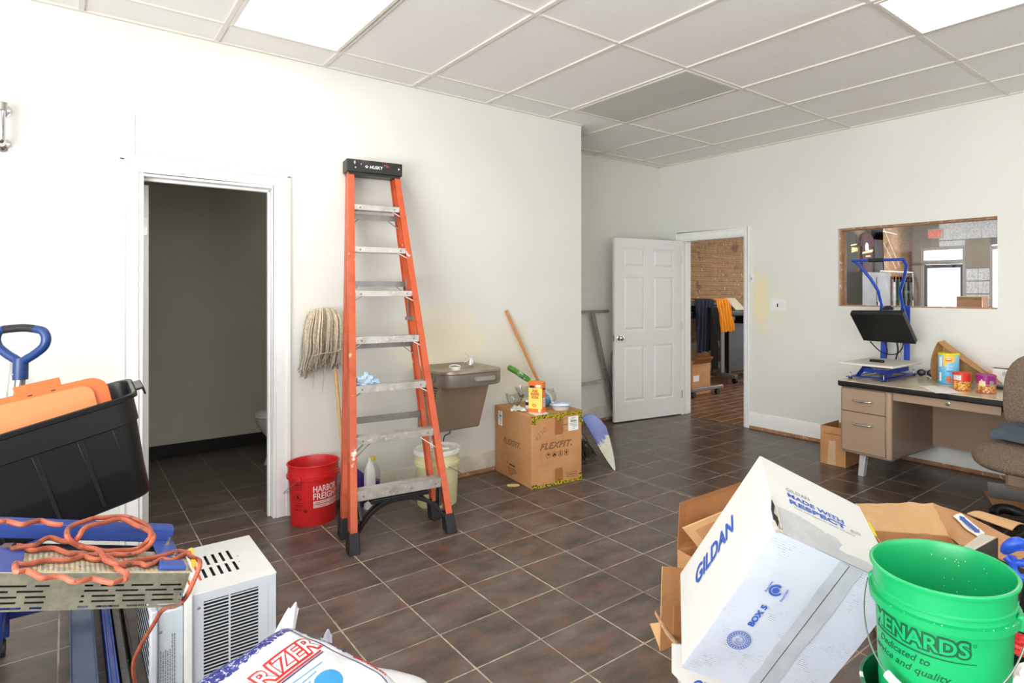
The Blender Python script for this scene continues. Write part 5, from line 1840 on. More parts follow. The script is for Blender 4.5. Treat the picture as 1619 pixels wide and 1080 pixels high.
wrap_text(t, rc(0.070), 'ICED TEA', ph, -0.022, 0.128, 0.014, 'paper', 0.050, out=0.001)
wrap_text(t, rc(0.070), 'LEMON', ph, -0.016, 0.108, 0.012, 'paper', 0.042, out=0.001)
wpoly(t, 0.070, ph, [(-0.015, 0.094), (0.045, 0.094), (0.045, 0.099), (-0.015, 0.099)], 'ink_blue', 'print_line')
MAT['teacol'] = plain('tea_amber', (214, 116, 40), 0.35, var=0.3, vs=60)
wpoly(t, 0.070, ph, [(-0.014, 0.012), (0.014, 0.012), (0.020, 0.035), (0.012, 0.055), (0.014, 0.062), (-0.012, 0.062), (-0.012, 0.055), (-0.020, 0.035)], 'teacol', 'tea_jug_picture', 0.001)
wpoly(t, 0.070, ph, [(0.020, 0.012), (0.034, 0.012), (0.038, 0.030), (0.034, 0.045), (0.022, 0.045)], 'teacol', 'tea_glass_picture', 0.001)
wpoly(t, 0.070, ph, [(-0.07, 0.13), (-0.046, 0.13), (-0.046, 0.20), (-0.07, 0.20)], 'paper', 'facts_panel'); wpoly(t, 0.070, ph, [(-0.07, 0.02), (-0.050, 0.02), (-0.050, 0.085), (-0.07, 0.085)], 'paper', 'facts_panel')
RC = Vector((4.738, 1.556, ZT))
MAT['red_lid'] = plain('red_lid', (222, 58, 44), 0.35)
t = can('peanut_can', 'short can of nuts with a red lid in front of the tall blue can', RC, 0.0565, 0.120, nut_mat('peanut_print', (248, 214, 120), (226, 168, 70), (150, 84, 36), 0.062, 0.004, (222, 58, 44)), 'red_lid')
ph2 = math.atan2(-RC.y, -RC.x)
wpoly(t, 0.0565, ph2, [(-0.060, 0.072), (-0.004, 0.072), (-0.004, 0.108), (-0.060, 0.108)], 'paper', 'facts_panel')
for k in range(5): wpoly(t, 0.0565, ph2, [(-0.056, 0.077 + k * 0.006), (-0.010, 0.077 + k * 0.006), (-0.010, 0.079 + k * 0.006), (-0.056, 0.079 + k * 0.006)], 'ink_grey', 'facts_print', 0.0009)
RC = Vector((4.722, 1.402, ZT))
MAT['pur_lid'] = plain('magenta_lid', (158, 36, 132), 0.35)
t = can('cashew_can', 'short can of nuts with a magenta lid nearest the chair', RC, 0.058, 0.122, nut_mat('cashew_print', (250, 222, 160), (216, 150, 90), (150, 80, 44), 0.062, 0.004, (158, 36, 132)), 'pur_lid')
ph2 = math.atan2(-RC.y, -RC.x)
MAT['tan_print'] = plain('cream_print', (240, 222, 176), 0.5)
wpoly(t, 0.058, ph2, [(-0.045, 0.050), (-0.005, 0.050), (-0.005, 0.082), (-0.020, 0.084), (-0.022, 0.095), (-0.030, 0.095), (-0.032, 0.084), (-0.045, 0.082)], 'tan_print', 'name_panel')
wpoly(t, 0.058, ph2, [(0.020, 0.055), (0.048, 0.055), (0.048, 0.086), (0.020, 0.086)], 'ink_grey', 'facts_panel')

# papers and bits on the desk
sheet('letter_paper', 'creased white letter on the desk in front of the cans', 'paper', [todesk((0, 0, 0)) * 0 + atz(1452, 610, ZT + 0.001), atz(1480, 622, ZT + 0.001), atz(1521, 622.5, ZT + 0.001), atz(1497, 611.5, ZT + 0.001)], 'paper', 0.006, 1)
sheet('folded_receipt', 'narrow white papers left of the tall blue can', 'paper', [atz(1464, 597, ZT + 0.001), atz(1484, 603, ZT + 0.001), atz(1486, 598, ZT + 0.001), atz(1466, 594, ZT + 0.001)], 'paper', 0.012, 6)
p = atz(1524, 598, ZT); MAT['chip_bag'] = blotchy('snack_bag_print', (120, 76, 58), (214, 156, 110), 30, 0.5, 0.58, 0.3, spot2=(80, 50, 100), scale2=25)
crumple('snack_bag', 'shiny brown snack bag inside the paper bag', 'bag', p + Vector((0.02, 0, 0.004)), 0.06, 0.05, 0.042, 'chip_bag', 0.4, 8)
t = thing('green_pouch', 'green and purple pouch behind the red-lidded can', 'pouch', Matrix.Translation(atz(1515, 603, ZT + 0.002)) @ Matrix.Rotation(-0.7, 4, 'Z'))
m = MB(); m.ell((0, 0, 0.072), (0.042, 0.020, 0.072), 20, 14)
m.build('pouch_body', (lambda n: n.set(n.ramp(n.noise(16, 2), [(0.40, rgb(60, 92, 50)), (0.48, rgb(120, 84, 150)), (0.56, rgb(226, 220, 200)), (0.62, rgb(170, 110, 90))], 'CONSTANT'), 0.35))(NT('pouch_print')), t)
MAT['orange_pack'] = plain('orange_tissue_pack', (244, 150, 84), 0.35, var=0.1)
p0 = atz(1553, 606, ZT)
t = thing('wipes_pack', 'orange and pale blue pack lying behind the magenta-lidded can', 'pack', Matrix.Translation(p0 + Vector((0.09, 0.015, 0))) @ Matrix.Rotation(-0.15, 4, 'Z'))
def pillow(w, l, h, seed=0, nu=22, nv=22, pw=0.45):
    def f(u, v, s):
        x, y = (u - .5) * w, (v - .5) * l
        k = max(0.0, (1 - abs(2 * u - 1) ** 4) * (1 - abs(2 * v - 1) ** 4)) ** pw
        return Vector((x, y, h / 2 + s * h / 2 * k + 0.006 * mnoise.noise(Vector((u * 4 + seed, v * 4, s))) * k))
    return f
def add_pillow(m, w, l, h, seed=0, M=None, n=22, pw=0.45):
    f = pillow(w, l, h, seed, pw=pw)
    for s in (1, -1):
        m.grid(lambda u, v: (M @ f(u, v, s)) if M is not None else f(u, v, s), n, n)
    return m
m = MB(); add_pillow(m, 0.17, 0.26, 0.075, 3)
o = m.build('pack_body', (lambda n: n.set(n.mix(n.rng(n.math('ADD', n.xyz()[2], n.math('MULTIPLY', n.noise(6, 2), 0.03)), 0.052, 0.056, 0, 1), rgb(196, 220, 236), rgb(244, 150, 84)), 0.35))(NT('orange_blue_pack')), t)
m = MB(); m.prism(rrect(-0.15, 0.15, -0.05, 0.05, 0.02), 0, 0.008); m.prism(rrect(-0.15, 0.15, -0.05, 0.05, 0.02)[:0] or rrect(-0.14, 0.14, -0.045, 0.045, 0.02), 0.008, 0.022)
o = m.build('dark_tray', plain('dark_green_tray', (52, 64, 62), 0.4), None, bevel=0.004); o.matrix_basis = Matrix.Translation(atz(1600, 620, ZT + 0.001) + Vector((0.10, 0.03, 0))) @ Matrix.Rotation(1.4, 4, 'Z'); tag(o, 'dark green tray on the desk behind the chair back', 'tray')
sheet('foil_card', 'crinkled grey blister card between the two nut cans', 'card', [atz(1534, 617, ZT + 0.001), atz(1544, 612, ZT + 0.001), atz(1548, 600, ZT + 0.05), atz(1540, 603, ZT + 0.05)], 'ink_grey', 0.0, 3, 0.002)
t = thing('white_box', 'long white box on the desk against the wall beyond the paper bag', 'box', Matrix.Translation((5.27, 1.395, ZT)) @ Matrix.Rotation(-0.061, 4, 'Z'))
m = MB(); m.box(-0.09, 0.0, -0.50, 0.10, 0, 0.120); m.build('carton_body', 'paper', t, bevel=0.003)
m = MB()
for a, b in ((-0.02, 0.10), (-0.28, -0.09), (-0.5, -0.33)): m.box(-0.092, -0.045, a, b, 0.120, 0.1225)
m.build('flap_shadow_line', 'ink', t)
m = MB()
for k in range(6): m.box(-0.0906, -0.09, 0.0 + k * 0.006, 0.003 + k * 0.006, 0.07, 0.10)
for y in (-0.17, -0.23): m.box(-0.0906, -0.09, y, y + 0.03, 0.05, 0.09)
m.build('label_print', 'ink_grey', t)
crumple('black_glove', 'black glove lying on the white box next to the chair back', 'glove', Matrix.Translation(atx(1597, 583, 5.10) * 1.0) if False else Matrix.Translation((5.125, 1.115, ZT + 0.002)), 0.045, 0.055, 0.075, 'blk', 0.35, 5)
m = MB(); m.box(-0.05, 0.05, -0.02, 0.02, 0, 0.012)
o = m.build('blue_marker_box', 'ink_blue', None, bevel=0.004); o.matrix_basis = Matrix.Translation((5.03, 1.165, ZT + 0.078)) @ Matrix.Rotation(1.3, 4, 'Z'); tag(o, 'small blue case on top of the orange pack', 'case')

# cardboard sheet under the right pedestal
m = MB(); m.box(-0.28, 0.30, -0.16, 0.16, 0, 0.005)
o = m.build('cardboard_sheet', 'card', None); o.matrix_basis = Matrix.Translation((4.72, 1.20, 0)) @ Matrix.Rotation(0.45, 4, 'Z'); tag(o, 'flat piece of cardboard on the floor under the right end of the desk', 'cardboard')
m = MB(); m.box(-0.20, 0.20, -0.11, 0.11, 0, 0.003)
o = m.build('plastic_sheet', glassy('milky_film', 1.4, (0.80, 0.82, 0.86), 0.2, 2.0), None); o.matrix_basis = Matrix.Translation((5.00, 1.36, 0.006)) @ Matrix.Rotation(0.3, 4, 'Z'); tag(o, 'clear plastic film on the floor beside the cardboard piece', 'plastic sheet')

# ================================================================ CHAIR
def tweed():
    n = NT('brown_tweed')
    a = n.noise(130, 2, 0.6, vec=n.mapping((1, 1, 3)))
    b = n.noise(150, 2, 0.6, vec=n.mapping((3, 3, 1)))
    col = n.mix(n.rng(a, 0.4, 0.6, 0, 1), rgb(112, 94, 78), rgb(84, 69, 57))
    col = n.mix(n.rng(b, 0.52, 0.62, 0, 0.8), col, rgb(148, 130, 110))
    n.bump(n.math('ADD', a, b), 0.6, 0.002)
    return n.set(col, 0.95)
MAT['tweed'] = tweed()
cc = atd(1637, 700, 3.42)
CM = frame((cc.x, cc.y, 0), (RV * 0.80 + FV * 0.60), z=UV)     # x: towards the chair's own left/back corner, y away
t = thing('office_chair', 'brown tweed office chair cut by the right edge in front of the desk', 'chair', CM)
m = MB(); m.ell((0.0, 0, 0.500), (0.305, 0.275, 0.082), 40, 18)
for v in m.b.verts:
    x, y = (v.co.x - 0.0) / 0.305, v.co.y / 0.275
    r = math.hypot(x, y)
    if r > 1e-6:
        sq = (abs(x / r) ** 3.2 + abs(y / r) ** 3.2) ** (-1 / 3.2)
        v.co.x = 0.0 + x * sq * 0.305; v.co.y = y * sq * 0.275
    if v.co.x < -0.12: v.co.z -= (abs(v.co.x + 0.12)) ** 1.5 * 0.55
    
m.build('seat', 'tweed', t)
m = MB()
bw, bh = 0.235, 0.265
m.ell((0, 0, 0), (1, 1, 1), 40, 22)
for v in m.b.verts:
    x, y, z = v.co
    r = math.hypot(y, z)
    if r > 1e-6:
        sq = (abs(y / r) ** 3.0 + abs(z / r) ** 3.0) ** (-1 / 3.0)
    else: sq = 1
    yy, zz = y * sq * bw, z * sq * bh
    v.co = Vector((0.255 + x * 0.042 + 0.10 * (zz + 0.1) - 0.9 * yy * yy, yy, 0.785 + zz))
m.build('backrest', 'tweed', t)
m = MB(); m.bar((0.30, 0, 0.66), (0.28, 0, 0.40), 0.07, 0.014, (0, 1, 0)); m.bar((0.29, 0, 0.405), (0.05, 0, 0.405), 0.07, 0.012, (0, 1, 0)); m.build('back_bracket', 'blk', t)
m = MB(); m.cyl((0.05, 0, 0.09), (0.05, 0, 0.30), 0.028, seg=18); m.cyl((0.05, 0, 0.28), (0.05, 0, 0.425), 0.016, seg=14); m.build('gas_column', 'blk', t)
for k in range(5):
    a = math.radians(100 + 72 * k)
    c0_ = Vector((0.05, 0, 0.11)); e = c0_ + Vector((math.cos(a) * 0.29, math.sin(a) * 0.29, -0.035))
    m = MB(); m.hexa([c0_ + Vector((-math.sin(a) * .03, math.cos(a) * .03, -.025)), c0_ + Vector((math.sin(a) * .03, -math.cos(a) * .03, -.025)), e + Vector((math.sin(a) * .018, -math.cos(a) * .018, -.014)), e + Vector((-math.sin(a) * .018, math.cos(a) * .018, -.014)),
                      c0_ + Vector((-math.sin(a) * .026, math.cos(a) * .026, .025)), c0_ + Vector((math.sin(a) * .026, -math.cos(a) * .026, .025)), e + Vector((math.sin(a) * .016, -math.cos(a) * .016, .014)), e + Vector((-math.sin(a) * .016, math.cos(a) * .016, .014))])
    lg = m.build('leg', 'blk', t, bevel=0.006)
    m = MB(); w = Vector((-math.sin(a + .6), math.cos(a + .6), 0))
    for s in (-1, 1): m.cyl(Vector((e.x, e.y, 0.026)) + w * s * 0.008, Vector((e.x, e.y, 0.026)) + w * s * 0.024, 0.026, seg=18)
    m.cyl((e.x, e.y, 0.03), (e.x, e.y, 0.07), 0.008, seg=8)
    m.build('caster', 'blk', lg)
# shirt on the seat
t = thing('dark_shirt', 'slate grey shirt with a pink print crumpled on the chair seat', 'shirt', CM @ Matrix.Translation((0.03, -0.00, 0.588)))
def cloth(w, l, h, seed, th=0.004, n=30):
    m = MB()
    def f(u, v):
        x, y = (u - .5) * w, (v - .5) * l
        e = 0.16 * mnoise.noise(Vector((u * 3 + seed, v * 3, 0)))
        z = h * (0.5 + 0.5 * mnoise.noise(Vector((u * 4 + seed, v * 4, seed)))) * max(0, 1 - (2 * u - 1) ** 6) ** .5 + 0.004
        return Vector((x + e * 0.3, y + e * 0.35, z))
    m.grid(f, n, n, th)
    return m
m = cloth(0.40, 0.34, 0.075, 2); m.build('fabric', plain('slate_cotton', (70, 80, 92), 0.9, bump=0.3, bs=60), t)
m = cloth(0.15, 0.16, 0.05, 7); m.build('print', plain('pink_print', (236, 96, 156), 0.8), t, M=Matrix.Translation((-0.085, -0.11, 0.052)), label='pink printed panel')
m = cloth(0.05, 0.05, 0.02, 4); m.build('white_print', 'paper', t, M=Matrix.Translation((-0.03, -0.06, 0.085)))

# ================================================================ RESTROOM: TOILET
MAT['porcelain'] = plain('porcelain', (214, 208, 196), 0.18, var=0.04)
t = thing('toilet', 'white toilet half hidden by the restroom door frame', 'toilet', (1.185, 5.55, 0))
def oval(cx, rx, ry, z, n=36, sq=1.0, back=None):
    out = []
    for k in range(n):
        a = 2 * PI * k / n
        x = cx + rx * math.cos(a); y = ry * math.sin(a)
        out.append(Vector((x, y, z)))
    return out
def loft(m, rings, cap0=True, cap1=True):
    V = [[m.b.verts.new(p) for p in r] for r in rings]
    n = len(V[0])
    for i in range(len(V) - 1):
        for j in range(n):
            m.face([V[i][j], V[i][(j + 1) % n], V[i + 1][(j + 1) % n], V[i + 1][j]])
    if cap0: m.face(V[0][::-1])
    if cap1: m.face(V[-1])
    return m
m = MB()
loft(m, [oval(0.27, 0.235, 0.115, 0.0), oval(0.27, 0.228, 0.110, 0.02), oval(0.26, 0.185, 0.085, 0.10), oval(0.25, 0.165, 0.080, 0.18), oval(0.22, 0.20, 0.125, 0.27), oval(0.21, 0.228, 0.175, 0.335), oval(0.21, 0.235, 0.182, 0.385), oval(0.21, 0.225, 0.172, 0.39)])
m.build('bowl', 'porcelain', t, smooth=60)
m = MB(); loft(m, [oval(0.21, 0.238, 0.186, 0.392), oval(0.21, 0.242, 0.190, 0.400), oval(0.21, 0.236, 0.184, 0.412)]); m.build('seat', 'white_p', t, smooth=60)
m = MB(); loft(m, [oval(0.215, 0.238, 0.186, 0.414), oval(0.215, 0.240, 0.188, 0.424), oval(0.215, 0.225, 0.176, 0.436), oval(0.215, 0.12, 0.09, 0.441)]); m.build('lid', 'white_p', t, smooth=60)
m = MB(); m.prism(rrect(0.47, 0.67, -0.22, 0.22, 0.04), 0.40, 0.76); m.prism(rrect(0.46, 0.68, -0.23, 0.23, 0.04), 0.76, 0.79); m.build('tank', 'porcelain', t, bevel=0.01)

# ================================================================ LEFT FOREGROUND
# ---- black tote, orange lid, blue shovel
ty, tr = 0.690, 0.270
ta = RV * math.cos(ty) + FV * math.sin(ty); tb = FV * math.cos(ty) - RV * math.sin(ty)
tex = ta * math.cos(tr) + UV * math.sin(tr); tez = UV * math.cos(tr) - ta * math.sin(tr)
TM = Matrix(((tex.x, tb.x, tez.x, 0.182), (tex.y, tb.y, tez.y, 2.613), (tex.z, tb.z, tez.z, 1.072), (0, 0, 0, 1)))
t = thing('storage_tote', 'big black plastic storage tote tipped up to the right', 'storage box', TM)
L, W, H = 0.74, 0.48, 0.37
MAT['tote'] = plain('tote_black', (11, 11, 12), 0.36, var=0.25, vs=3)
m = MB()
def tr_(ins, z, r): return [Vector((x, y, z)) for x, y in rrect(-L + ins, -ins, ins, W - ins, r, 5)]
loft(m, [tr_(0.062, -H, 0.05), tr_(0.055, -H + 0.012, 0.055), tr_(0.030, -0.105, 0.06), tr_(0.018, -0.098, 0.06), tr_(0.012, -0.022, 0.06), tr_(0.0, -0.018, 0.065), tr_(-0.002, -0.004, 0.065), tr_(0.002, 0.0, 0.065), tr_(0.012, -0.003, 0.06),
         tr_(0.016, -0.020, 0.06), tr_(0.024, -0.10, 0.055), tr_(0.058, -H + 0.018, 0.05)], True, True)
m.build('body', 'tote', t, smooth=35)
m = MB()
for x in (-0.185, -0.30, -0.44, -0.55):
    p = [Vector((x - 0.008, 0.0285, -0.104)), Vector((x + 0.008, 0.0285, -0.104)), Vector((x + 0.006, 0.053, -H + 0.02)), Vector((x - 0.006, 0.053, -H + 0.02))]
    m.hexa([q + Vector((0, -0.004, 0)) for q in p] + [q + Vector((0, 0.006, 0)) for q in p])
for x in (-0.095,):
    p = [Vector((x - 0.003, 0.027, -0.104)), Vector((x + 0.003, 0.027, -0.104)), Vector((x + 0.003, 0.053, -H + 0.06)), Vector((x - 0.003, 0.053, -H + 0.06))]
    m.hexa([q + Vector((0, -0.003, 0)) for q in p] + [q + Vector((0, 0.006, 0)) for q in p])
m.build('side_rib', 'tote', t, bevel=0.002)
m = MB()
for x0, x1 in ((-0.002, 0.026), (-L - 0.026, -L + 0.002)):
    m.box(x0, x1, W * 0.5 - 0.11, W * 0.5 + 0.11, -0.012, -0.004)
    xo = x1 if x1 > 0 else x0
    m.box(xo - 0.006, xo, W * 0.5 - 0.11, W * 0.5 + 0.11, -0.034, -0.006)
m.build('handle', 'tote', t, bevel=0.003)

MAT['orange_lid'] = plain('orange_plastic', (214, 96, 32), 0.38, var=0.08, vs=3)
MAT['orange_lid2'] = plain('orange_plastic_pale', (208, 126, 70), 0.42, var=0.06, vs=3)
O = aty(168, 612, 2.80)
lr = math.radians(11.5)
lx = Vector((math.cos(lr), 0.02, math.sin(lr))).normalized()
lean = Vector((-math.sin(lr) * 0.98, 0.20, math.cos(lr) * 0.98))
LM = frame(O, lx, y=lean)
t = thing('orange_tote_lid', 'orange storage box lid standing inside the black tote', 'lid', LM)
m = MB()
m.prism(rrect(-0.70, 0.006, -0.22, 0.045, 0.050, 8), -0.006, 0.0)
m.prism([(-0.70, 0.0), (-0.34, 0.0), (-0.34, 0.03)][:0] or rrect(-0.235, -0.115, 0.0, 0.072, 0.004), -0.0055, -0.0005)
m.build('lid_panel', 'orange_lid', t, bevel=0.002)
m = MB()
m.prism(rrect(-0.66, -0.034, -0.18, 0.024, 0.035, 8), -0.001, 0.009); m.build('raised_centre', 'orange_lid2', t, bevel=0.004, label='paler raised centre of the lid')
m = MB()
path = [(-0.21, -0.14, 0.009), (-0.205, -0.115, 0.009), (-0.19, -0.108, 0.009), (-0.115, -0.108, 0.009), (-0.105, -0.115, 0.009), (-0.10, -0.14, 0.009)]
m.tube(smooth_path(path, 4), 0.003, 8)
m.build('moulded_ridge', 'orange_lid2', t)
m = MB()
for x in (-0.205, -0.145): m.box(x, x + 0.012, 0.030, 0.034, 0.0, 0.002)
m.build('slot', 'ink', t)

MAT['blue_grip'] = plain('dark_blue_plastic', (30, 62, 120), 0.35, var=0.15)
gc = atd(33, 548, 2.32)
GM = frame(gc, RV, z=-FV)      # x right, y up, z towards the room
t = thing('blue_handled_shovel', 'shovel with a dark blue D handle standing in the black tote', 'shovel', GM)
k = 2.32 / 966.2
def gp(u, v): return Vector(((u - 33) * k, (548 - v) * k, 0))
m = MB()
m.tube(smooth_path([gp(57, 520.5), gp(68, 524), gp(73, 535), gp(69, 548), gp(55, 560), gp(42, 568), gp(34, 574)], 6), 0.0155, 14)
m.tube(smooth_path([gp(9, 520.5), gp(-2, 524), gp(-7, 535), gp(-3, 548), gp(11, 560), gp(24, 568), gp(32, 574)], 6), 0.0155, 14)
m.tube([gp(33, 566), gp(32.5, 580), gp(32, 600)], [0.022, 0.023, 0.023], 16)
m.build('handle_frame', 'blue_grip', t)
m = MB(); m.tube(smooth_path([gp(5, 521.5), gp(20, 519.5), gp(40, 518.5), gp(60, 521)], 5), 0.0150, 14)
m.build('grip', 'rubber', t, label='black rubber grip bar')
m = MB(); m.tube([gp(32, 596), gp(30, 600) + Vector((0.0, -0.32, 0.02))], 0.016, 14); m.build('shaft', 'steel', t)
m = MB(); m.ell(gp(29, 591) + Vector((0, 0, 0.022)), (0.004, 0.004, 0.003), 10, 6); m.build('rivet', 'steel', t)
t = thing('white_pole', 'thin white pole leaning on the wall at the far left', 'pole', (-0.25, 4.1, 0))
m = MB(); m.tube([aty(7, 620, 4.05) - Vector((-0.25, 4.1, 0)), aty(12, 575, 4.17) - Vector((-0.25, 4.1, 0))], 0.013, 12)
m.tube([Vector((-0.02, -0.10, 0.0)), aty(7, 620, 4.05) - Vector((-0.25, 4.1, 0))], 0.013, 12)
m.build('tube', 'white_p', t)

# blue wheeled cart that carries the tote
MAT['cart_blue'] = plain('dark_blue_steel', (26, 46, 120), 0.4, 0.2, var=0.2, vs=8)
t = thing('blue_cart', 'dark blue steel cart on casters under the black tote', 'cart', (-0.55, 2.95, 0))
I = Matrix.Translation((0.55, -2.95, 0))
for x in (-0.195, -0.93):
    for y in (2.60, 3.30):
        m = MB(); m.box(x - 0.025, x + 0.025, y - 0.02, y + 0.02, 0.075, 0.50 if x < -0.5 else 0.52); lg = m.build('leg', 'cart_blue', t, bevel=0.003, M=I)
        m = MB(); m.cyl((x - 0.014, y, 0.032), (x + 0.014, y, 0.032), 0.032, seg=20); m.cyl((x, y, 0.05), (x, y, 0.078), 0.012, seg=10); m.build('caster', 'rubber', lg, M=I)
m = MB()
for y in (2.60, 3.30): m.box(-0.905, -0.22, y - 0.018, y + 0.018, 0.14, 0.18); 
m.box(-0.22, 0.30, 3.285, 3.315, 0.14, 0.18)
for x in (-0.195, -0.93): m.box(x - 0.018, x + 0.018, 2.62, 3.28, 0.14, 0.18)
m.build('lower_rail', 'cart_blue', t, bevel=0.003, M=I)
m = MB()
bl = TM @ Vector((-L + 0.06, 0.06, -H - 0.001)); br = TM @ Vector((-0.30, 0.06, -H - 0.001)); bl2 = TM @ Vector((-L + 0.06, W - 0.06, -H - 0.001)); br2 = TM @ Vector((-0.30, W - 0.06, -H - 0.001))
ex = (br - bl).normalized()
P = [bl - ex * 0.45, br, br2, bl2 - ex * 0.45]
m.hexa([p - tez * 0.016 for p in P] + P)
m.build('sloping_shelf', 'cart_blue', t, M=I)
m = MB()
for y in (2.68, 3.04):
    for x in (-0.195,):
        m.box(x - 0.02, x + 0.02, y - 0.02, y + 0.02, 0.18, 0.545)
m.build('shelf_post', 'cart_blue', t, M=I)

# ---- flash dryer / perforated machine cover with blue bars
PO = atz(305, 905, 0.70)
PX = Vector((0.958, 0, -0.287)).normalized()
PM = frame(PO, PX, y=(0, 1, 0))
PZ = PM.col[2].xyz


def ontop(u, v, h=0.0):
    return onplane(u, v, PO + PZ * h, PZ)
      # x right, y away, z up
def perf_mat(name, kind):
    n = NT(name)
    p = n.xyz()
    if kind == 'top':
        fx = n.math('FRACT', n.math('DIVIDE', p[0], 0.0098)); fy = n.math('FRACT', n.math('DIVIDE', p[1], 0.0105))
        hole = n.math('MULTIPLY', n.math('LESS_THAN', n.math('ABSOLUTE', n.math('SUBTRACT', fx, 0.5)), 0.24), n.math('LESS_THAN', n.math('ABSOLUTE', n.math('SUBTRACT', fy, 0.5)), 0.20))
        inside = n.math('MULTIPLY', n.math('GREATER_THAN', p[1], 0.012), n.math('LESS_THAN', p[1], 0.148))
        hole = n.math('MULTIPLY', hole, inside)
        f = n.noise(22, 4, 0.7)
        col = n.ramp(n.noise(26, 3, 0.7, out=0), [(0.36, rgb(150, 146, 128)), (0.46, rgb(178, 172, 152)), (0.55, rgb(196, 190, 168)), (0.62, rgb(204, 186, 120)), (0.70, rgb(206, 150, 150)), (0.8, rgb(222, 218, 200))])
        sp = n.noise(60, 2, 0.5)
        col = n.mix(n.rng(sp, 0.66, 0.70, 0, 0.8), col, rgb(196, 96, 112))
        col = n.mix(n.rng(n.noise(48, 2, 0.5), 0.66, 0.70, 0, 0.8), col, rgb(222, 204, 80))
        n.set(col, 0.5, 0.25)
    else:
        row = n.math('FLOOR', n.math('DIVIDE', p[2], 0.0118))
        fz = n.math('FRACT', n.math('DIVIDE', p[2], 0.0118))
        sh = n.math('MULTIPLY', n.white(n.comb(row, 3.0, 1.0)), 0.07)
        fx = n.math('FRACT', n.math('DIVIDE', n.math('ADD', p[0], sh), 0.060))
        hole = n.math('MULTIPLY', n.math('LESS_THAN', n.math('ABSOLUTE', n.math('SUBTRACT', fx, 0.5)), 0.38), n.math('LESS_THAN', n.math('ABSOLUTE', n.math('SUBTRACT', fz, 0.5)), 0.19))
        hole = n.math('MULTIPLY', hole, n.math('LESS_THAN', p[2], -0.022))
        gap = n.math('GREATER_THAN', n.math('ABSOLUTE', n.math('ADD', p[0], 0.245)), 0.032)
        hole = n.math('MULTIPLY', hole, gap)
        f = n.noise(20, 4, 0.7)
        n.set(n.mix(n.rng(f, 0.4, 0.7, 0, 1), rgb(134, 132, 116), rgb(104, 102, 88)), 0.4, 0.5)
    tr = n.t.nodes.new('ShaderNodeBsdfTransparent')
    mx = n.t.nodes.new('ShaderNodeMixShader')
    n.put(mx.inputs[0], hole); n.t.links.new(n.bsdf.outputs[0], mx.inputs[1]); n.t.links.new(tr.outputs[0], mx.inputs[2])
    n.t.links.new(mx.outputs[0], n.out.inputs[0])
    return n.m
MAT['perf_top'] = perf_mat('perforated_steel', 'top'); MAT['perf_side'] = perf_mat('slotted_steel', 'side')
MAT['press_rail'] = plain('worn_blue_rail', (58, 84, 164), 0.35, 0.1, var=0.15, vs=10)
t = thing('flash_dryer', 'perforated steel machine cover with blue crossbars in the left foreground', 'machine', PM)
m = MB(); m.box(-0.80, 0.0, 0.0, 0.158, -0.0015, 0.0); m.build('top_plate', 'perf_top', t)
m = MB(); m.box(-0.80, -0.006, 0.0, 0.0015, -0.083, -0.0016); m.build('front_plate', 'perf_side', t)
m = MB(); m.box(-0.80, -0.006, 0.155, 0.158, -0.083, -0.0016); m.box(-0.010, -0.006, 0.0016, 0.1545, -0.083, -0.0016); m.build('side_plate', 'alu_dark', t)
m = MB(); m.box(-0.79, -0.02, 0.014, 0.145, -0.078, -0.018); m.build('inner_box', plain('machine_inside', (44, 40, 34), 0.8), t)
m = MB(); m.box(-0.90, -0.022, 0.245, 0.300, -0.002, 0.036); m.build('rear_bar', 'press_rail', t, bevel=0.003)
m = MB(); m.box(-0.90, -0.04, 0.170, 0.245, -0.050, -0.011); m.build('spacer_bar', 'blk', t)
m = MB(); m.box(-0.80, -0.335, 0.002, 0.172, 0.0005, 0.0045); m.build('left_plate', 'press_rail', t, bevel=0.001)
m = MB()
q = [PM.inverted() @ ontop(u, v, 0.003) for u, v in ((252, 890), (288, 890), (274, 856), (239, 856))]
m.hexa([p - Vector((0, 0, 0.002)) for p in q] + [p + Vector((0, 0, 0.002)) for p in q])
q = [PM.inverted() @ ontop(u, v, 0.005) for u, v in ((252, 899), (294, 899), (289, 889), (250, 889))]
m.hexa([p - Vector((0, 0, 0.004)) for p in q] + [p + Vector((0, 0, 0.006)) for p in q])
m.build('right_bracket', 'press_rail', t, bevel=0.0015)
for u, v in ((265, 861), (276, 880)):
    p = PM.inverted() @ ontop(u, v, 0.004)
    m = MB(); m.lathe([(0, 0), (0.010, 0), (0.010, 0.002), (0.006, 0.002), (0.006, 0.007), (0.003, 0.007), (0.003, 0.018), (0, 0.018)], 12, Matrix.Translation(p)); m.build('bolt', 'steel', t)
m = MB(); q = [PM.inverted() @ ontop(u, v, 0.0005) for u, v in ((304, 900), (311, 893), (304, 866), (298, 868))]
m.hexa([p for p in q] + [p + Vector((0, 0, 0.001)) for p in q]); m.build('yellow_sticker', 'yellow_cap', t, smooth=0)
m = MB(); e0 = PM @ Vector((-0.72, 0.08, -0.088)); I_ = PM.inverted()
m.bar(e0, (e0.x, e0.y, 0.03), 0.05, 0.05, (1, 0, 0)); m.box(e0.x - 0.2, e0.x + 0.1, e0.y - 0.05, e0.y + 0.05, 0.0, 0.03); m.build('stand', 'press_rail', t, bevel=0.003, M=I_)

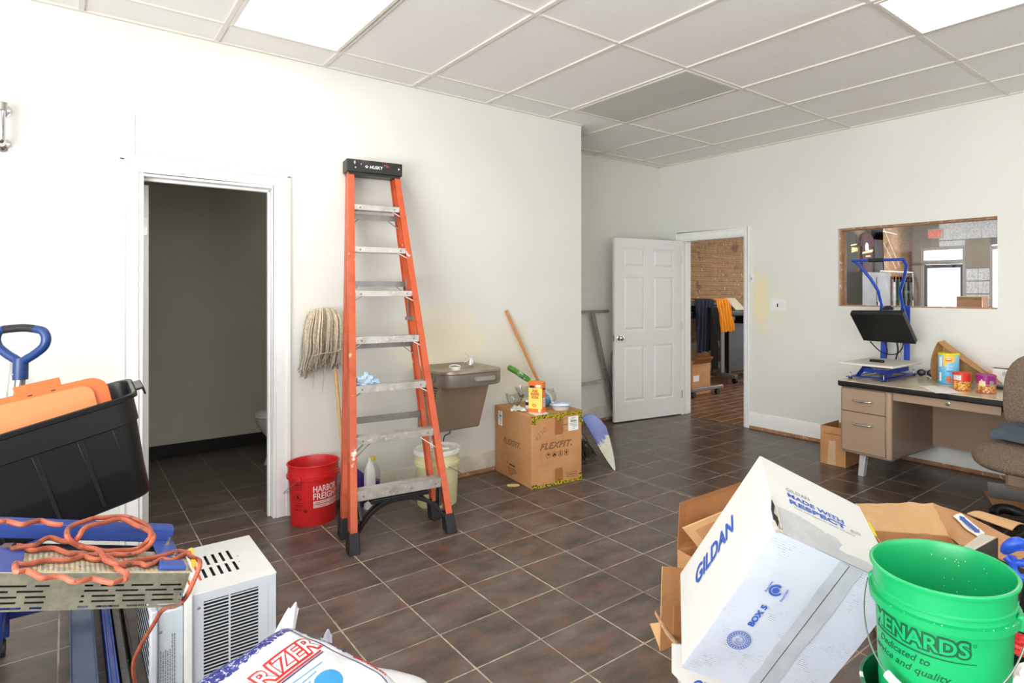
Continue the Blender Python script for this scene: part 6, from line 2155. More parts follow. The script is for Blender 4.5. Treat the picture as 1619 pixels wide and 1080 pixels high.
# orange-brown cord coiled on top
MAT['cord'] = blotchy('rusty_orange_cord', (186, 98, 70), (148, 70, 50), 20, 0.45, 0.7, 0.5, spot2=(110, 74, 60), scale2=30)
def cz(pts, z0=0.757):
    out = []
    for i, q in enumerate(pts):
        u, v = q[0] / 3.6, 780 + q[1] / 3.6
        z = q[2] if len(q) > 2 else z0
        out.append(ontop(u, v, z - 0.75))
    return out
S1 = cz([(60, 305), (110, 300), (150, 315), (190, 325), (230, 318), (300, 312), (350, 328), (400, 345), (460, 345), (510, 370), (560, 378), (600, 370), (640, 395), (680, 400), (730, 392), (790, 380), (850, 370), (900, 360), (960, 345), (1010, 330), (1060, 335), (1085, 360), (1130, 380, 0.75)])
S1 += [atd(u, v, d) for u, v, d in ((316, 893, 1.575), (312, 906, 1.56), (303, 926, 1.56), (294, 944, 1.575), (280, 957, 1.60), (264, 960, 1.63), (254, 968, 1.68), (247, 980, 1.74), (236, 998, 1.80), (222, 1022, 1.87), (211, 1050, 1.93), (214, 1080, 1.99), (226, 1112, 2.06))]
S2 = cz([(60, 318), (110, 306, .762), (170, 300, .764), (215, 285, .768), (260, 258, .770), (300, 255, .770), (350, 272, .768), (400, 275, .772), (450, 300, .768), (510, 320), (560, 322), (600, 330), (680, 325), (750, 322), (800, 305, .765), (840, 270, .790), (858, 240, .80), (850, 200, .806), (800, 165, .81), (740, 140, .81), (680, 132, .81), (600, 138, .81), (540, 142, .808), (480, 160, .806), (410, 185, .804), (385, 210, .80), (385, 250, .79), (420, 285, .775), (480, 305, .765), (550, 320, .763), (580, 350, .763), (600, 380, .763), (650, 400, .763), (700, 412), (740, 400), (800, 400), (830, 412), (870, 400), (920, 375), (980, 382), (1040, 350), (1078, 340)])
S3 = cz([(430, 270, .778), (455, 240, .795), (475, 205, .806), (520, 182, .81), (600, 165, .81), (650, 150, .81), (710, 150, .81), (770, 180, .81), (820, 200, .806), (870, 235, .80), (862, 280, .79), (820, 320, .768), (760, 345), (700, 350), (650, 348), (600, 355), (540, 350), (480, 355), (420, 372), (370, 380), (300, 380), (240, 385), (170, 400), (110, 405), (90, 400), (92, 445), (150, 440), (200, 462), (240, 482), (300, 475), (360, 478), (410, 500), (460, 500), (520, 485), (570, 495), (640, 510), (690, 490), (715, 490), (720, 455), (670, 430), (655, 395), (620, 365), (590, 370)])
S4 = cz([(-60, 150, .812), (0, 160, .812), (40, 158, .812), (90, 172, .812), (130, 178, .812), (180, 165, .812), (230, 155, .812), (270, 168, .812), (320, 178, .812), (352, 178, .812)], .812)
t = thing('extension_cord', 'stiff orange-brown extension cord tangled over the perforated machine', 'cord', S1[0])
I = Matrix.Translation(-S1[0])
m = MB()
for i, S_ in enumerate((S1, S2, S3)):
    m.tube(smooth_path(S_, 4), 0.0062 if i else [0.0064] * 92 + [0.0045] * 60 if False else 0.0060, 8)
m.build('cable', 'cord', t, M=I)
m = MB(); m.tube([S1[0] + Vector((-0.012, 0.008, 0)), S1[0] + Vector((0.006, -0.004, 0))], 0.009, 10); m.build('plug', plain('dark_plug', (84, 60, 60), 0.5), t, M=I)
m = MB(); m.tube(smooth_path(S4, 5), 0.006, 8)
o = tag(m.build('cord_end', 'cord', None), 'loose end of brown cord lying on the blue crossbar', 'cord')

# steel rails on the floor
for x, w, h, mt, lb in ((0.045, 0.075, 0.10, plain('worn_grey_blue_steel', (82, 96, 130), 0.35, 0.4, var=0.35, vs=9), 'wide grey-blue steel channel on the floor, furthest from the air conditioner'),
                        (0.122, 0.026, 0.105, MAT['press_rail'], 'bright blue steel rail on the floor between two duller channels'),
                        (0.205, 0.052, 0.08, plain('brown_steel', (92, 80, 72), 0.4, 0.3, var=0.25, vs=9), 'brown steel channel on the floor next to the air conditioner')):
    m = MB()
    x0, x1 = x - w / 2, x + w / 2
    m.prism([(x0, 0), (x1, 0), (x1, h), (x1 - 0.005, h), (x1 - 0.005, h - 0.012), (x0 + 0.005, h - 0.012), (x0 + 0.005, h), (x0, h)], -3.75, -1.35, Matrix(((1, 0, 0, 0), (0, 0, -1, 0), (0, 1, 0, 0), (0, 0, 0, 1))))
    tag(m.build('steel_rail', mt, None, bevel=0.002), lb, 'rail', 'steel rails on the floor')
m = MB(); m.prism([(0.145, 0), (0.165, 0), (0.165, 0.07), (0.145, 0.07)], -3.75, -1.35, Matrix(((1, 0, 0, 0), (0, 0, -1, 0), (0, 1, 0, 0), (0, 0, 0, 1))))
tag(m.build('steel_rail', plain('speckled_grey_steel', (120, 116, 112), 0.5, 0.4, var=0.4, vs=60), None), 'narrow speckled grey rail touching the bright blue one', 'rail', 'steel rails on the floor')
m = MB(); m.prism([(0, 0), (0.030, 0.006), (0.040, 0.024), (0.012, 0.032), (-0.004, 0.018)], 0, 0.002)
o = m.build('paper_scrap', 'paper', None, smooth=0); o.matrix_basis = Matrix.Translation((0.178, 2.93, 0.0)); tag(o, 'small white scrap on the floor between the steel rails', 'scrap')

# ---- window air conditioner
AX0, AX1, AY0, AY1, AH = 0.332, 0.603, 2.545, 3.010, 0.352
t = thing('air_conditioner', 'white window air conditioner on the floor beside the salt bags', 'air conditioner', (0.45, 2.78, 0))
I = Matrix.Translation((-0.45, -2.78, 0))
MAT['ac_white'] = plain('ac_white_metal', (226, 226, 222), 0.4, 0.0, var=0.05, vs=9)
MAT['ac_grey'] = plain('ac_pale_grey', (196, 200, 206), 0.45, 0.0, var=0.05, vs=6)
m = MB()
m.box(AX0 + 0.004, AX1 - 0.002, AY0 + 0.014, AY1 - 0.002, 0.004, AH - 0.012)
m.build('core', 'ink', t, M=I)
# top sheet with two rows of vents
m = MB()
vx = [(0.388 + 0.026 * k, 0.388 + 0.026 * k + 0.011) for k in range(5)]
vy0, vy1, vy2, vy3 = 2.665, 2.765, 2.785, 2.895
z0, z1 = AH - 0.003, AH
m.box(AX0, AX1, AY0, vy0, z0, z1); m.box(AX0, AX1, vy3, AY1, z0, z1); m.box(AX0, AX1, vy1, vy2, z0, z1)
xs = [AX0] + [v for p in vx for v in p] + [AX1]
for k in range(0, len(xs), 2):
    m.box(xs[k], xs[k + 1], vy0, vy1, z0, z1); m.box(xs[k], xs[k + 1], vy2, vy3, z0, z1)
m.box(AX1 - 0.002, AX1, AY0, AY1, 0, AH - 0.003); m.box(AX0, AX1 - 0.002, AY1 - 0.002, AY1, 0, AH - 0.003)
m.build('cabinet', 'ac_white', t, M=I)
# louvred side towards the camera
m = MB()
lx0, lxm0, lxm1, lx1 = AX0 + 0.035, 0.4445, 0.4505, AX1 - 0.062
lz0, lz1 = 0.048, 0.318
m.box(AX0, lx0, AY0, AY0 + 0.003, 0, AH - 0.003); m.box(lx1, AX1, AY0, AY0 + 0.003, 0, AH - 0.003); m.box(lx0, lx1, AY0, AY0 + 0.003, 0, lz0); m.box(lx0, lx1, AY0, AY0 + 0.003, lz1, AH - 0.003)
m.box(lxm0, lxm1, AY0, AY0 + 0.003, lz0, lz1)
n_ = 22
for k in range(n_):
    z = lz0 + (lz1 - lz0) * (k + 0.5) / n_
    m.box(lx0, lxm0, AY0, AY0 + 0.002, z - 0.0021, z + 0.0021); m.box(lxm1, lx1, AY0, AY0 + 0.002, z - 0.0021, z + 0.0021)
m.build('louvred_panel', 'ac_grey', t, M=I, label='pale grey side panel full of horizontal louvres')
m = MB(); m.box(AX0 - 0.022, AX0, AY0 - 0.012, AY0 + 0.02, 0, AH + 0.006); m.box(AX0 - 0.022, AX0, AY0 + 0.02, AY1 + 0.012, AH - 0.012, AH + 0.006); m.build('flange', 'ac_white', t, bevel=0.002, M=I)
# plastic front half with label
m = MB(); m.box(0.235, AX0 - 0.022, AY0 + 0.010, AY1 - 0.01, 0.012, AH - 0.035); m.build('front_housing', plain('ac_housing_grey', (190, 198, 204), 0.45), t, bevel=0.006, M=I)
m = MB(); m.box(0.212, 0.234, AY0 - 0.004, AY1, 0.0, AH - 0.02); fb = m.build('front_bezel', 'ac_grey', t, bevel=0.006, M=I)
m = MB()
for k in range(9): m.box(0.2105, 0.2120, AY0 + 0.03, AY1 - 0.03, 0.04 + k * 0.032, 0.055 + k * 0.032)
m.build('intake_slots', 'ink', fb, M=I)
lbM = frame((0.288, AY0 + 0.0095, 0.045), (0, 0, 1), y=(-1, 0, 0))
m = MB()
rd = random.Random(5)
for r in range(7):
    y = 0.004 + r * 0.0065
    x = 0.0
    while x < (0.135 if r > 1 else 0.18):
        w = rd.uniform(0.004, 0.013); m.prism([(x, y), (x + w, y), (x + w, y + 0.0028), (x, y + 0.0028)], 0, 0.0004, lbM); x += w + 0.0025
m.build('label_print', plain('label_grey_print', (110, 116, 120), 0.6), t, smooth=0, M=I)
m = MB(); m.prism([(0, 0), (0.004, 0), (0.004, 0.10), (0, 0.10)], 0, 0.001, frame((0.336, 2.60, AH + 0.0002), (1, 0, 0), (0, 1, 0)))
for x0, x1, y0, y1 in ((0.370, 0.378, 2.655, 2.905),): m.box(x0, x1, y0, y1, AH, AH + 0.0008)
m.build('red_warning_strip', 'soda_red', t, smooth=0, M=I)
m = MB(); m.box(0.350, 0.3695, 2.655, 2.905, AH, AH + 0.0006); m.build('white_sticker', 'paper', t, smooth=0, M=I)
m = MB(); m.box(0.3335, 0.3395, 2.640, 2.80, AH, AH + 0.0008); m.build('yellow_sticker', 'yellow_cap', t, smooth=0, M=I)
m = MB()
for x, y, z in ((0.352, AY0 - 0.001, 0.022), (0.352, AY0 - 0.001, 0.30), (0.245, AY0 + 0.009, 0.035), (0.243, AY0 + 0.009, 0.25)): m.ell((x, y, z), (0.005, 0.003, 0.005), 10, 6)
m.ell((0.515, 2.74, AH), (0.004, 0.004, 0.002), 10, 6); m.ell((0.520, 2.80, AH), (0.004, 0.004, 0.002), 10, 6)
m.build('screw', 'alu_dark', t, M=I)
m = MB(); m.prism(rrect(AX1 - 0.052, AX1 - 0.030, 0.035, 0.325, 0.010), 0, 0.0015, frame((0, AY0 + 0.0005, 0), (1, 0, 0), (0, 0, 1))); m.build('pressed_rib', 'ac_grey', t, M=I)

# ---- salt bags
def bag_mat(name, flip=False):
    n = NT(name)
    p = n.xyz()
    wig = n.rng(n.noise(50, 3), 0.3, 0.7, -0.006, 0.006)
    band = n.math('LESS_THAN', n.math('ADD', p[1], wig), 0.056)
    end = n.math('GREATER_THAN', p[0], 0.9)
    lace = n.math('GREATER_THAN', n.math('ABSOLUTE', n.math('SUBTRACT', n.voro(60, feature='DISTANCE_TO_EDGE'), 0.0)), 0.10)
    lace2 = n.math('GREATER_THAN', n.noise(85, 4, 0.7), 0.53)
    navy = n.mix(n.math('MULTIPLY', n.math('SUBTRACT', 1.0, lace), lace2), rgb(44, 52, 140), rgb(228, 230, 240))
    base = n.mix(n.rng(n.noise(5, 4), 0.4, 0.7, 0, 0.5), rgb(238, 238, 240), rgb(214, 216, 224))
    col = n.mix(n.math('MAXIMUM', band, end), base, navy)
    n.bump(n.noise(14, 5, 0.65), 0.5, 0.012)
    return n.set(col, 0.32)
MAT['bag'] = bag_mat('salt_bag_film')
MAT['ear'] = blotchy('salt_bag_ear_film', (232, 234, 240), (44, 52, 140), 16, 0.56, 0.60, 0.35)
b2 = atz(447, 996, 0.375); b1 = atz(330, 1080, 0.385); b3 = atz(538, 1080, 0.300)
BM = frame(b2, b1 - b2, y=(b3 - b2))     # x: along the top edge to the lower left, y: down the right-hand side, z: outwards or inwards
if BM.col[2].xyz.z < 0:
    zf = -1
else: zf = 1
def salt_bag(name, label, M, w, l, h, zf, seed, text=True, ears=((0, 0),)):
    t = thing(name, label, 'bag', M, 'bags of rock salt')
    m = MB()
    def f(u, v, s):
        x, y = u * w, v * l
        k = max(0.0, (1 - abs(2 * u - 1) ** 5) * (1 - abs(2 * v - 1) ** 6)) ** 0.4
        wob = 0.010 * mnoise.noise(Vector((u * 5 + seed, v * 6, s * 2)))
        return Vector((x + 0.012 * math.sin(v * 7 + seed) * (1 - k), y + 0.012 * math.sin(u * 8) * (1 - k), zf * (s * h / 2 * k + wob * k)))
    for s in (1, -1):
        m.grid(lambda u, v: f(u, v, s), 44, 44)
    o = m.build('bag_film', 'bag', t, smooth=80)
    # corner ears
    m = MB()
    for (cx, cy), (tx, ty_), tz in ears:
        A0 = Vector((cx * w, cy * l, 0))
        T = Vector((tx, ty_, tz))
        P0 = A0 + Vector((0.055, 0.004, 0)); P1 = A0 + Vector((0.004, 0.045, 0))
        d_ = (P1 - P0).normalized() * 0.016
        m.grid(lambda u, v: P0.lerp(P1, u).lerp((T - d_).lerp(T + d_, u), v) + Vector((0, 0, zf * (0.008 * math.sin(u * 9 + v * 3) + 0.010 * math.sin(PI * u)))), 12, 12, 0.0012)
    m.build('corner_ear', 'ear', t, smooth=60)
    return t, (lambda x, y: f(x / w, y / l, 1))
def bag_text(t, fs, body, x0, y0, ang, h, width, mat, shear=0.0, bold=0.0, out=0.0012, name='lettering', mirror=False):
    ca, sa = math.cos(ang), math.sin(ang)
    def bend(co):
        x = x0 + ca * co.x - sa * co.y * (-1 if mirror else 1); y = y0 + sa * co.x + ca * co.y * (-1 if mirror else 1)
        p = fs(x, y); q = fs(x + 0.004, y) ; r = fs(x, y + 0.004)
        n = (q - p).cross(r - p).normalized()
        if n.z * zf < 0: n = -n
        return p + n * (out + co.z)
    return text_obj(name, body, None, h, mat, t, width=width, shear=shear, bold=bold, ext=0.0004, bend=bend)
t, fs = salt_bag('salt_bag', 'upper white and navy rock salt bag with red lettering in the lower left foreground', BM, 0.56, 0.42, 0.12, zf, 1, ears=(((0, 0), tuple((BM.inverted() @ atd(465, 960, 1.95)).to_2d()), (BM.inverted() @ atd(465, 960, 1.95)).z),))
# lettering reads from the lower left to the upper right, so it runs along -x of the bag
MAT['salt_red'] = plain('salt_red_print', (208, 48, 48), 0.4); MAT['salt_blue'] = plain('salt_sky_print', (64, 160, 220), 0.4)
MAT['navy2'] = plain('salt_navy_print', (40, 44, 120), 0.4)
mir = True
def T_(body, x0, y0, h, width, mat, out, bold=0.0, shear=0.25):
    return bag_text(t, fs, body, x0, y0, PI, h, width, mat, shear=shear, bold=bold, out=out, mirror=False)
T_('VAPORIZER', 0.500, 0.165, 0.062, 0.440, 'salt_red', 0.0008, 0.06)
T_('VAPORIZER', 0.497, 0.1635, 0.058, 0.434, 'paper', 0.0018, 0.0)
def bag_patch(poly, mat, name, out=0.001):
    m = MB()
    n = len(poly)
    cx = sum(p[0] for p in poly) / n; cy = sum(p[1] for p in poly) / n
    for k in range(n):
        a, c = poly[k], poly[(k + 1) % n]
        for j in range(5):
            u0, u1 = j / 5, (j + 1) / 5
            vs = []
            for w in ((cx + (a[0] - cx) * u0, cy + (a[1] - cy) * u0), (cx + (a[0] - cx) * u1, cy + (a[1] - cy) * u1), (cx + (c[0] - cx) * u1, cy + (c[1] - cy) * u1), (cx + (c[0] - cx) * u0, cy + (c[1] - cy) * u0)):
                p = fs(*w); vs.append(m.b.verts.new(p + Vector((0, 0, zf * (out + 0.001)))))
            m.face(vs)
    return m.build(name, mat, t, smooth=0)
def strip(x0, y0, x1, y1, w, mat, name, out=0.001, n=24):
    m = MB()
    d = Vector((x1 - x0, y1 - y0)).normalized(); nn = Vector((-d.y, d.x)) * w / 2
    prev = None
    for k in range(n + 1):
        u = k / n; x, y = x0 + (x1 - x0) * u, y0 + (y1 - y0) * u
        a, b = [m.b.verts.new(fs(x + s * nn.x, y + s * nn.y) + Vector((0, 0, zf * (out + 0.0008)))) for s in (-1, 1)]
        if prev: m.face([prev[0], prev[1], b, a])
        prev = (a, b)
    return m.build(name, mat, t, smooth=0)
strip(0.075, 0.178, 0.50, 0.178, 0.006, 'salt_red', 'underline'); strip(0.075, 0.186, 0.50, 0.186, 0.0035, 'navy2', 'underline')
strip(0.052, 0.045, 0.052, 0.40, 0.0035, 'navy2', 'border_line')
for k in range(4): strip(0.12 + k * 0.04, 0.215 + 0.012 * k, 0.42, 0.19 + 0.03 * k, 0.003, 'salt_blue', 'swoosh')
bag_patch([(0.17 + 0.045 * math.cos(a), 0.275 + 0.035 * math.sin(a)) for a in [2 * PI * k / 18 for k in range(18)]], 'salt_blue', 'blue_blob')
bag_text(t, fs, 'ROCK SALT', 0.012, 0.225, -PI / 2, 0.017, 0.115, 'navy2', bold=0.02, mirror=False)
bag_text(t, fs, 'VAPORIZER', 0.014, 0.375, -PI / 2, 0.021, 0.120, 'salt_red', bold=0.03, mirror=False)
bag_patch([(0.010, 0.050), (0.044, 0.050), (0.044, 0.092), (0.010, 0.092)], 'paper', 'barcode_panel')
for k in range(7): strip(0.014, 0.056 + k * 0.0048, 0.040, 0.056 + k * 0.0048, 0.0022 if k % 2 else 0.0032, 'navy2', 'barcode_bar', out=0.0022, n=3)
BM2 = Matrix.Translation(atz(500, 1040, 0.20) - BM.to_translation() * 1.0) @ BM
BM2 = frame(atz(508, 1040, 0.165), (b1 - b2), y=(b3 - b2) + Vector((0, 0, 0.05)))
t2, fs2 = salt_bag('salt_bag', 'lower rock salt bag sticking out to the right under the upper one', BM2, 0.52, 0.40, 0.11, 1 if BM2.col[2].xyz.z > 0 else -1, 4, ears=(((0, 0), tuple((BM2.inverted() @ atd(517, 1004, 1.96)).to_2d()), (BM2.inverted() @ atd(517, 1004, 1.96)).z),))

# ================================================================ RIGHT FOREGROUND: CARTONS
MAT['white_card'] = plain('white_carton', (208, 207, 202), 0.6, var=0.04, vs=5)
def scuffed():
    n = NT('scuffed_shaded_carton')
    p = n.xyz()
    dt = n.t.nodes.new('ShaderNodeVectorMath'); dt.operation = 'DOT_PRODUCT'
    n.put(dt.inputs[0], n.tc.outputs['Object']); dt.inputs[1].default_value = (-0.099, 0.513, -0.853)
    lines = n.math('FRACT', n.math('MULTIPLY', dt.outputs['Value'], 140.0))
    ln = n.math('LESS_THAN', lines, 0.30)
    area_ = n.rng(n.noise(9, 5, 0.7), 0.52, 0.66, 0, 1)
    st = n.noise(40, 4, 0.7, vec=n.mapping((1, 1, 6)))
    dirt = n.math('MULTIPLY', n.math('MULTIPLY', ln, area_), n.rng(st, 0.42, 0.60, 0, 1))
    base = n.mix(n.rng(n.noise(4, 4), 0.4, 0.7, 0, 0.6), rgb(192, 197, 209), rgb(176, 182, 196))  # bluish grey base puts this face's shade into the colour, beneath the scuffs
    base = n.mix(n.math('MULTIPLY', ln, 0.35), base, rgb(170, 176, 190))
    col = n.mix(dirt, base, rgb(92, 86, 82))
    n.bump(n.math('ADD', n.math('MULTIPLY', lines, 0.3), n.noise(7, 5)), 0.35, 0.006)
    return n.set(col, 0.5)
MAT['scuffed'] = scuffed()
fit = {(0, 0, 0): (1.494, 0.955, 0.751), (0, 0, 1): (1.787, 0.733, 0.584), (0, 1, 0): (1.439, 1.240, 0.277), (0, 1, 1): (1.732, 1.018, 0.109),
       (1, 0, 0): (1.742, 1.194, 0.866), (1, 0, 1): (2.034, 0.972, 0.699), (1, 1, 0): (1.687, 1.480, 0.392), (1, 1, 1): (1.980, 1.258, 0.225)}
px = {(0, 0, 0): (1228, 839), (1, 0, 0): (1201, 719), (0, 1, 0): (1077, 1053), (0, 0, 1): (1427, 931), (1, 0, 1): (1359.5, 800), (1, 1, 0): (1074.5, 907), (0, 1, 1): (1274, 1121)}
G = {}
for k, v in fit.items():
    v = Vector(v)
    G[k] = atd(*px[k], (v - EYEP).dot(FV)) if k in px else v
cen = sum(G.values(), Vector()) / 8
t = thing('white_garment_carton', 'battered white GILDAN carton tipped on its corner and leaning over the other boxes'.replace(' GILDAN', ''), 'box', G[(0, 1, 0)])
I = Matrix.Translation(-G[(0, 1, 0)])
order = [(0, 1, 0), (0, 1, 1), (0, 0, 1), (0, 0, 0), (1, 1, 0), (1, 1, 1), (1, 0, 1), (1, 0, 0)]
m = MB(); m.hexa([G[k] for k in order]); m.build('carton_body', 'white_card', t, bevel=0.006, M=I)
# the worn base flaps (two, meeting at a seam) laid over the face with the corner nearest the floor
O, Dn, Cn, Fn = G[(0, 0, 0)], G[(0, 1, 0)], G[(0, 0, 1)], G[(0, 1, 1)]
nb = (Dn - O).cross(Cn - O).normalized()
if nb.dot(EYEP - O) < 0: nb = -nb
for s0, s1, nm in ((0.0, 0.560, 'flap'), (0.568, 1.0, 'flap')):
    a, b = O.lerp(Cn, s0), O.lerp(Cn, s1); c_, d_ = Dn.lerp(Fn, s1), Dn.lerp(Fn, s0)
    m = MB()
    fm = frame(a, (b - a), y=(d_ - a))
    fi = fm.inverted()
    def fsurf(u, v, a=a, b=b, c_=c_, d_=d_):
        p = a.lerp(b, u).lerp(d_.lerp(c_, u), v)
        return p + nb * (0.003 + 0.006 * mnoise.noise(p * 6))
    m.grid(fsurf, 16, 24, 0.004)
    o = m.build(nm, 'scuffed', t, M=I, smooth=60, label='scuffed base flap with shade in its colour')
m = MB(); s = 0.564
pts = [O.lerp(Cn, s).lerp(Dn.lerp(Fn, s), v) + nb * 0.010 for v in [k / 10 for k in range(11)]]
pts2 = [p + (Cn - O).normalized() * (0.045 + 0.006 * mnoise.noise(p * 30)) for p in pts]; pts1 = [p - (Cn - O).normalized() * (0.030 + 0.008 * mnoise.noise(p * 20)) for p in pts]
m.grid(lambda u, v: pts1[int(v * 10)].lerp(pts2[int(v * 10)], u), 4, 10, 0.0006)
m.build('packing_tape', plain('dirty_clear_tape', (180, 184, 192), 0.2, var=0.2, vs=12), t, M=I, label='dirty tape over the seam')
m = MB(); q = [p + nb * 0.001 for p in pts]; m.tube(q, 0.0009, 5); m.build('seam', 'ink', t, M=I)
# worn grey band along the lower edge of the upper face
A_, B_ = G[(1, 0, 0)], G[(1, 0, 1)]
nt = (Cn - O).cross(A_ - O).normalized()
if nt.dot(EYEP - O) < 0: nt = -nt
m = MB()
m.grid(lambda u, v: O.lerp(Cn, u).lerp(A_.lerp(B_, u), v * (0.30 + 0.03 * math.sin(u * 9))) + nt * (0.0012 + 0.0015 * mnoise.noise(Vector((u * 9, v * 3, 0)))), 24, 8, 0.0008)
m.build('worn_band', plain('worn_grey_white_card', (182, 183, 184), 0.6, var=0.15, vs=18), t, M=I)
# torn corner
m = MB()
tp = [(1219, 790), (1224, 800), (1223, 812), (1231, 822), (1229, 834), (1222, 824), (1218, 806)]
vs = [m.b.verts.new(onplane(u, v, O, nt) + nt * 0.003) for u, v in tp]; m.face(vs)
m.build('torn_hole', 'ink', t, M=I, smooth=0)
m = MB()
for (u0, v0), (u1, v1), r in (((1219, 786), (1228, 808), 0.003), ((1228, 808), (1234, 838), 0.004), ((1222, 826), (1228, 842), 0.006), ((1226, 838), (1236, 842), 0.005)):
    m.tube([onplane(u0, v0, O, nt) + nt * 0.003, onplane(u1, v1, O, nt) + nt * 0.004], r, 6)
m.build('torn_fibres', plain('torn_card_fibres', (190, 180, 168), 0.9, var=0.3, vs=60), t, M=I)
# printing
nl = (A_ - O).cross(Dn - O).normalized()
if nl.dot(EYEP - O) < 0: nl = -nl
def face_text(body, P0, N, a, b, top, mat, shear=0.0, bold=0.0, name='lettering', out=0.0012):
    M, wlen, h = on_face(P0, N, a, b, top)
    Mx = M.copy(); Mx.translation = M.to_translation() + N * out
    o = text_obj(name, body, Mx, h, mat, t, width=wlen, shear=shear, bold=bold)
    o.data.transform(I)
    return o
# the left face is seen slightly warped: use its mean plane
Pl = (O + A_ + Dn + G[(1, 1, 0)]) / 4
n1 = (A_ - Dn).cross(O - G[(1, 1, 0)]).normalized()
if n1.dot(EYEP - Pl) < 0: n1 = -n1
mx_ = max(0.0, max((q - Pl).dot(n1) for q in (O, A_, Dn, G[(1, 1, 0)])))
face_text('GILDAN', Pl, n1, (1102.5, 925), (1163, 835), (1093, 914), 'ink_blue', shear=0.25, bold=0.02, out=mx_ + 0.002)
TP = O + nt * 0.0
qT = max(0.0, (B_ - O).dot(nt))
face_text('GILDAN', O, nt, (1243, 776), (1280, 793), (1242, 771), 'ink_grey', bold=0.0, out=qT + 0.001)
face_text('MADE WITH', O, nt, (1246, 785), (1334, 829), (1245.0, 779.5), 'ink_blue', bold=0.02, out=qT + 0.001)
face_text('RESPECT', O, nt, (1249.5, 796), (1338, 838), (1248.6, 790.2), 'ink_blue', bold=0.025, out=qT + 0.001)
face_text('Made with respect for people and planet', O, nt, (1256, 804), (1352, 849), (1255, 801.5), 'ink_grey', out=qT + 0.001)
face_text('100% COTTON', O, nt, (1346, 842), (1361, 848), (1345, 838), 'ink_grey', out=qT + 0.001)
PB = O + nb * 0.012
face_text('BOX 5', PB, nb, (1190, 990), (1213.5, 959.5), (1183.5, 984), 'ink_blue', bold=0.04)
face_text('Recyclable', PB, nb, (1211, 935), (1222, 919.5), (1209, 933), 'ink_blue'); face_text('Recyclable', PB, nb, (1236, 951), (1247, 933), (1233, 948), 'ink_blue')
def face_ring(c_, rx, N, P0, r0, r1, a0=0, a1=2 * PI, mat='ink_blue', n=36, name='logo_ring', dots=False):
    C0 = onplane(*c_, P0, N); E = onplane(c_[0] + rx, c_[1], P0, N); R = (E - C0).length
    x = (E - C0).normalized(); y = N.cross(x)
    m = MB()
    for k in range(n):
        a, b = a0 + (a1 - a0) * k / n, a0 + (a1 - a0) * (k + 1) / n
        if dots and k % 2: continue
        m.face([m.b.verts.new(C0 + N * 0.0015 + (x * math.cos(q) + y * math.sin(q)) * R * r) for r, q in ((r0, a), (r1, a), (r1, b), (r0, b))])
    return m.build(name, mat, t, M=I, smooth=0)
face_ring((1226.5, 933.5), 11.5, nb, PB, 0.70, 1.0, 0.6, 5.6); face_ring((1226.5, 933.5), 11.5, nb, PB, 0.28, 0.55, 0, 2 * PI, n=6); face_ring((1226.5, 933.5), 11.5, nb, PB, 0.0, 0.2)
face_ring((1168, 1012), 19, nb, PB, 0.93, 1.0, name='stamp_ring'); face_ring((1168, 1012), 19, nb, PB, 0.62, 0.67, name='stamp_ring'); face_ring((1168, 1012), 19, nb, PB, 0.72, 0.88, n=44, name='stamp_lettering', dots=True)
for k in range(5): face_ring((1168, 1012), 19, nb, PB, 0.06 + k * 0.11, 0.11 + k * 0.11, k * 1.1, k * 1.1 + 4.4, name='stamp_pattern', n=22, dots=k % 2 == 0)

# ---- low white carton under it, with a flap folded out
wl0 = atd(1062, 1018, 2.00); wl1 = atd(1062, 1063, 2.00)
t = thing('white_lower_carton', 'lower white carton half hidden under the tipped one', 'box', (wl0.x, wl0.y, 0))
I = Matrix.Translation((-wl0.x, -wl0.y, 0))
pn = -FV
pm = frame(wl0, RV, y=UV)
P = [pm.inverted() @ onplane(u, v, wl0, pn) for u, v in ((1062, 1018), (1062, 1063), (1090, 1092), (1180, 1137), (1240, 1137), (1240, 1030))]
m = MB(); m.prism([(p.x, p.y) for p in P], -0.003, 0.003, pm); m.build('front_flap', 'white_card', t, M=I)
o0 = Vector((wl0.x, wl0.y, 0)) + RV * 0.05 + FV * 0.008
m = MB(); Q = [o0, o0 + RV * 0.36, o0 + RV * 0.36 + FV * 0.22, o0 + FV * 0.22]
m.hexa([Vector((q.x, q.y, 0)) for q in Q] + [Vector((q.x, q.y, 0.10)) for q in Q]); m.build('carton_body', 'white_card', t, bevel=0.004, M=I)
M_, wlen, h_ = on_face(wl0, pn, (1091, 1090), (1160, 1116), (1094, 1070))
o = text_obj('lettering', 'GILDAN', Matrix.Translation(pn * 0.004) @ M_, h_, 'ink_blue', t, width=wlen, shear=0.25, bold=0.02); o.data.transform(I)

# ---- brown carton behind on the left, with raised flap
c0_ = atz(1071, 862, 0.30)
ex = Vector((0.985, -0.17, 0)).normalized()
CM_ = frame(c0_ - Vector((0, 0, 0.30)), ex, z=UV)     # x to the right-away, y away-left
t = thing('brown_open_carton', 'open brown carton with a raised flap behind the tipped white one', 'box', CM_)
w, d_, h = 0.46, -0.40, 0.30
k = 0.005
m = MB(); m.box(0, w, -k, 0, 0.0, h - 0.02); m.box(0, k, d_, -k, 0.0, h - 0.02); m.box(k, w, d_, d_ + k, 0.0, h - 0.02); m.box(w - k, w, d_ + k, -k, 0.0, h - 0.02); m.box(k, w - k, d_ + k, -k, 0, k); m.build('carton_body', 'card', t)
tl = atd(1075, 795, (c0_ - EYEP).dot(FV) + 0.03); trr = atd(1185, 758, (c0_ - EYEP).dot(FV) + 0.33)
pi_ = CM_.inverted()
m = MB(); m.panel([Vector((0, 0, h - 0.02)), Vector((w, 0, h - 0.02)), pi_ @ trr, pi_ @ tl], 0.005)
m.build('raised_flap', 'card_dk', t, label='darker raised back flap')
m = MB()
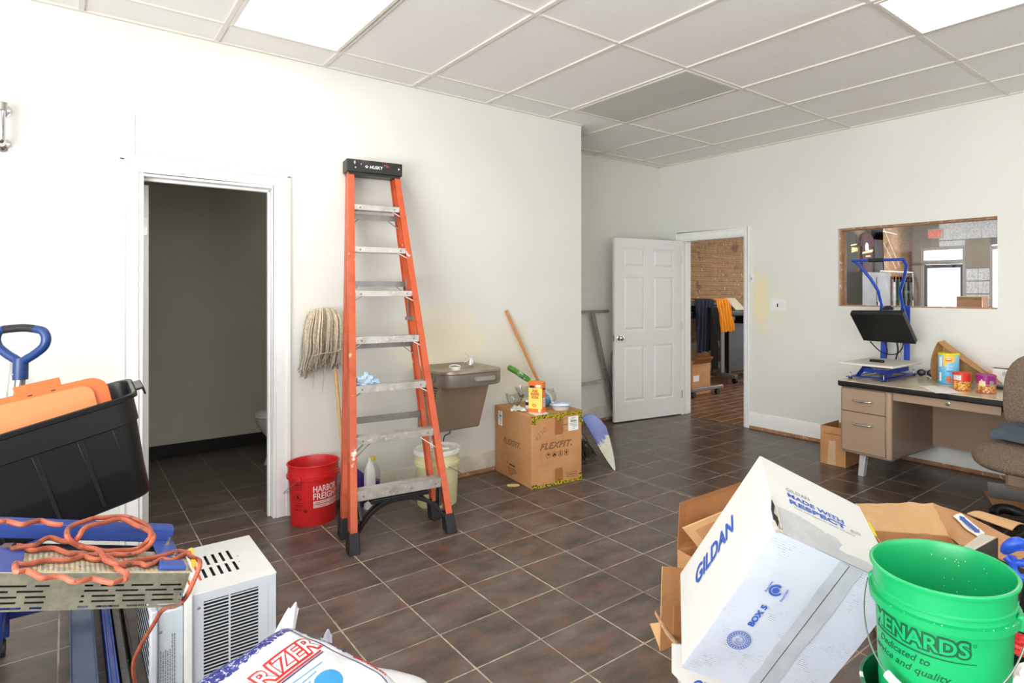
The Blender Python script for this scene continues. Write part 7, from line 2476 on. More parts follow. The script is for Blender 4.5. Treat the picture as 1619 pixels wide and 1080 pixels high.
for x in (0.12, 0.24): m.tube([(x + 0.010 * math.cos(a), -0.004, h + 0.055 + 0.012 * math.sin(a)) for a in [2 * PI * q / 12 for q in range(12)]], 0.0012, 5, closed=True)
m.build('punched_mark', 'ink_brown', t)
t2 = thing('framed_board', 'tan board with a pale edge standing in the open brown carton', 'board', CM_ @ Matrix.Translation((0, 0, 0)))
P = [pi_ @ onplane(u, v, c0_ + Vector((0.0, -0.05, 0)) , Vector((0.35, 0.93, 0.1)).normalized()) for u, v in ((1079, 835), (1112, 876), (1190, 840), (1150, 806))]
m = MB(); m.panel(P, 0.010); m.build('pale_edge', 'card_lt', t2)
cc_ = sum(P, Vector()) / 4
nn = (P[1] - P[0]).cross(P[3] - P[0]).normalized()
m = MB(); m.panel([cc_ + (p - cc_) * 0.66 + nn * s_ for p in P for s_ in (0,)], 0.0135); m.build('tan_centre', 'card', t2)

# ---- torn brown flaps at the lower left of the white carton
t = thing('torn_carton', 'torn brown carton flaps standing on the floor left of the white cartons', 'box', atz(1043, 1030, 0.0))
o_ = atz(1043, 1030, 0.0); I = Matrix.Translation(-o_)
dd = (o_ - EYEP).dot(FV)
def vp(u, v, d): return atd(u, v, d)
m = MB(); P = [vp(1043, 1029, dd), vp(1068, 1028, dd + 0.05), vp(1080, 898, dd + 0.07), vp(1047, 896, dd)]
m.panel(P, 0.006); m.build('front_flap', 'card', t, M=I)
m = MB(); m.panel([vp(1028, 986, dd + 0.05), vp(1045, 1029, dd + 0.01), vp(1046, 985, dd + 0.01), vp(1046, 984, dd + 0.01)], 0.005); m.build('side_flap', 'card_lt', t, M=I)
d3 = dd - 0.22
m = MB(); m.tube([vp(1036, 968, d3 + 0.06), vp(1046, 985, d3 + 0.05), vp(1056, 1002, d3 + 0.03), vp(1068, 1016, d3), vp(1074, 1022, d3)], [0.006, 0.011, 0.012, 0.012, 0.006], 8, flat=0.5)
for v in m.b.verts: v.co += Vector((1, 1, 1)) * 0.004 * mnoise.noise(v.co * 90)
m.build('torn_edge', plain('torn_card_edge', (196, 156, 116), 0.95, var=0.35, vs=70, bump=0.8, bs=150), t, M=I, label='frayed diagonal edge')
m = MB(); m.panel([vp(1064, 1015, d3 + 0.03), vp(1082, 1015, d3 + 0.05), vp(1082, 957, d3 + 0.06), vp(1065, 958, d3 + 0.04)], 0.006); m.build('inner_flap', 'card_dk', t, M=I)
m = MB(); m.panel([vp(1038, 944, dd), vp(1051, 940, dd + .0), vp(1053, 946, dd), vp(1040, 953, dd)], 0.001); m.build('loose_tape', 'clear', t, M=I)

# ---- big brown carton on the right with its flaps folded out
R0 = atd(1378, 832, 2.62); R1 = atd(1500, 838, 2.56)
rx = Vector((R1.x - R0.x, R1.y - R0.y, 0)).normalized(); RZ = 0.395
t = thing('brown_shipping_carton', 'large open brown carton with its flaps folded out behind the green bucket', 'box', frame((R0.x, R0.y, 0), rx, z=UV))
RI = t.matrix_basis.inverted()
a_ = RI @ Vector((R0.x, R0.y, RZ)); wlen = (Vector((R1.x, R1.y, 0)) - Vector((R0.x, R0.y, 0))).length
dp = -0.42
w = wlen
m = MB(); m.box(0, w, -0.006, 0, 0, RZ); m.box(0, 0.006, dp, -0.006, 0, RZ); m.box(w - 0.006, w, dp, -0.006, 0, RZ); m.box(0.006, w - 0.006, dp, dp + 0.006, 0, RZ - 0.05); m.box(0.006, w - 0.006, dp + 0.006, -0.006, 0, 0.006)
m.build('carton_body', 'card', t)
def loc(u, v, d): return RI @ atd(u, v, d)
m = MB()
P = [Vector((0.0, 0, RZ)), Vector((w, 0, RZ)), loc(1475, 795, 2.86), loc(1352, 796, 2.93)]
m.grid(lambda u, v: P[0].lerp(P[1], u).lerp(P[3].lerp(P[2], u), v) + Vector((0, 0, 0.010 * mnoise.noise(Vector((u * 5, v * 3, 2))))), 20, 8, 0.005)
m.build('back_flap', 'card_lt', t, label='pale back flap')
m = MB()
P2 = [Vector((w, 0, RZ)), loc(1475, 795, 2.86), loc(1560, 818, 2.72), loc(1640, 872, 2.40), loc(1640, 905, 2.18), loc(1516, 860, 2.40)]
P2b = [[P2[0], P2[1]], [P2[5], loc(1530, 815, 2.76)], [loc(1580, 882, 2.28), loc(1600, 850, 2.52)], [P2[4], P2[3]]]
def fl2(u, v):
    s = u * 3; i = min(int(s), 2); f = s - i
    p = P2b[i][0].lerp(P2b[i + 1][0], f); q = P2b[i][1].lerp(P2b[i + 1][1], f)
    return p.lerp(q, v) + Vector((0, 0, 0.008 * mnoise.noise(Vector((u * 6, v * 3, 7)))))
m.grid(fl2, 30, 10, 0.005); sf = m.build('side_flap', 'card', t)
m = MB(); ln = lambda u, v: loc(u, v, 2.42) + Vector((0, 0, 0.012))
# arrow label lies on the side flap
def onflap(u0, v0): return fl2(u0, v0) + Vector((0, 0, 0.009))
lab = [(0.19, 0.68), (0.47, 0.36), (0.50, 0.60), (0.28, 0.88)]
m.grid(lambda u, v: onflap(*(Vector(lab[0]).lerp(Vector(lab[1]), u)).lerp(Vector(lab[3]).lerp(Vector(lab[2]), u), v)), 8, 4, 0.001); m.build('white_label', 'paper', sf)
def inl(x, y):
    q = (Vector(lab[0]).lerp(Vector(lab[1]), x)).lerp(Vector(lab[3]).lerp(Vector(lab[2]), x), y)
    return fl2(q.x, q.y) + Vector((0, 0, 0.012))
m = MB()
for poly in ([(0.25, 0.30), (0.80, 0.30), (0.80, 0.72), (0.25, 0.72)], [(0.12, 0.50), (0.27, 0.18), (0.27, 0.84)], [(0.80, 0.18), (0.93, 0.50), (0.80, 0.84)]):
    vs = [m.b.verts.new(inl(*q)) for q in poly]; m.face(vs)
m.build('blue_arrow', 'ink_blue', sf, smooth=0)
m = MB(); P3 = [loc(1528, 812, 2.95), loc(1560, 811, 2.95), loc(1619, 828, 2.85), loc(1600, 838, 2.75)]
m.grid(lambda u, v: P3[0].lerp(P3[1], v).lerp(P3[3].lerp(P3[2], v), u) + Vector((0, 0, 0.012 * math.sin(PI * v))), 10, 8, 0.004); m.build('loose_flap', 'card_lt', t)
m = MB(); m.tube([loc(1373, 826, 2.60), loc(1385, 848, 2.50)], 0.006, 8, flat=0.4); m.build('yellow_strap', 'yellow_cap', t)

p_ = atd(1552, 848, 2.05)
t = thing('beige_case', 'beige box with a dark side sticking out of the big brown carton', 'case', Matrix.Translation(p_))
q = {k_: atd(*v_) - p_ for k_, v_ in dict(a=(1500, 880, 1.95), b=(1541, 868, 1.92), c=(1575, 849, 2.06), d=(1552, 843, 2.12)).items()}
m = MB(); dn = Vector((0, 0, -0.10)); m.hexa([q['a'] + dn, q['b'] + dn, q['c'] + dn, q['d'] + dn, q['a'], q['b'], q['c'], q['d']]); m.build('case_body', plain('beige_case', (214, 206, 190), 0.5), t, bevel=0.003)
m = MB(); e_ = (q['b'] - q['a']).normalized() * 0.003
m.hexa([q['b'] + dn + e_, q['b'] + dn + e_ * 2, q['c'] + dn + e_ * 2, q['c'] + dn + e_, q['b'] - Vector((0, 0, .004)) + e_, q['b'] - Vector((0, 0, .004)) + e_ * 2, q['c'] - Vector((0, 0, .004)) + e_ * 2, q['c'] - Vector((0, 0, .004)) + e_]); m.build('dark_side', plain('case_dark', (72, 66, 62), 0.4), t)

# ---- blue clamp handle and dark clothes at the right edge
MAT['clamp_blue'] = plain('bright_blue_plastic', (36, 84, 200), 0.32, var=0.1)
t = thing('blue_clamp', 'bright blue plastic clamp handle among dark clothes at the right edge', 'clamp', atd(1600, 880, 1.80))
I = Matrix.Translation(-atd(1600, 880, 1.80))
m = MB()
m.tube(smooth_path([atd(1588, 872, 1.82), atd(1600, 862, 1.80), atd(1614, 860, 1.80), atd(1632, 868, 1.80)], 5), [0.015 + 0.012 * math.sin(PI * min(1, k / 12)) for k in range(16)], 14, flat=0.7)
m.tube(smooth_path([atd(1600, 880, 1.80), atd(1602, 900, 1.80), atd(1610, 912, 1.79), atd(1628, 916, 1.79)], 5), 0.012, 12)
m.tube(smooth_path([atd(1590, 880, 1.81), atd(1600, 888, 1.80), atd(1618, 890, 1.80), atd(1632, 880, 1.80)], 5), 0.011, 12)
m.build('handle', 'clamp_blue', t, M=I)
m = MB(); 
for k_ in range(5): m.tube([atd(1600 + k_ * 2.5, 871 - k_ * 2.2, 1.772), atd(1622 + k_ * 2, 871 - k_ * 1.0, 1.772)], 0.0012, 5)
m.build('grip_ridge', 'clamp_blue', t, M=I)
MAT['black_cloth'] = plain('black_fabric', (24, 22, 26), 0.95, var=0.3, vs=20, bump=0.5, bs=40)
def pile(name, label, cat, c, rx, ry, rz, mat, seed, amp=0.35):
    return crumple(name, label, cat, Matrix.Translation(c), rx, ry, rz, mat, amp, seed, 40, 24, freq=1.6)
c_ = atd(1665, 960, 1.95); pile('black_jacket', 'black jacket heaped at the right edge under the blue clamp', 'jacket', Vector((c_.x + 0.02, c_.y - 0.06, 0.0)), 0.19, 0.17, 0.385, 'black_cloth', 3, 0.25)
c_ = atd(1622, 1075, 1.75); pile('white_cloth', 'white cloth beside the green bucket at the lower right corner', 'cloth', Vector((c_.x, c_.y, 0.0)), 0.14, 0.12, 0.20, 'paper', 9, 0.3)
c_ = atd(1618, 1000, 1.72); o = pile('red_cloth', 'bit of red cloth at the right edge beside the green bucket', 'cloth', Vector((c_.x, c_.y, 0.40)), 0.035, 0.04, 0.03, 'red', 4, 0.3)
# black foot of a stand at the right, on the floor
t = thing('black_stand_foot', 'black curved stand foot on the floor near the chair', 'stand', atz(1600, 822, 0.0))
o_ = atz(1600, 822, 0.0); I = Matrix.Translation(-o_)
m = MB(); m.tube(smooth_path([atz(1571, 815, 0.05), atz(1575, 806, 0.075), atz(1596, 806, 0.075), atz(1625, 818, 0.06), atz(1660, 838, 0.05)], 6), 0.028, 12, flat=1.2)
m.tube(smooth_path([atz(1571, 812, 0.035), atz(1575, 826, 0.03), atz(1600, 830, 0.03), atz(1640, 842, 0.03)], 6), 0.024, 10)
for v in m.b.verts: v.co.z = max(v.co.z, 0.001)
m.build('foot_bar', 'blk', t, M=I)

# ---- green buckets
MAT['green'] = plain('green_bucket_plastic', (18, 164, 96), 0.30, var=0.10, vs=3, spec=0.5)
MAT['dkgreen'] = blotchy('dark_green_crusted_plastic', (16, 110, 64), (10, 92, 54), 10, 0.45, 0.65, 0.35, spot2=(226, 230, 224), scale2=16)
GP = atd(1489, 893, 1.405)
face_g = math.atan2(-GP.y, -GP.x)
rotz = math.atan2(RV.y, RV.x)
gz = GP.z - 0.365
t3, rr3 = bucket('dark_green_bucket', 'dark green bucket crusted with white under the bright green one', (GP.x - 0.012, GP.y + 0.008, 0.0), 0.157, 0.132, gz + 0.085, 'dkgreen', face_g, rotz + 0.6, bail=True, grip=None, wire_drop=0.05)
tg, rrg = bucket('green_bucket', 'bright green bucket with white grip handle in the right foreground', (GP.x, GP.y, gz), 0.1475, 0.1285, 0.365, 'green', face_g, rotz - 0.72, wire_drop=0.150, grip_at=(17, 22))
MAT['dkgreen_ink'] = plain('dark_green_print', (6, 84, 52), 0.4)
zt_ = 0.232
wrap_text(tg, rrg, 'MENARDS', face_g, -0.166, zt_, 0.031, 'dkgreen_ink', 0.216, bold=0.12)
wrap_text(tg, rrg, 'MENARDS', face_g, -0.166, zt_, 0.031, 'green', 0.216, bold=0.02, out=0.0014, name='lettering_fill')
m = MB()
m.grid(lambda u, v: (lambda z, a: Vector(((rrg(z) + 0.0008) * math.cos(a), (rrg(z) + 0.0008) * math.sin(a), z)))(zt_ - 0.012 - 0.002 * u + (v - 0.5) * 0.006 * (1 - u * 0.7), face_g + (-0.170 + 0.236 * u) / rrg(zt_)), 40, 2)
m.build('underline', 'dkgreen_ink', tg)
wrap_text(tg, rrg, 'Dedicated to', face_g, -0.150, zt_ - 0.037, 0.016, 'dkgreen_ink', 0.128, shear=0.35, bold=0.01)
wrap_text(tg, rrg, 'service and quality', face_g, -0.178, zt_ - 0.062, 0.016, 'dkgreen_ink', 0.196, shear=0.35, bold=0.01)
ring_print(tg, rrg, face_g, 0.062, zt_ + 0.026, 0.0035, 0.001, 'dkgreen_ink', 'registered_mark', bar=False)
m = MB()
rd = random.Random(2)
for k in range(34):
    a = face_g + rd.uniform(-1.3, 1.3); z = 0.365 - 0.069 - 0.004 * abs(rd.gauss(0, 1)); r = rrg(z) + 0.0105
    s = rd.uniform(0.0004, 0.0012)
    m.ell((r * math.cos(a), r * math.sin(a), z + 0.002), (s, s * 1.5, s * 0.6), 6, 4)
for k in range(18):
    a = face_g + PI + rd.gauss(-0.3, 0.35); z = 0.365 - rd.uniform(0.03, 0.12); r = rrg(z) - 0.003
    s = rd.uniform(0.0004, 0.0012)
    m.ell((r * math.cos(a), r * math.sin(a), z), (s, s, s * 2.0), 6, 4)
m.build('plaster_specks', 'paper', tg)

# ================================================================ FAR ROOM
YB, XS_ = 6.30, 15.80
struct((lambda m: (m.box(X2 + WT, 16.0, YB, YB + 0.2, 0, 3.3), m.build('wall_far', 'brick'))[1])(MB()), 'old exposed brick wall of the far room')
struct((lambda m: (m.box(X2 + WT, 16.0, -2.6, YB + 0.2, 3.06, 3.2), m.build('ceiling', 'wall'))[1])(MB()))
struct((lambda m: (m.box(X2 + WT, 16.0, -2.7, -2.6, 0, 3.3), m.build('wall_far_side', 'wall'))[1])(MB()))
struct((lambda m: (m.box(X2 + WT, X2 + WT + 0.004, YA + WT, YB, 0, 3.3), m.build('wall_corner', 'wall'))[1])(MB()))
# shopfront wall of the far room
m = MB()
SFW = plain('shopfront_wall_grey', (176, 170, 160), 0.6)
# door opening y 5.13..6.08, second opening y 3.6..4.60
m.box(XS_, XS_ + 0.15, 6.09, YB, 0, 3.1); m.box(XS_, XS_ + 0.15, 5.70, 6.09, 2.47, 3.1); m.box(XS_, XS_ + 0.15, 4.62, 5.12, 1.95, 2.62)
m.box(XS_, XS_ + 0.15, -2.6, 3.6, 0, 3.1)
struct(m.build('wall_shopfront', SFW), 'grey shopfront wall at the end of the far room')
GB = (lambda n: (n.bump(n.noise(28, 4, 0.7), 1.0, 0.03), n.set(n.mix(n.rng(n.noise(26, 4, 0.7), 0.4, 0.6, 0, 1), rgb(236, 240, 244), rgb(176, 182, 190)), 0.2, 0.0))[1])(NT('glass_block'))
GB.node_tree.nodes['Principled BSDF'].inputs['Emission Color'].default_value = (0.9, 0.95, 1, 1)
GB.node_tree.nodes['Principled BSDF'].inputs['Emission Strength'].default_value = 0.30
m = MB()
def blocks(y0, y1, z0, z1):
    s = 0.295
    ny = max(1, round((y1 - y0) / s)); nz = max(1, round((z1 - z0) / s))
    for i in range(ny):
        for j in range(nz):
            a, b = y0 + (y1 - y0) * i / ny, y0 + (y1 - y0) * (i + 1) / ny
            c, d = z0 + (z1 - z0) * j / nz, z0 + (z1 - z0) * (j + 1) / nz
            m.box(XS_ + 0.02, XS_ + 0.10, a + 0.012, b - 0.012, c + 0.012, d - 0.012)
blocks(3.6, 5.70, 2.62, 3.06); blocks(5.12, 5.70, 2.47, 2.62 + 0.0); blocks(4.62, 5.12, 0.75, 1.95)
struct(m.build('window_2', GB, bevel=0.008), 'glass block panels around the far shop door')
m = MB(); m.box(XS_ + 0.105, XS_ + 0.13, 3.6, 5.70, 2.47, 3.06); m.box(XS_ + 0.105, XS_ + 0.13, 4.62, 5.12, 0, 1.95); m.box(XS_, XS_ + 0.13, 4.62, 5.12, 0, 0.75)
struct(m.build('trim_5', plain('mortar_grey', (150, 150, 150), 0.8)))
m = MB()
for y0, y1 in ((6.02, 6.09), (5.12, 5.17)): m.box(XS_ - 0.02, XS_ + 0.12, y0, y1, 0, 2.47)
m.box(XS_ - 0.02, XS_ + 0.12, 5.17, 6.02, 2.40, 2.47); m.box(XS_ - 0.02, XS_ + 0.12, 5.17, 6.02, 2.06, 2.16)
m.box(XS_ - 0.02, XS_ + 0.12, 4.56, 4.62, 0, 2.44); m.box(XS_ - 0.02, XS_ + 0.12, 3.6, 4.56, 2.36, 2.44)
dr = struct(m.build('door_3', plain('bright_aluminium_frame', (206, 210, 212), 0.35, 0.3), bevel=0.004), 'glazed shop door at the far end, bright outside')
m = MB()
for a in ((5.17, 5.23, 0.02, 2.05), (5.96, 6.02, 0.02, 2.05)): m.box(XS_ + 0.02, XS_ + 0.07, a[0], a[1], a[2], a[3])
m.box(XS_ + 0.02, XS_ + 0.07, 5.23, 5.96, 1.97, 2.05); m.box(XS_ + 0.02, XS_ + 0.07, 5.23, 5.96, 0.02, 0.25)
m.build('door_frame', plain('dark_bronze_frame', (52, 50, 52), 0.4), dr)
m = MB(); m.box(XS_ - 0.02, XS_ + 0.02, 5.35, 5.80, 1.985, 2.04); m.build('door_closer', 'blk', dr)
OUT = glow('bright_daylight', (238, 246, 255), 2.2)
m = MB(); m.box(XS_ + 0.5, XS_ + 0.52, 3.0, 6.9, -0.1, 3.2)
struct(m.build('sky_outside', OUT), 'overexposed daylight outside the far shopfront')
t = thing('exit_sign', 'red EXIT sign high on the far shopfront wall', 'sign', (XS_ - 0.031, 5.74, 2.79))
m = MB(); m.box(-0.03, 0.03, -0.17, 0.17, -0.115, 0.115); m.build('case', 'paper', t, bevel=0.005)
EX = glow('exit_red', (226, 60, 44), 0.9)
text_obj('lettering', 'EXIT', frame((-0.0315, 0.145, -0.075), (0, -1, 0), (0, 0, 1)), 0.150, EX, t, width=0.29, bold=0.03)

# display shirts on the brick wall
def shirt(name, label, x, y, ztop, w, h, c, group, long=False, arm=0.12):
    t = thing(name, label, 'shirt', (x, y, ztop), group)
    m = MB()
    P = [(-0.10, 0), (0.10, 0), (w / 2, -0.06), (w / 2 + arm, -0.26 if not long else -h * 0.72), (w / 2 + arm * 0.2, -0.31 if not long else -h * 0.74), (w / 2 - 0.02, -0.20), (w / 2 - 0.02, -h), (-w / 2 + 0.02, -h), (-w / 2 + 0.02, -0.20), (-w / 2 - arm * 0.2, -0.31 if not long else -h * 0.74), (-w / 2 - arm, -0.26 if not long else -h * 0.72), (-w / 2, -0.06)]
    m.prism(P, -0.035, 0.035, frame((0, 0, 0), (1, 0, 0), (0, 0, 1)))
    m.build('fabric', plain(name + '_cloth', c, 0.9, var=0.2, vs=8, bump=0.3, bs=12), t, bevel=0.02, segs=3)
    m = MB(); m.tube(smooth_path([(-w * 0.3, 0, -0.03), (-0.02, 0, 0.03), (0, 0, 0.06), (0.01, 0, 0.10), (-0.02, 0, 0.12)], 4), 0.006, 6); m.tube([(0, 0, 0.05), (w * 0.3, 0, -0.03)], 0.006, 6); m.build('hanger', 'blk', t)
    return t
g = 'display shirts high on the brick wall'
t = shirt('display_shirt', 'black display shirt with yellow print, leftmost high on the brick wall', 12.30, 6.15, 2.66, 0.50, 0.86, (34, 36, 40), g, False, 0.06)
text_obj('lettering', 'SHIRTS', frame((-0.02, -0.042, -0.42), (1, 0, 0), (0, 0, 1)) @ Matrix.Rotation(0.08, 4, 'Z'), 0.10, 'yellow_cap', t, width=0.34, bold=0.05) if False else None
m = MB()
for k in range(4): m.prism([(0.02 + k * 0.07, -0.44 + 0.012 * k), (0.075 + k * 0.07, -0.44 + 0.012 * k), (0.085 + k * 0.07, -0.33), (0.03 + k * 0.07, -0.33)], 0, 0.004, frame((0, -0.0365, 0), (1, 0, 0), (0, 0, 1)))
m.prism([(-0.02, -0.31), (0.26, -0.27), (0.26, -0.245), (0, -0.28)], 0, 0.004, frame((0, -0.0365, 0), (1, 0, 0), (0, 0, 1)))
m.build('yellow_print', 'yellow_cap', t, smooth=0)
t = shirt('display_shirt', 'maroon display shirt with a yellow print in the middle of the display shirts', 12.95, 6.10, 2.66, 0.50, 0.88, (76, 24, 36), g, False, 0.06)
m = MB(); m.prism([(-0.26, -0.46), (0.20, -0.40), (0.24, -0.34), (0.0, -0.37), (-0.24, -0.42)], 0, 0.004, frame((0, -0.0365, 0), (1, 0, 0), (0, 0, 1))); m.prism([(-0.1, -0.52), (0.12, -0.50), (0.10, -0.475), (-0.1, -0.49)], 0, 0.004, frame((0, -0.0365, 0), (1, 0, 0), (0, 0, 1)))
m.build('yellow_print', 'yellow_cap', t, smooth=0)
m = MB(); m.prism([(-0.12, -0.38), (0.04, -0.37), (0.02, -0.24), (-0.06, -0.20), (-0.13, -0.26)], 0, 0.0035, frame((0, -0.0365, 0), (1, 0, 0), (0, 0, 1))); m.build('white_print', 'paper', t, smooth=0)
shirt('display_shirt', 'dark grey long-sleeved display shirt, rightmost high on the brick wall', 13.58, 6.15, 2.62, 0.46, 1.05, (46, 44, 46), g, True, 0.05)
t = thing('shirt_yellow', 'sliver of a bright yellow shirt beside the black display shirt', 'shirt', (11.93, 6.2, 1.83))
m = MB(); m.prism([(0, 0), (0.10, 0), (0.16, 0.3), (0.08, 0.6), (0, 0.6)], -0.03, 0.03, frame((0, 0, 0), (1, 0, 0), (0, 0, 1))); m.build('fabric', plain('hi_vis_yellow', (214, 224, 50), 0.8), t, bevel=0.01)
t = thing('black_cabinet', 'black cabinet in the far room below the display shirts', 'cabinet', (12.35, 5.85, 0))
m = MB(); m.box(-0.62, 0.62, -0.25, 0.40, 0.0, 1.80); m.build('cabinet_body', plain('black_cabinet_paint', (26, 27, 28), 0.5), t, bevel=0.01)
m = MB(); m.box(-0.01, 0.01, -0.256, -0.25, 0.1, 1.70); m.build('door_gap', 'ink', t)
m = MB(); m.box(0.03, 0.05, -0.275, -0.256, 1.0, 1.2); m.build('handle', 'steel', t)
# garment rail
t = thing('garment_rack', 'white garment rail against the brick wall in the far room', 'rack', (14.35, 6.05, 0))
m = MB(); m.tube([(-0.85, 0, 0), (-0.85, 0, 1.86), (0.85, 0, 1.86), (0.85, 0, 0)], 0.018, 8); m.tube([(-0.85, 0, 0.25), (0.85, 0, 0.25)], 0.014, 8); m.build('frame', 'white_p', t)
for x, w_, c, lb in ((13.72, 0.26, (212, 204, 190), 'cream shirt at the left end of the garment rail'), (14.14, 0.15, (150, 150, 156), 'grey shirt second from the left on the garment rail'), (14.47, 0.17, (44, 100, 82), 'green shirt in the middle of the garment rail'), (14.77, 0.14, (40, 58, 52), 'dark green shirt on the garment rail right of the green one'), (15.05, 0.18, (38, 36, 38), 'black shirt at the right end of the garment rail')):
    shirt('rail_shirt', lb, x, 6.05, 1.68, w_, 0.66, c, 'shirts on the garment rail', True, 0.03)
t = thing('reflected_grid', 'white bars standing in for ceiling grid lines reflected in the interior window', 'reflection', (14.3, 6.24, 1.95))  # solid bars imitate a reflection on the window glass
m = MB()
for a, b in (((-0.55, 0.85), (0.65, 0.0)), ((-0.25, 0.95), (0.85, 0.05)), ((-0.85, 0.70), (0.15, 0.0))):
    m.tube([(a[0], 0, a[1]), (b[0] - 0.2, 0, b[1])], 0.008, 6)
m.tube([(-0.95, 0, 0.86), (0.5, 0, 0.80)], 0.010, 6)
m.build('reflection_lines', 'white_p', t)
t = thing('stacked_carton', 'brown carton in front of the glass blocks at the far shopfront', 'box', (XS_ - 0.30, 4.88, 0))
m = MB(); m.box(-0.2, 0.2, -0.26, 0.26, 0, 1.30); m.build('carton_body', 'card', t, bevel=0.01)
m = MB(); m.box(-0.201, -0.2, -0.25, 0.25, 1.22, 1.27); m.build('packing_tape', 'ytape', t)

# ---- things seen through the inner doorway
t = thing('wide_printer', 'black wide-format printer on a grey stand seen through the doorway', 'printer', (7.77, 5.90, 0))
I = Matrix.Translation((-7.45, -5.62, 0))
MAT['stand_grey'] = plain('stand_grey', (128, 124, 122), 0.4, 0.3)
m = MB(); m.box(6.45, 7.92, 5.50, 5.86, 1.02, 1.12); m.box(6.45, 7.86, 5.56, 5.84, 1.12, 1.20); m.build('body', 'blk', t, bevel=0.015, M=I)
m = MB(); m.box(6.50, 7.55, 5.54, 5.80, 1.20, 1.27); m.build('cover', plain('printer_light_grey', (180, 176, 172), 0.4), t, bevel=0.02, M=I)
m = MB(); m.hexa([Vector(q) for q in ((7.60, 5.50, 1.12), (7.86, 5.50, 1.12), (7.86, 5.62, 1.12), (7.60, 5.62, 1.12), (7.52, 5.66, 1.31), (7.78, 5.66, 1.31), (7.78, 5.70, 1.31), (7.52, 5.70, 1.31))]); m.build('control_panel', plain('panel_beige', (206, 196, 176), 0.4), t, bevel=0.006, M=I)
for x in (6.60, 7.42):
    m = MB(); m.box(x - 0.045, x + 0.045, 5.62, 5.72, 0.14, 1.02); m.build('leg', 'stand_grey', t, bevel=0.008, M=I)
    m = MB(); m.box(x - 0.035, x + 0.035, 5.36, 5.98, 0.08, 0.14); m.build('foot_bar', 'stand_grey', t, bevel=0.008, M=I)
    for y in (5.40, 5.94):
        m = MB(); m.cyl((x - 0.02, y, 0.042), (x + 0.02, y, 0.042), 0.042, seg=18); m.build('caster', 'blk', t, M=I)
m = MB(); m.box(6.64, 7.38, 5.64, 5.70, 0.55, 0.65); m.box(6.64, 7.38, 5.64, 5.70, 0.22, 0.32); m.build('crossbar', 'stand_grey', t, M=I)
t = thing('caster_stand', 'low grey stand foot with a black caster by the brown box in the far room', 'stand', (6.62, 5.28, 0))
m = MB(); m.box(-0.38, 0.28, -0.03, 0.03, 0.075, 0.125); m.build('bar', 'stand_grey', t, bevel=0.01)
m = MB(); m.cyl((0.18, -0.02, 0.038), (0.18, 0.02, 0.038), 0.038, seg=18); m.cyl((-0.33, -0.02, 0.038), (-0.33, 0.02, 0.038), 0.038, seg=18); m.build('caster', 'blk', t)
t = thing('corrugated_box', 'open brown cardboard box on the floor of the far room', 'box', (6.74, 5.42, 0))
m = MB(); m.box(-0.30, 0.08, -0.0, 0.006, 0.13, 0.42); m.box(-0.30, 0.08, 0.27, 0.276, 0.0, 0.42); m.box(-0.306, -0.30, 0, 0.276, 0, 0.42); m.box(0.08, 0.086, 0, 0.276, 0, 0.42); m.box(-0.30, 0.08, 0, 0.006, 0, 0.13)
m.box(-0.30, 0.08, 0.006, 0.27, 0, 0.006); m.build('box_body', 'card', t)
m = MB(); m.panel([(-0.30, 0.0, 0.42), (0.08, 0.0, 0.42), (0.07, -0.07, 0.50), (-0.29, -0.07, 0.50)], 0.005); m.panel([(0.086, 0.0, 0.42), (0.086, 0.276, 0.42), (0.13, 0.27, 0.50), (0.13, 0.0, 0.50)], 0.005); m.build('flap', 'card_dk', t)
m = MB(); m.box(-0.28, -0.16, -0.002, 0.0, 0.18, 0.26); m.build('label', 'paper', t)
def drape(name, label, cat, x0, x1, y, ztop, zbot, mat, seed, yb=0.16, skew=0.0):
    t = thing(name, label, cat, ((x0 + x1) / 2 + 0.32, y + 0.28, zbot))
    I = Matrix.Translation((-(x0 + x1) / 2, -y, -zbot))
    m = MB()
    def f(u, v):
        z = ztop - (ztop - zbot) * max(0, (v - 0.2) / 0.8)
        yy = y + (yb * (1 - v / 0.2) if v < 0.2 else 0.0)
        x = x0 + (x1 - x0) * u + skew * v
        fold = 0.028 * math.sin(u * 15 + seed + v * 2.5) * min(1, v * 2) + 0.02 * mnoise.noise(Vector((u * 4 + seed, v * 4, 0)))
        zz = z + (0.06 * mnoise.noise(Vector((u * 3 + seed, 3, 0))) if v > 0.6 else 0)
        return Vector((x, yy - abs(fold) - 0.02, zz + (0.012 if v < 0.2 else 0)))
    m.grid(f, 36, 24, 0.008)
    m.build('fabric', mat, t, M=I, smooth=60)
drape('navy_shirts', 'dark navy clothes draped over the printer in the far room', 'clothes', 6.58, 6.98, 5.49, 1.285, 0.52, plain('navy_cotton', (24, 28, 52), 0.9, bump=0.3, bs=20), 2, yb=0.26)
drape('black_trousers', 'black trousers hanging from the printer beside the navy clothes', 'clothes', 6.84, 7.02, 5.44, 1.16, 0.26, plain('black_cotton', (16, 16, 20), 0.9, bump=0.3, bs=20), 5, yb=0.05)
drape('orange_shirt', 'bright orange shirt draped over the printer in the far room', 'shirt', 6.98, 7.30, 5.47, 1.285, 0.80, plain('orange_cotton', (246, 156, 34), 0.85, bump=0.3, bs=20), 7, yb=0.26, skew=0.16)
t = thing('fire_extinguisher', 'red fire extinguisher on the brick wall seen at the doorway edge', 'fire extinguisher', (7.02, 6.20, 1.28))
m = MB(); m.lathe([(0, 0.0), (0.065, 0.0), (0.072, 0.015), (0.072, 0.28), (0.05, 0.33), (0.022, 0.35), (0, 0.35)], 24); m.build('cylinder', 'red', t)
m = MB(); m.lathe([(0.0735, 0.10), (0.0735, 0.19)], 24); m.build('label', 'paper', t)
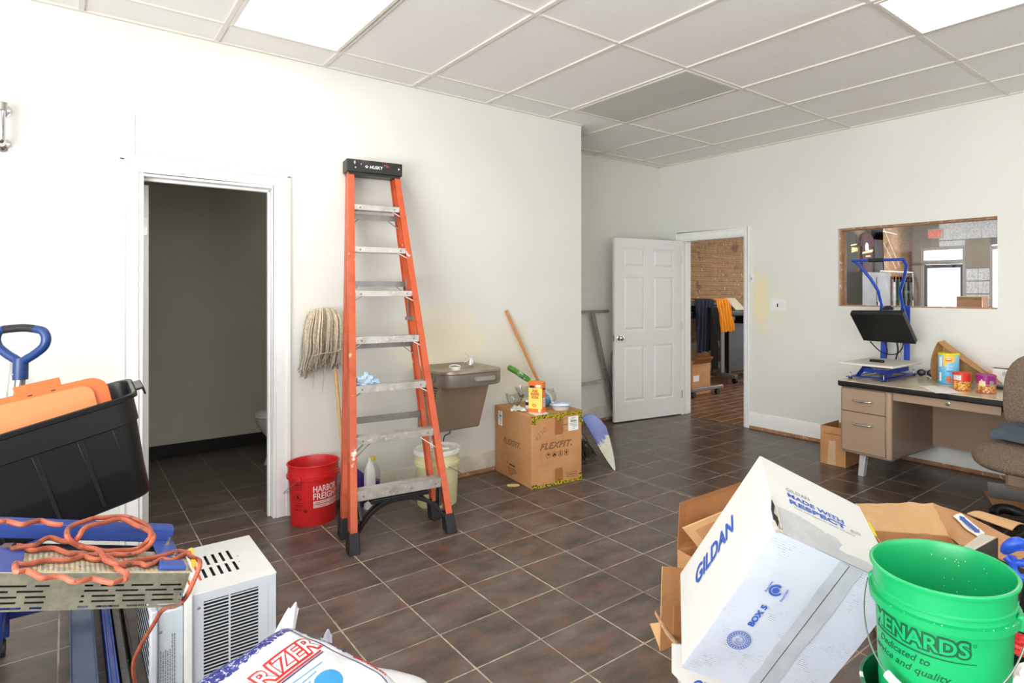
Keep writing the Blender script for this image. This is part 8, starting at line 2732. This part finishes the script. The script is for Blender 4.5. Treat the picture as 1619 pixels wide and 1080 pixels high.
m = MB(); m.cyl((0, 0, 0.34), (0, 0, 0.39), 0.02, seg=12); m.bar((-0.02, 0, 0.39), (0.10, 0, 0.42), 0.015, 0.02); m.tube(smooth_path([(-0.02, -0.01, 0.38), (-0.08, -0.02, 0.33), (-0.085, -0.02, 0.15)], 5), 0.011, 8); m.build('valve', 'blk', t)
t = thing('upright_vacuum', 'black upright vacuum cleaner beside the printer in the far room', 'vacuum cleaner', (7.95, 5.42, 0))
m = MB(); m.hexa([Vector(q) for q in ((-0.15, -0.14, 0.0), (0.15, -0.14, 0.0), (0.15, 0.16, 0.0), (-0.15, 0.16, 0.0), (-0.14, -0.10, 0.10), (0.14, -0.10, 0.10), (0.14, 0.14, 0.12), (-0.14, 0.14, 0.12))]); m.build('head', 'blk', t, bevel=0.02)
m = MB(); m.tube([(0, 0.05, 0.10), (0, 0.07, 0.40), (-0.01, 0.09, 0.70)], [0.10, 0.105, 0.06], 18); m.build('bin', 'blk', t)
m = MB(); m.ell((-0.02, -0.045, 0.32), (0.05, 0.02, 0.05), 14, 8); m.build('badge', 'steel', t)
m = MB(); m.tube(smooth_path([(-0.01, 0.09, 0.68), (-0.03, 0.10, 0.95), (-0.06, 0.10, 1.12), (-0.13, 0.08, 1.24)], 5), 0.018, 12); m.build('handle', 'blk', t)
m = MB(); m.tube([(-0.05, 0.06, 0.62), (-0.05, 0.08, 0.95)], 0.012, 10); m.build('wand', 'steel', t)
t = thing('work_table', 'dark work table with an orange edge at the right of the doorway', 'table', (9.02, 5.75, 0))
m = MB(); m.box(-0.85, 0.85, -0.35, 0.45, 0.90, 0.94); m.build('tabletop', 'blk', t, bevel=0.004)
m = MB(); m.box(-0.855, 0.855, -0.356, -0.350, 0.895, 0.925); m.build('orange_edge', plain('orange_wood_edge', (190, 96, 40), 0.5), t)
for x in (-0.80, 0.80):
    for y in (-0.30, 0.40):
        m = MB(); m.box(x - 0.025, x + 0.025, y - 0.025, y + 0.025, 0, 0.90); m.build('leg', 'blk', t)
m = MB(); m.box(-0.78, 0.78, 0.38, 0.40, 0.1, 0.89); m.build('back_panel', 'blk', t)
t = thing('black_bin', 'black box standing on the work table in the far room', 'box', (8.55, 5.85, 0.94)); m = MB(); m.box(-0.3, 0.3, -0.15, 0.2, 0, 0.20); m.build('case', 'blk', t, bevel=0.01)
def tw(u, v): return Vector((8.06 + 0.42 * u - 0.05 * v, 5.40 - 0.05 - 0.02 * math.sin(v * 9), 1.06 - 0.22 * v + 0.06 * (1 - u) + 0.012 * math.sin(u * 14)))
m = MB(); m.grid(lambda u, v: tw(u, v) - Vector((8.2, 5.4, 0.94)), 20, 12, 0.02)
m.grid(lambda u, v: Vector((8.04 + 0.42 * u, 5.36 + 0.30 * v, 1.07 + 0.06 * (1 - u) - 0.06 * v + 0.01 * math.sin(u * 9))) - Vector((8.2, 5.4, 0.94)), 16, 10, 0.05)
t = thing('folded_towels', 'folded pale blue towels on the edge of the work table', 'towels', (8.2, 5.4, 0.94)); m.build('fabric', plain('pale_blue_towel', (190, 214, 232), 0.9, bump=0.4, bs=60), t)
crumple('grey_cloth', 'grey patterned cloth on the black box in the far room', 'cloth', (8.50, 5.80, 1.14), 0.16, 0.12, 0.05, plain('speckled_grey_cloth', (150, 140, 136), 0.9, var=0.4, vs=60), 0.2, 4)
t = thing('white_shoe', 'white shoe on the floor under the work table in the far room', 'shoe', Matrix.Translation((8.02, 5.27, 0)) @ Matrix.Rotation(-0.35, 4, 'Z'))
m = MB(); m.ell((0, 0, 0.045), (0.16, 0.055, 0.045), 24, 12); m.ell((-0.09, 0, 0.085), (0.065, 0.048, 0.05), 18, 10); m.build('upper', plain('off_white_canvas', (206, 196, 182), 0.8), t)
m = MB(); m.prism([(0.165 * math.cos(a), 0.06 * math.sin(a)) for a in [2 * PI * k / 24 for k in range(24)]], 0, 0.018); m.build('sole', 'white_p', t)
# fill lamp added under the far room ceiling, with no fixture of its own
area('far_room_fill', (9.0, 3.6, 3.0), (0, 0, -1), 3.0, 1.2, 120, (1.0, 0.95, 0.88))
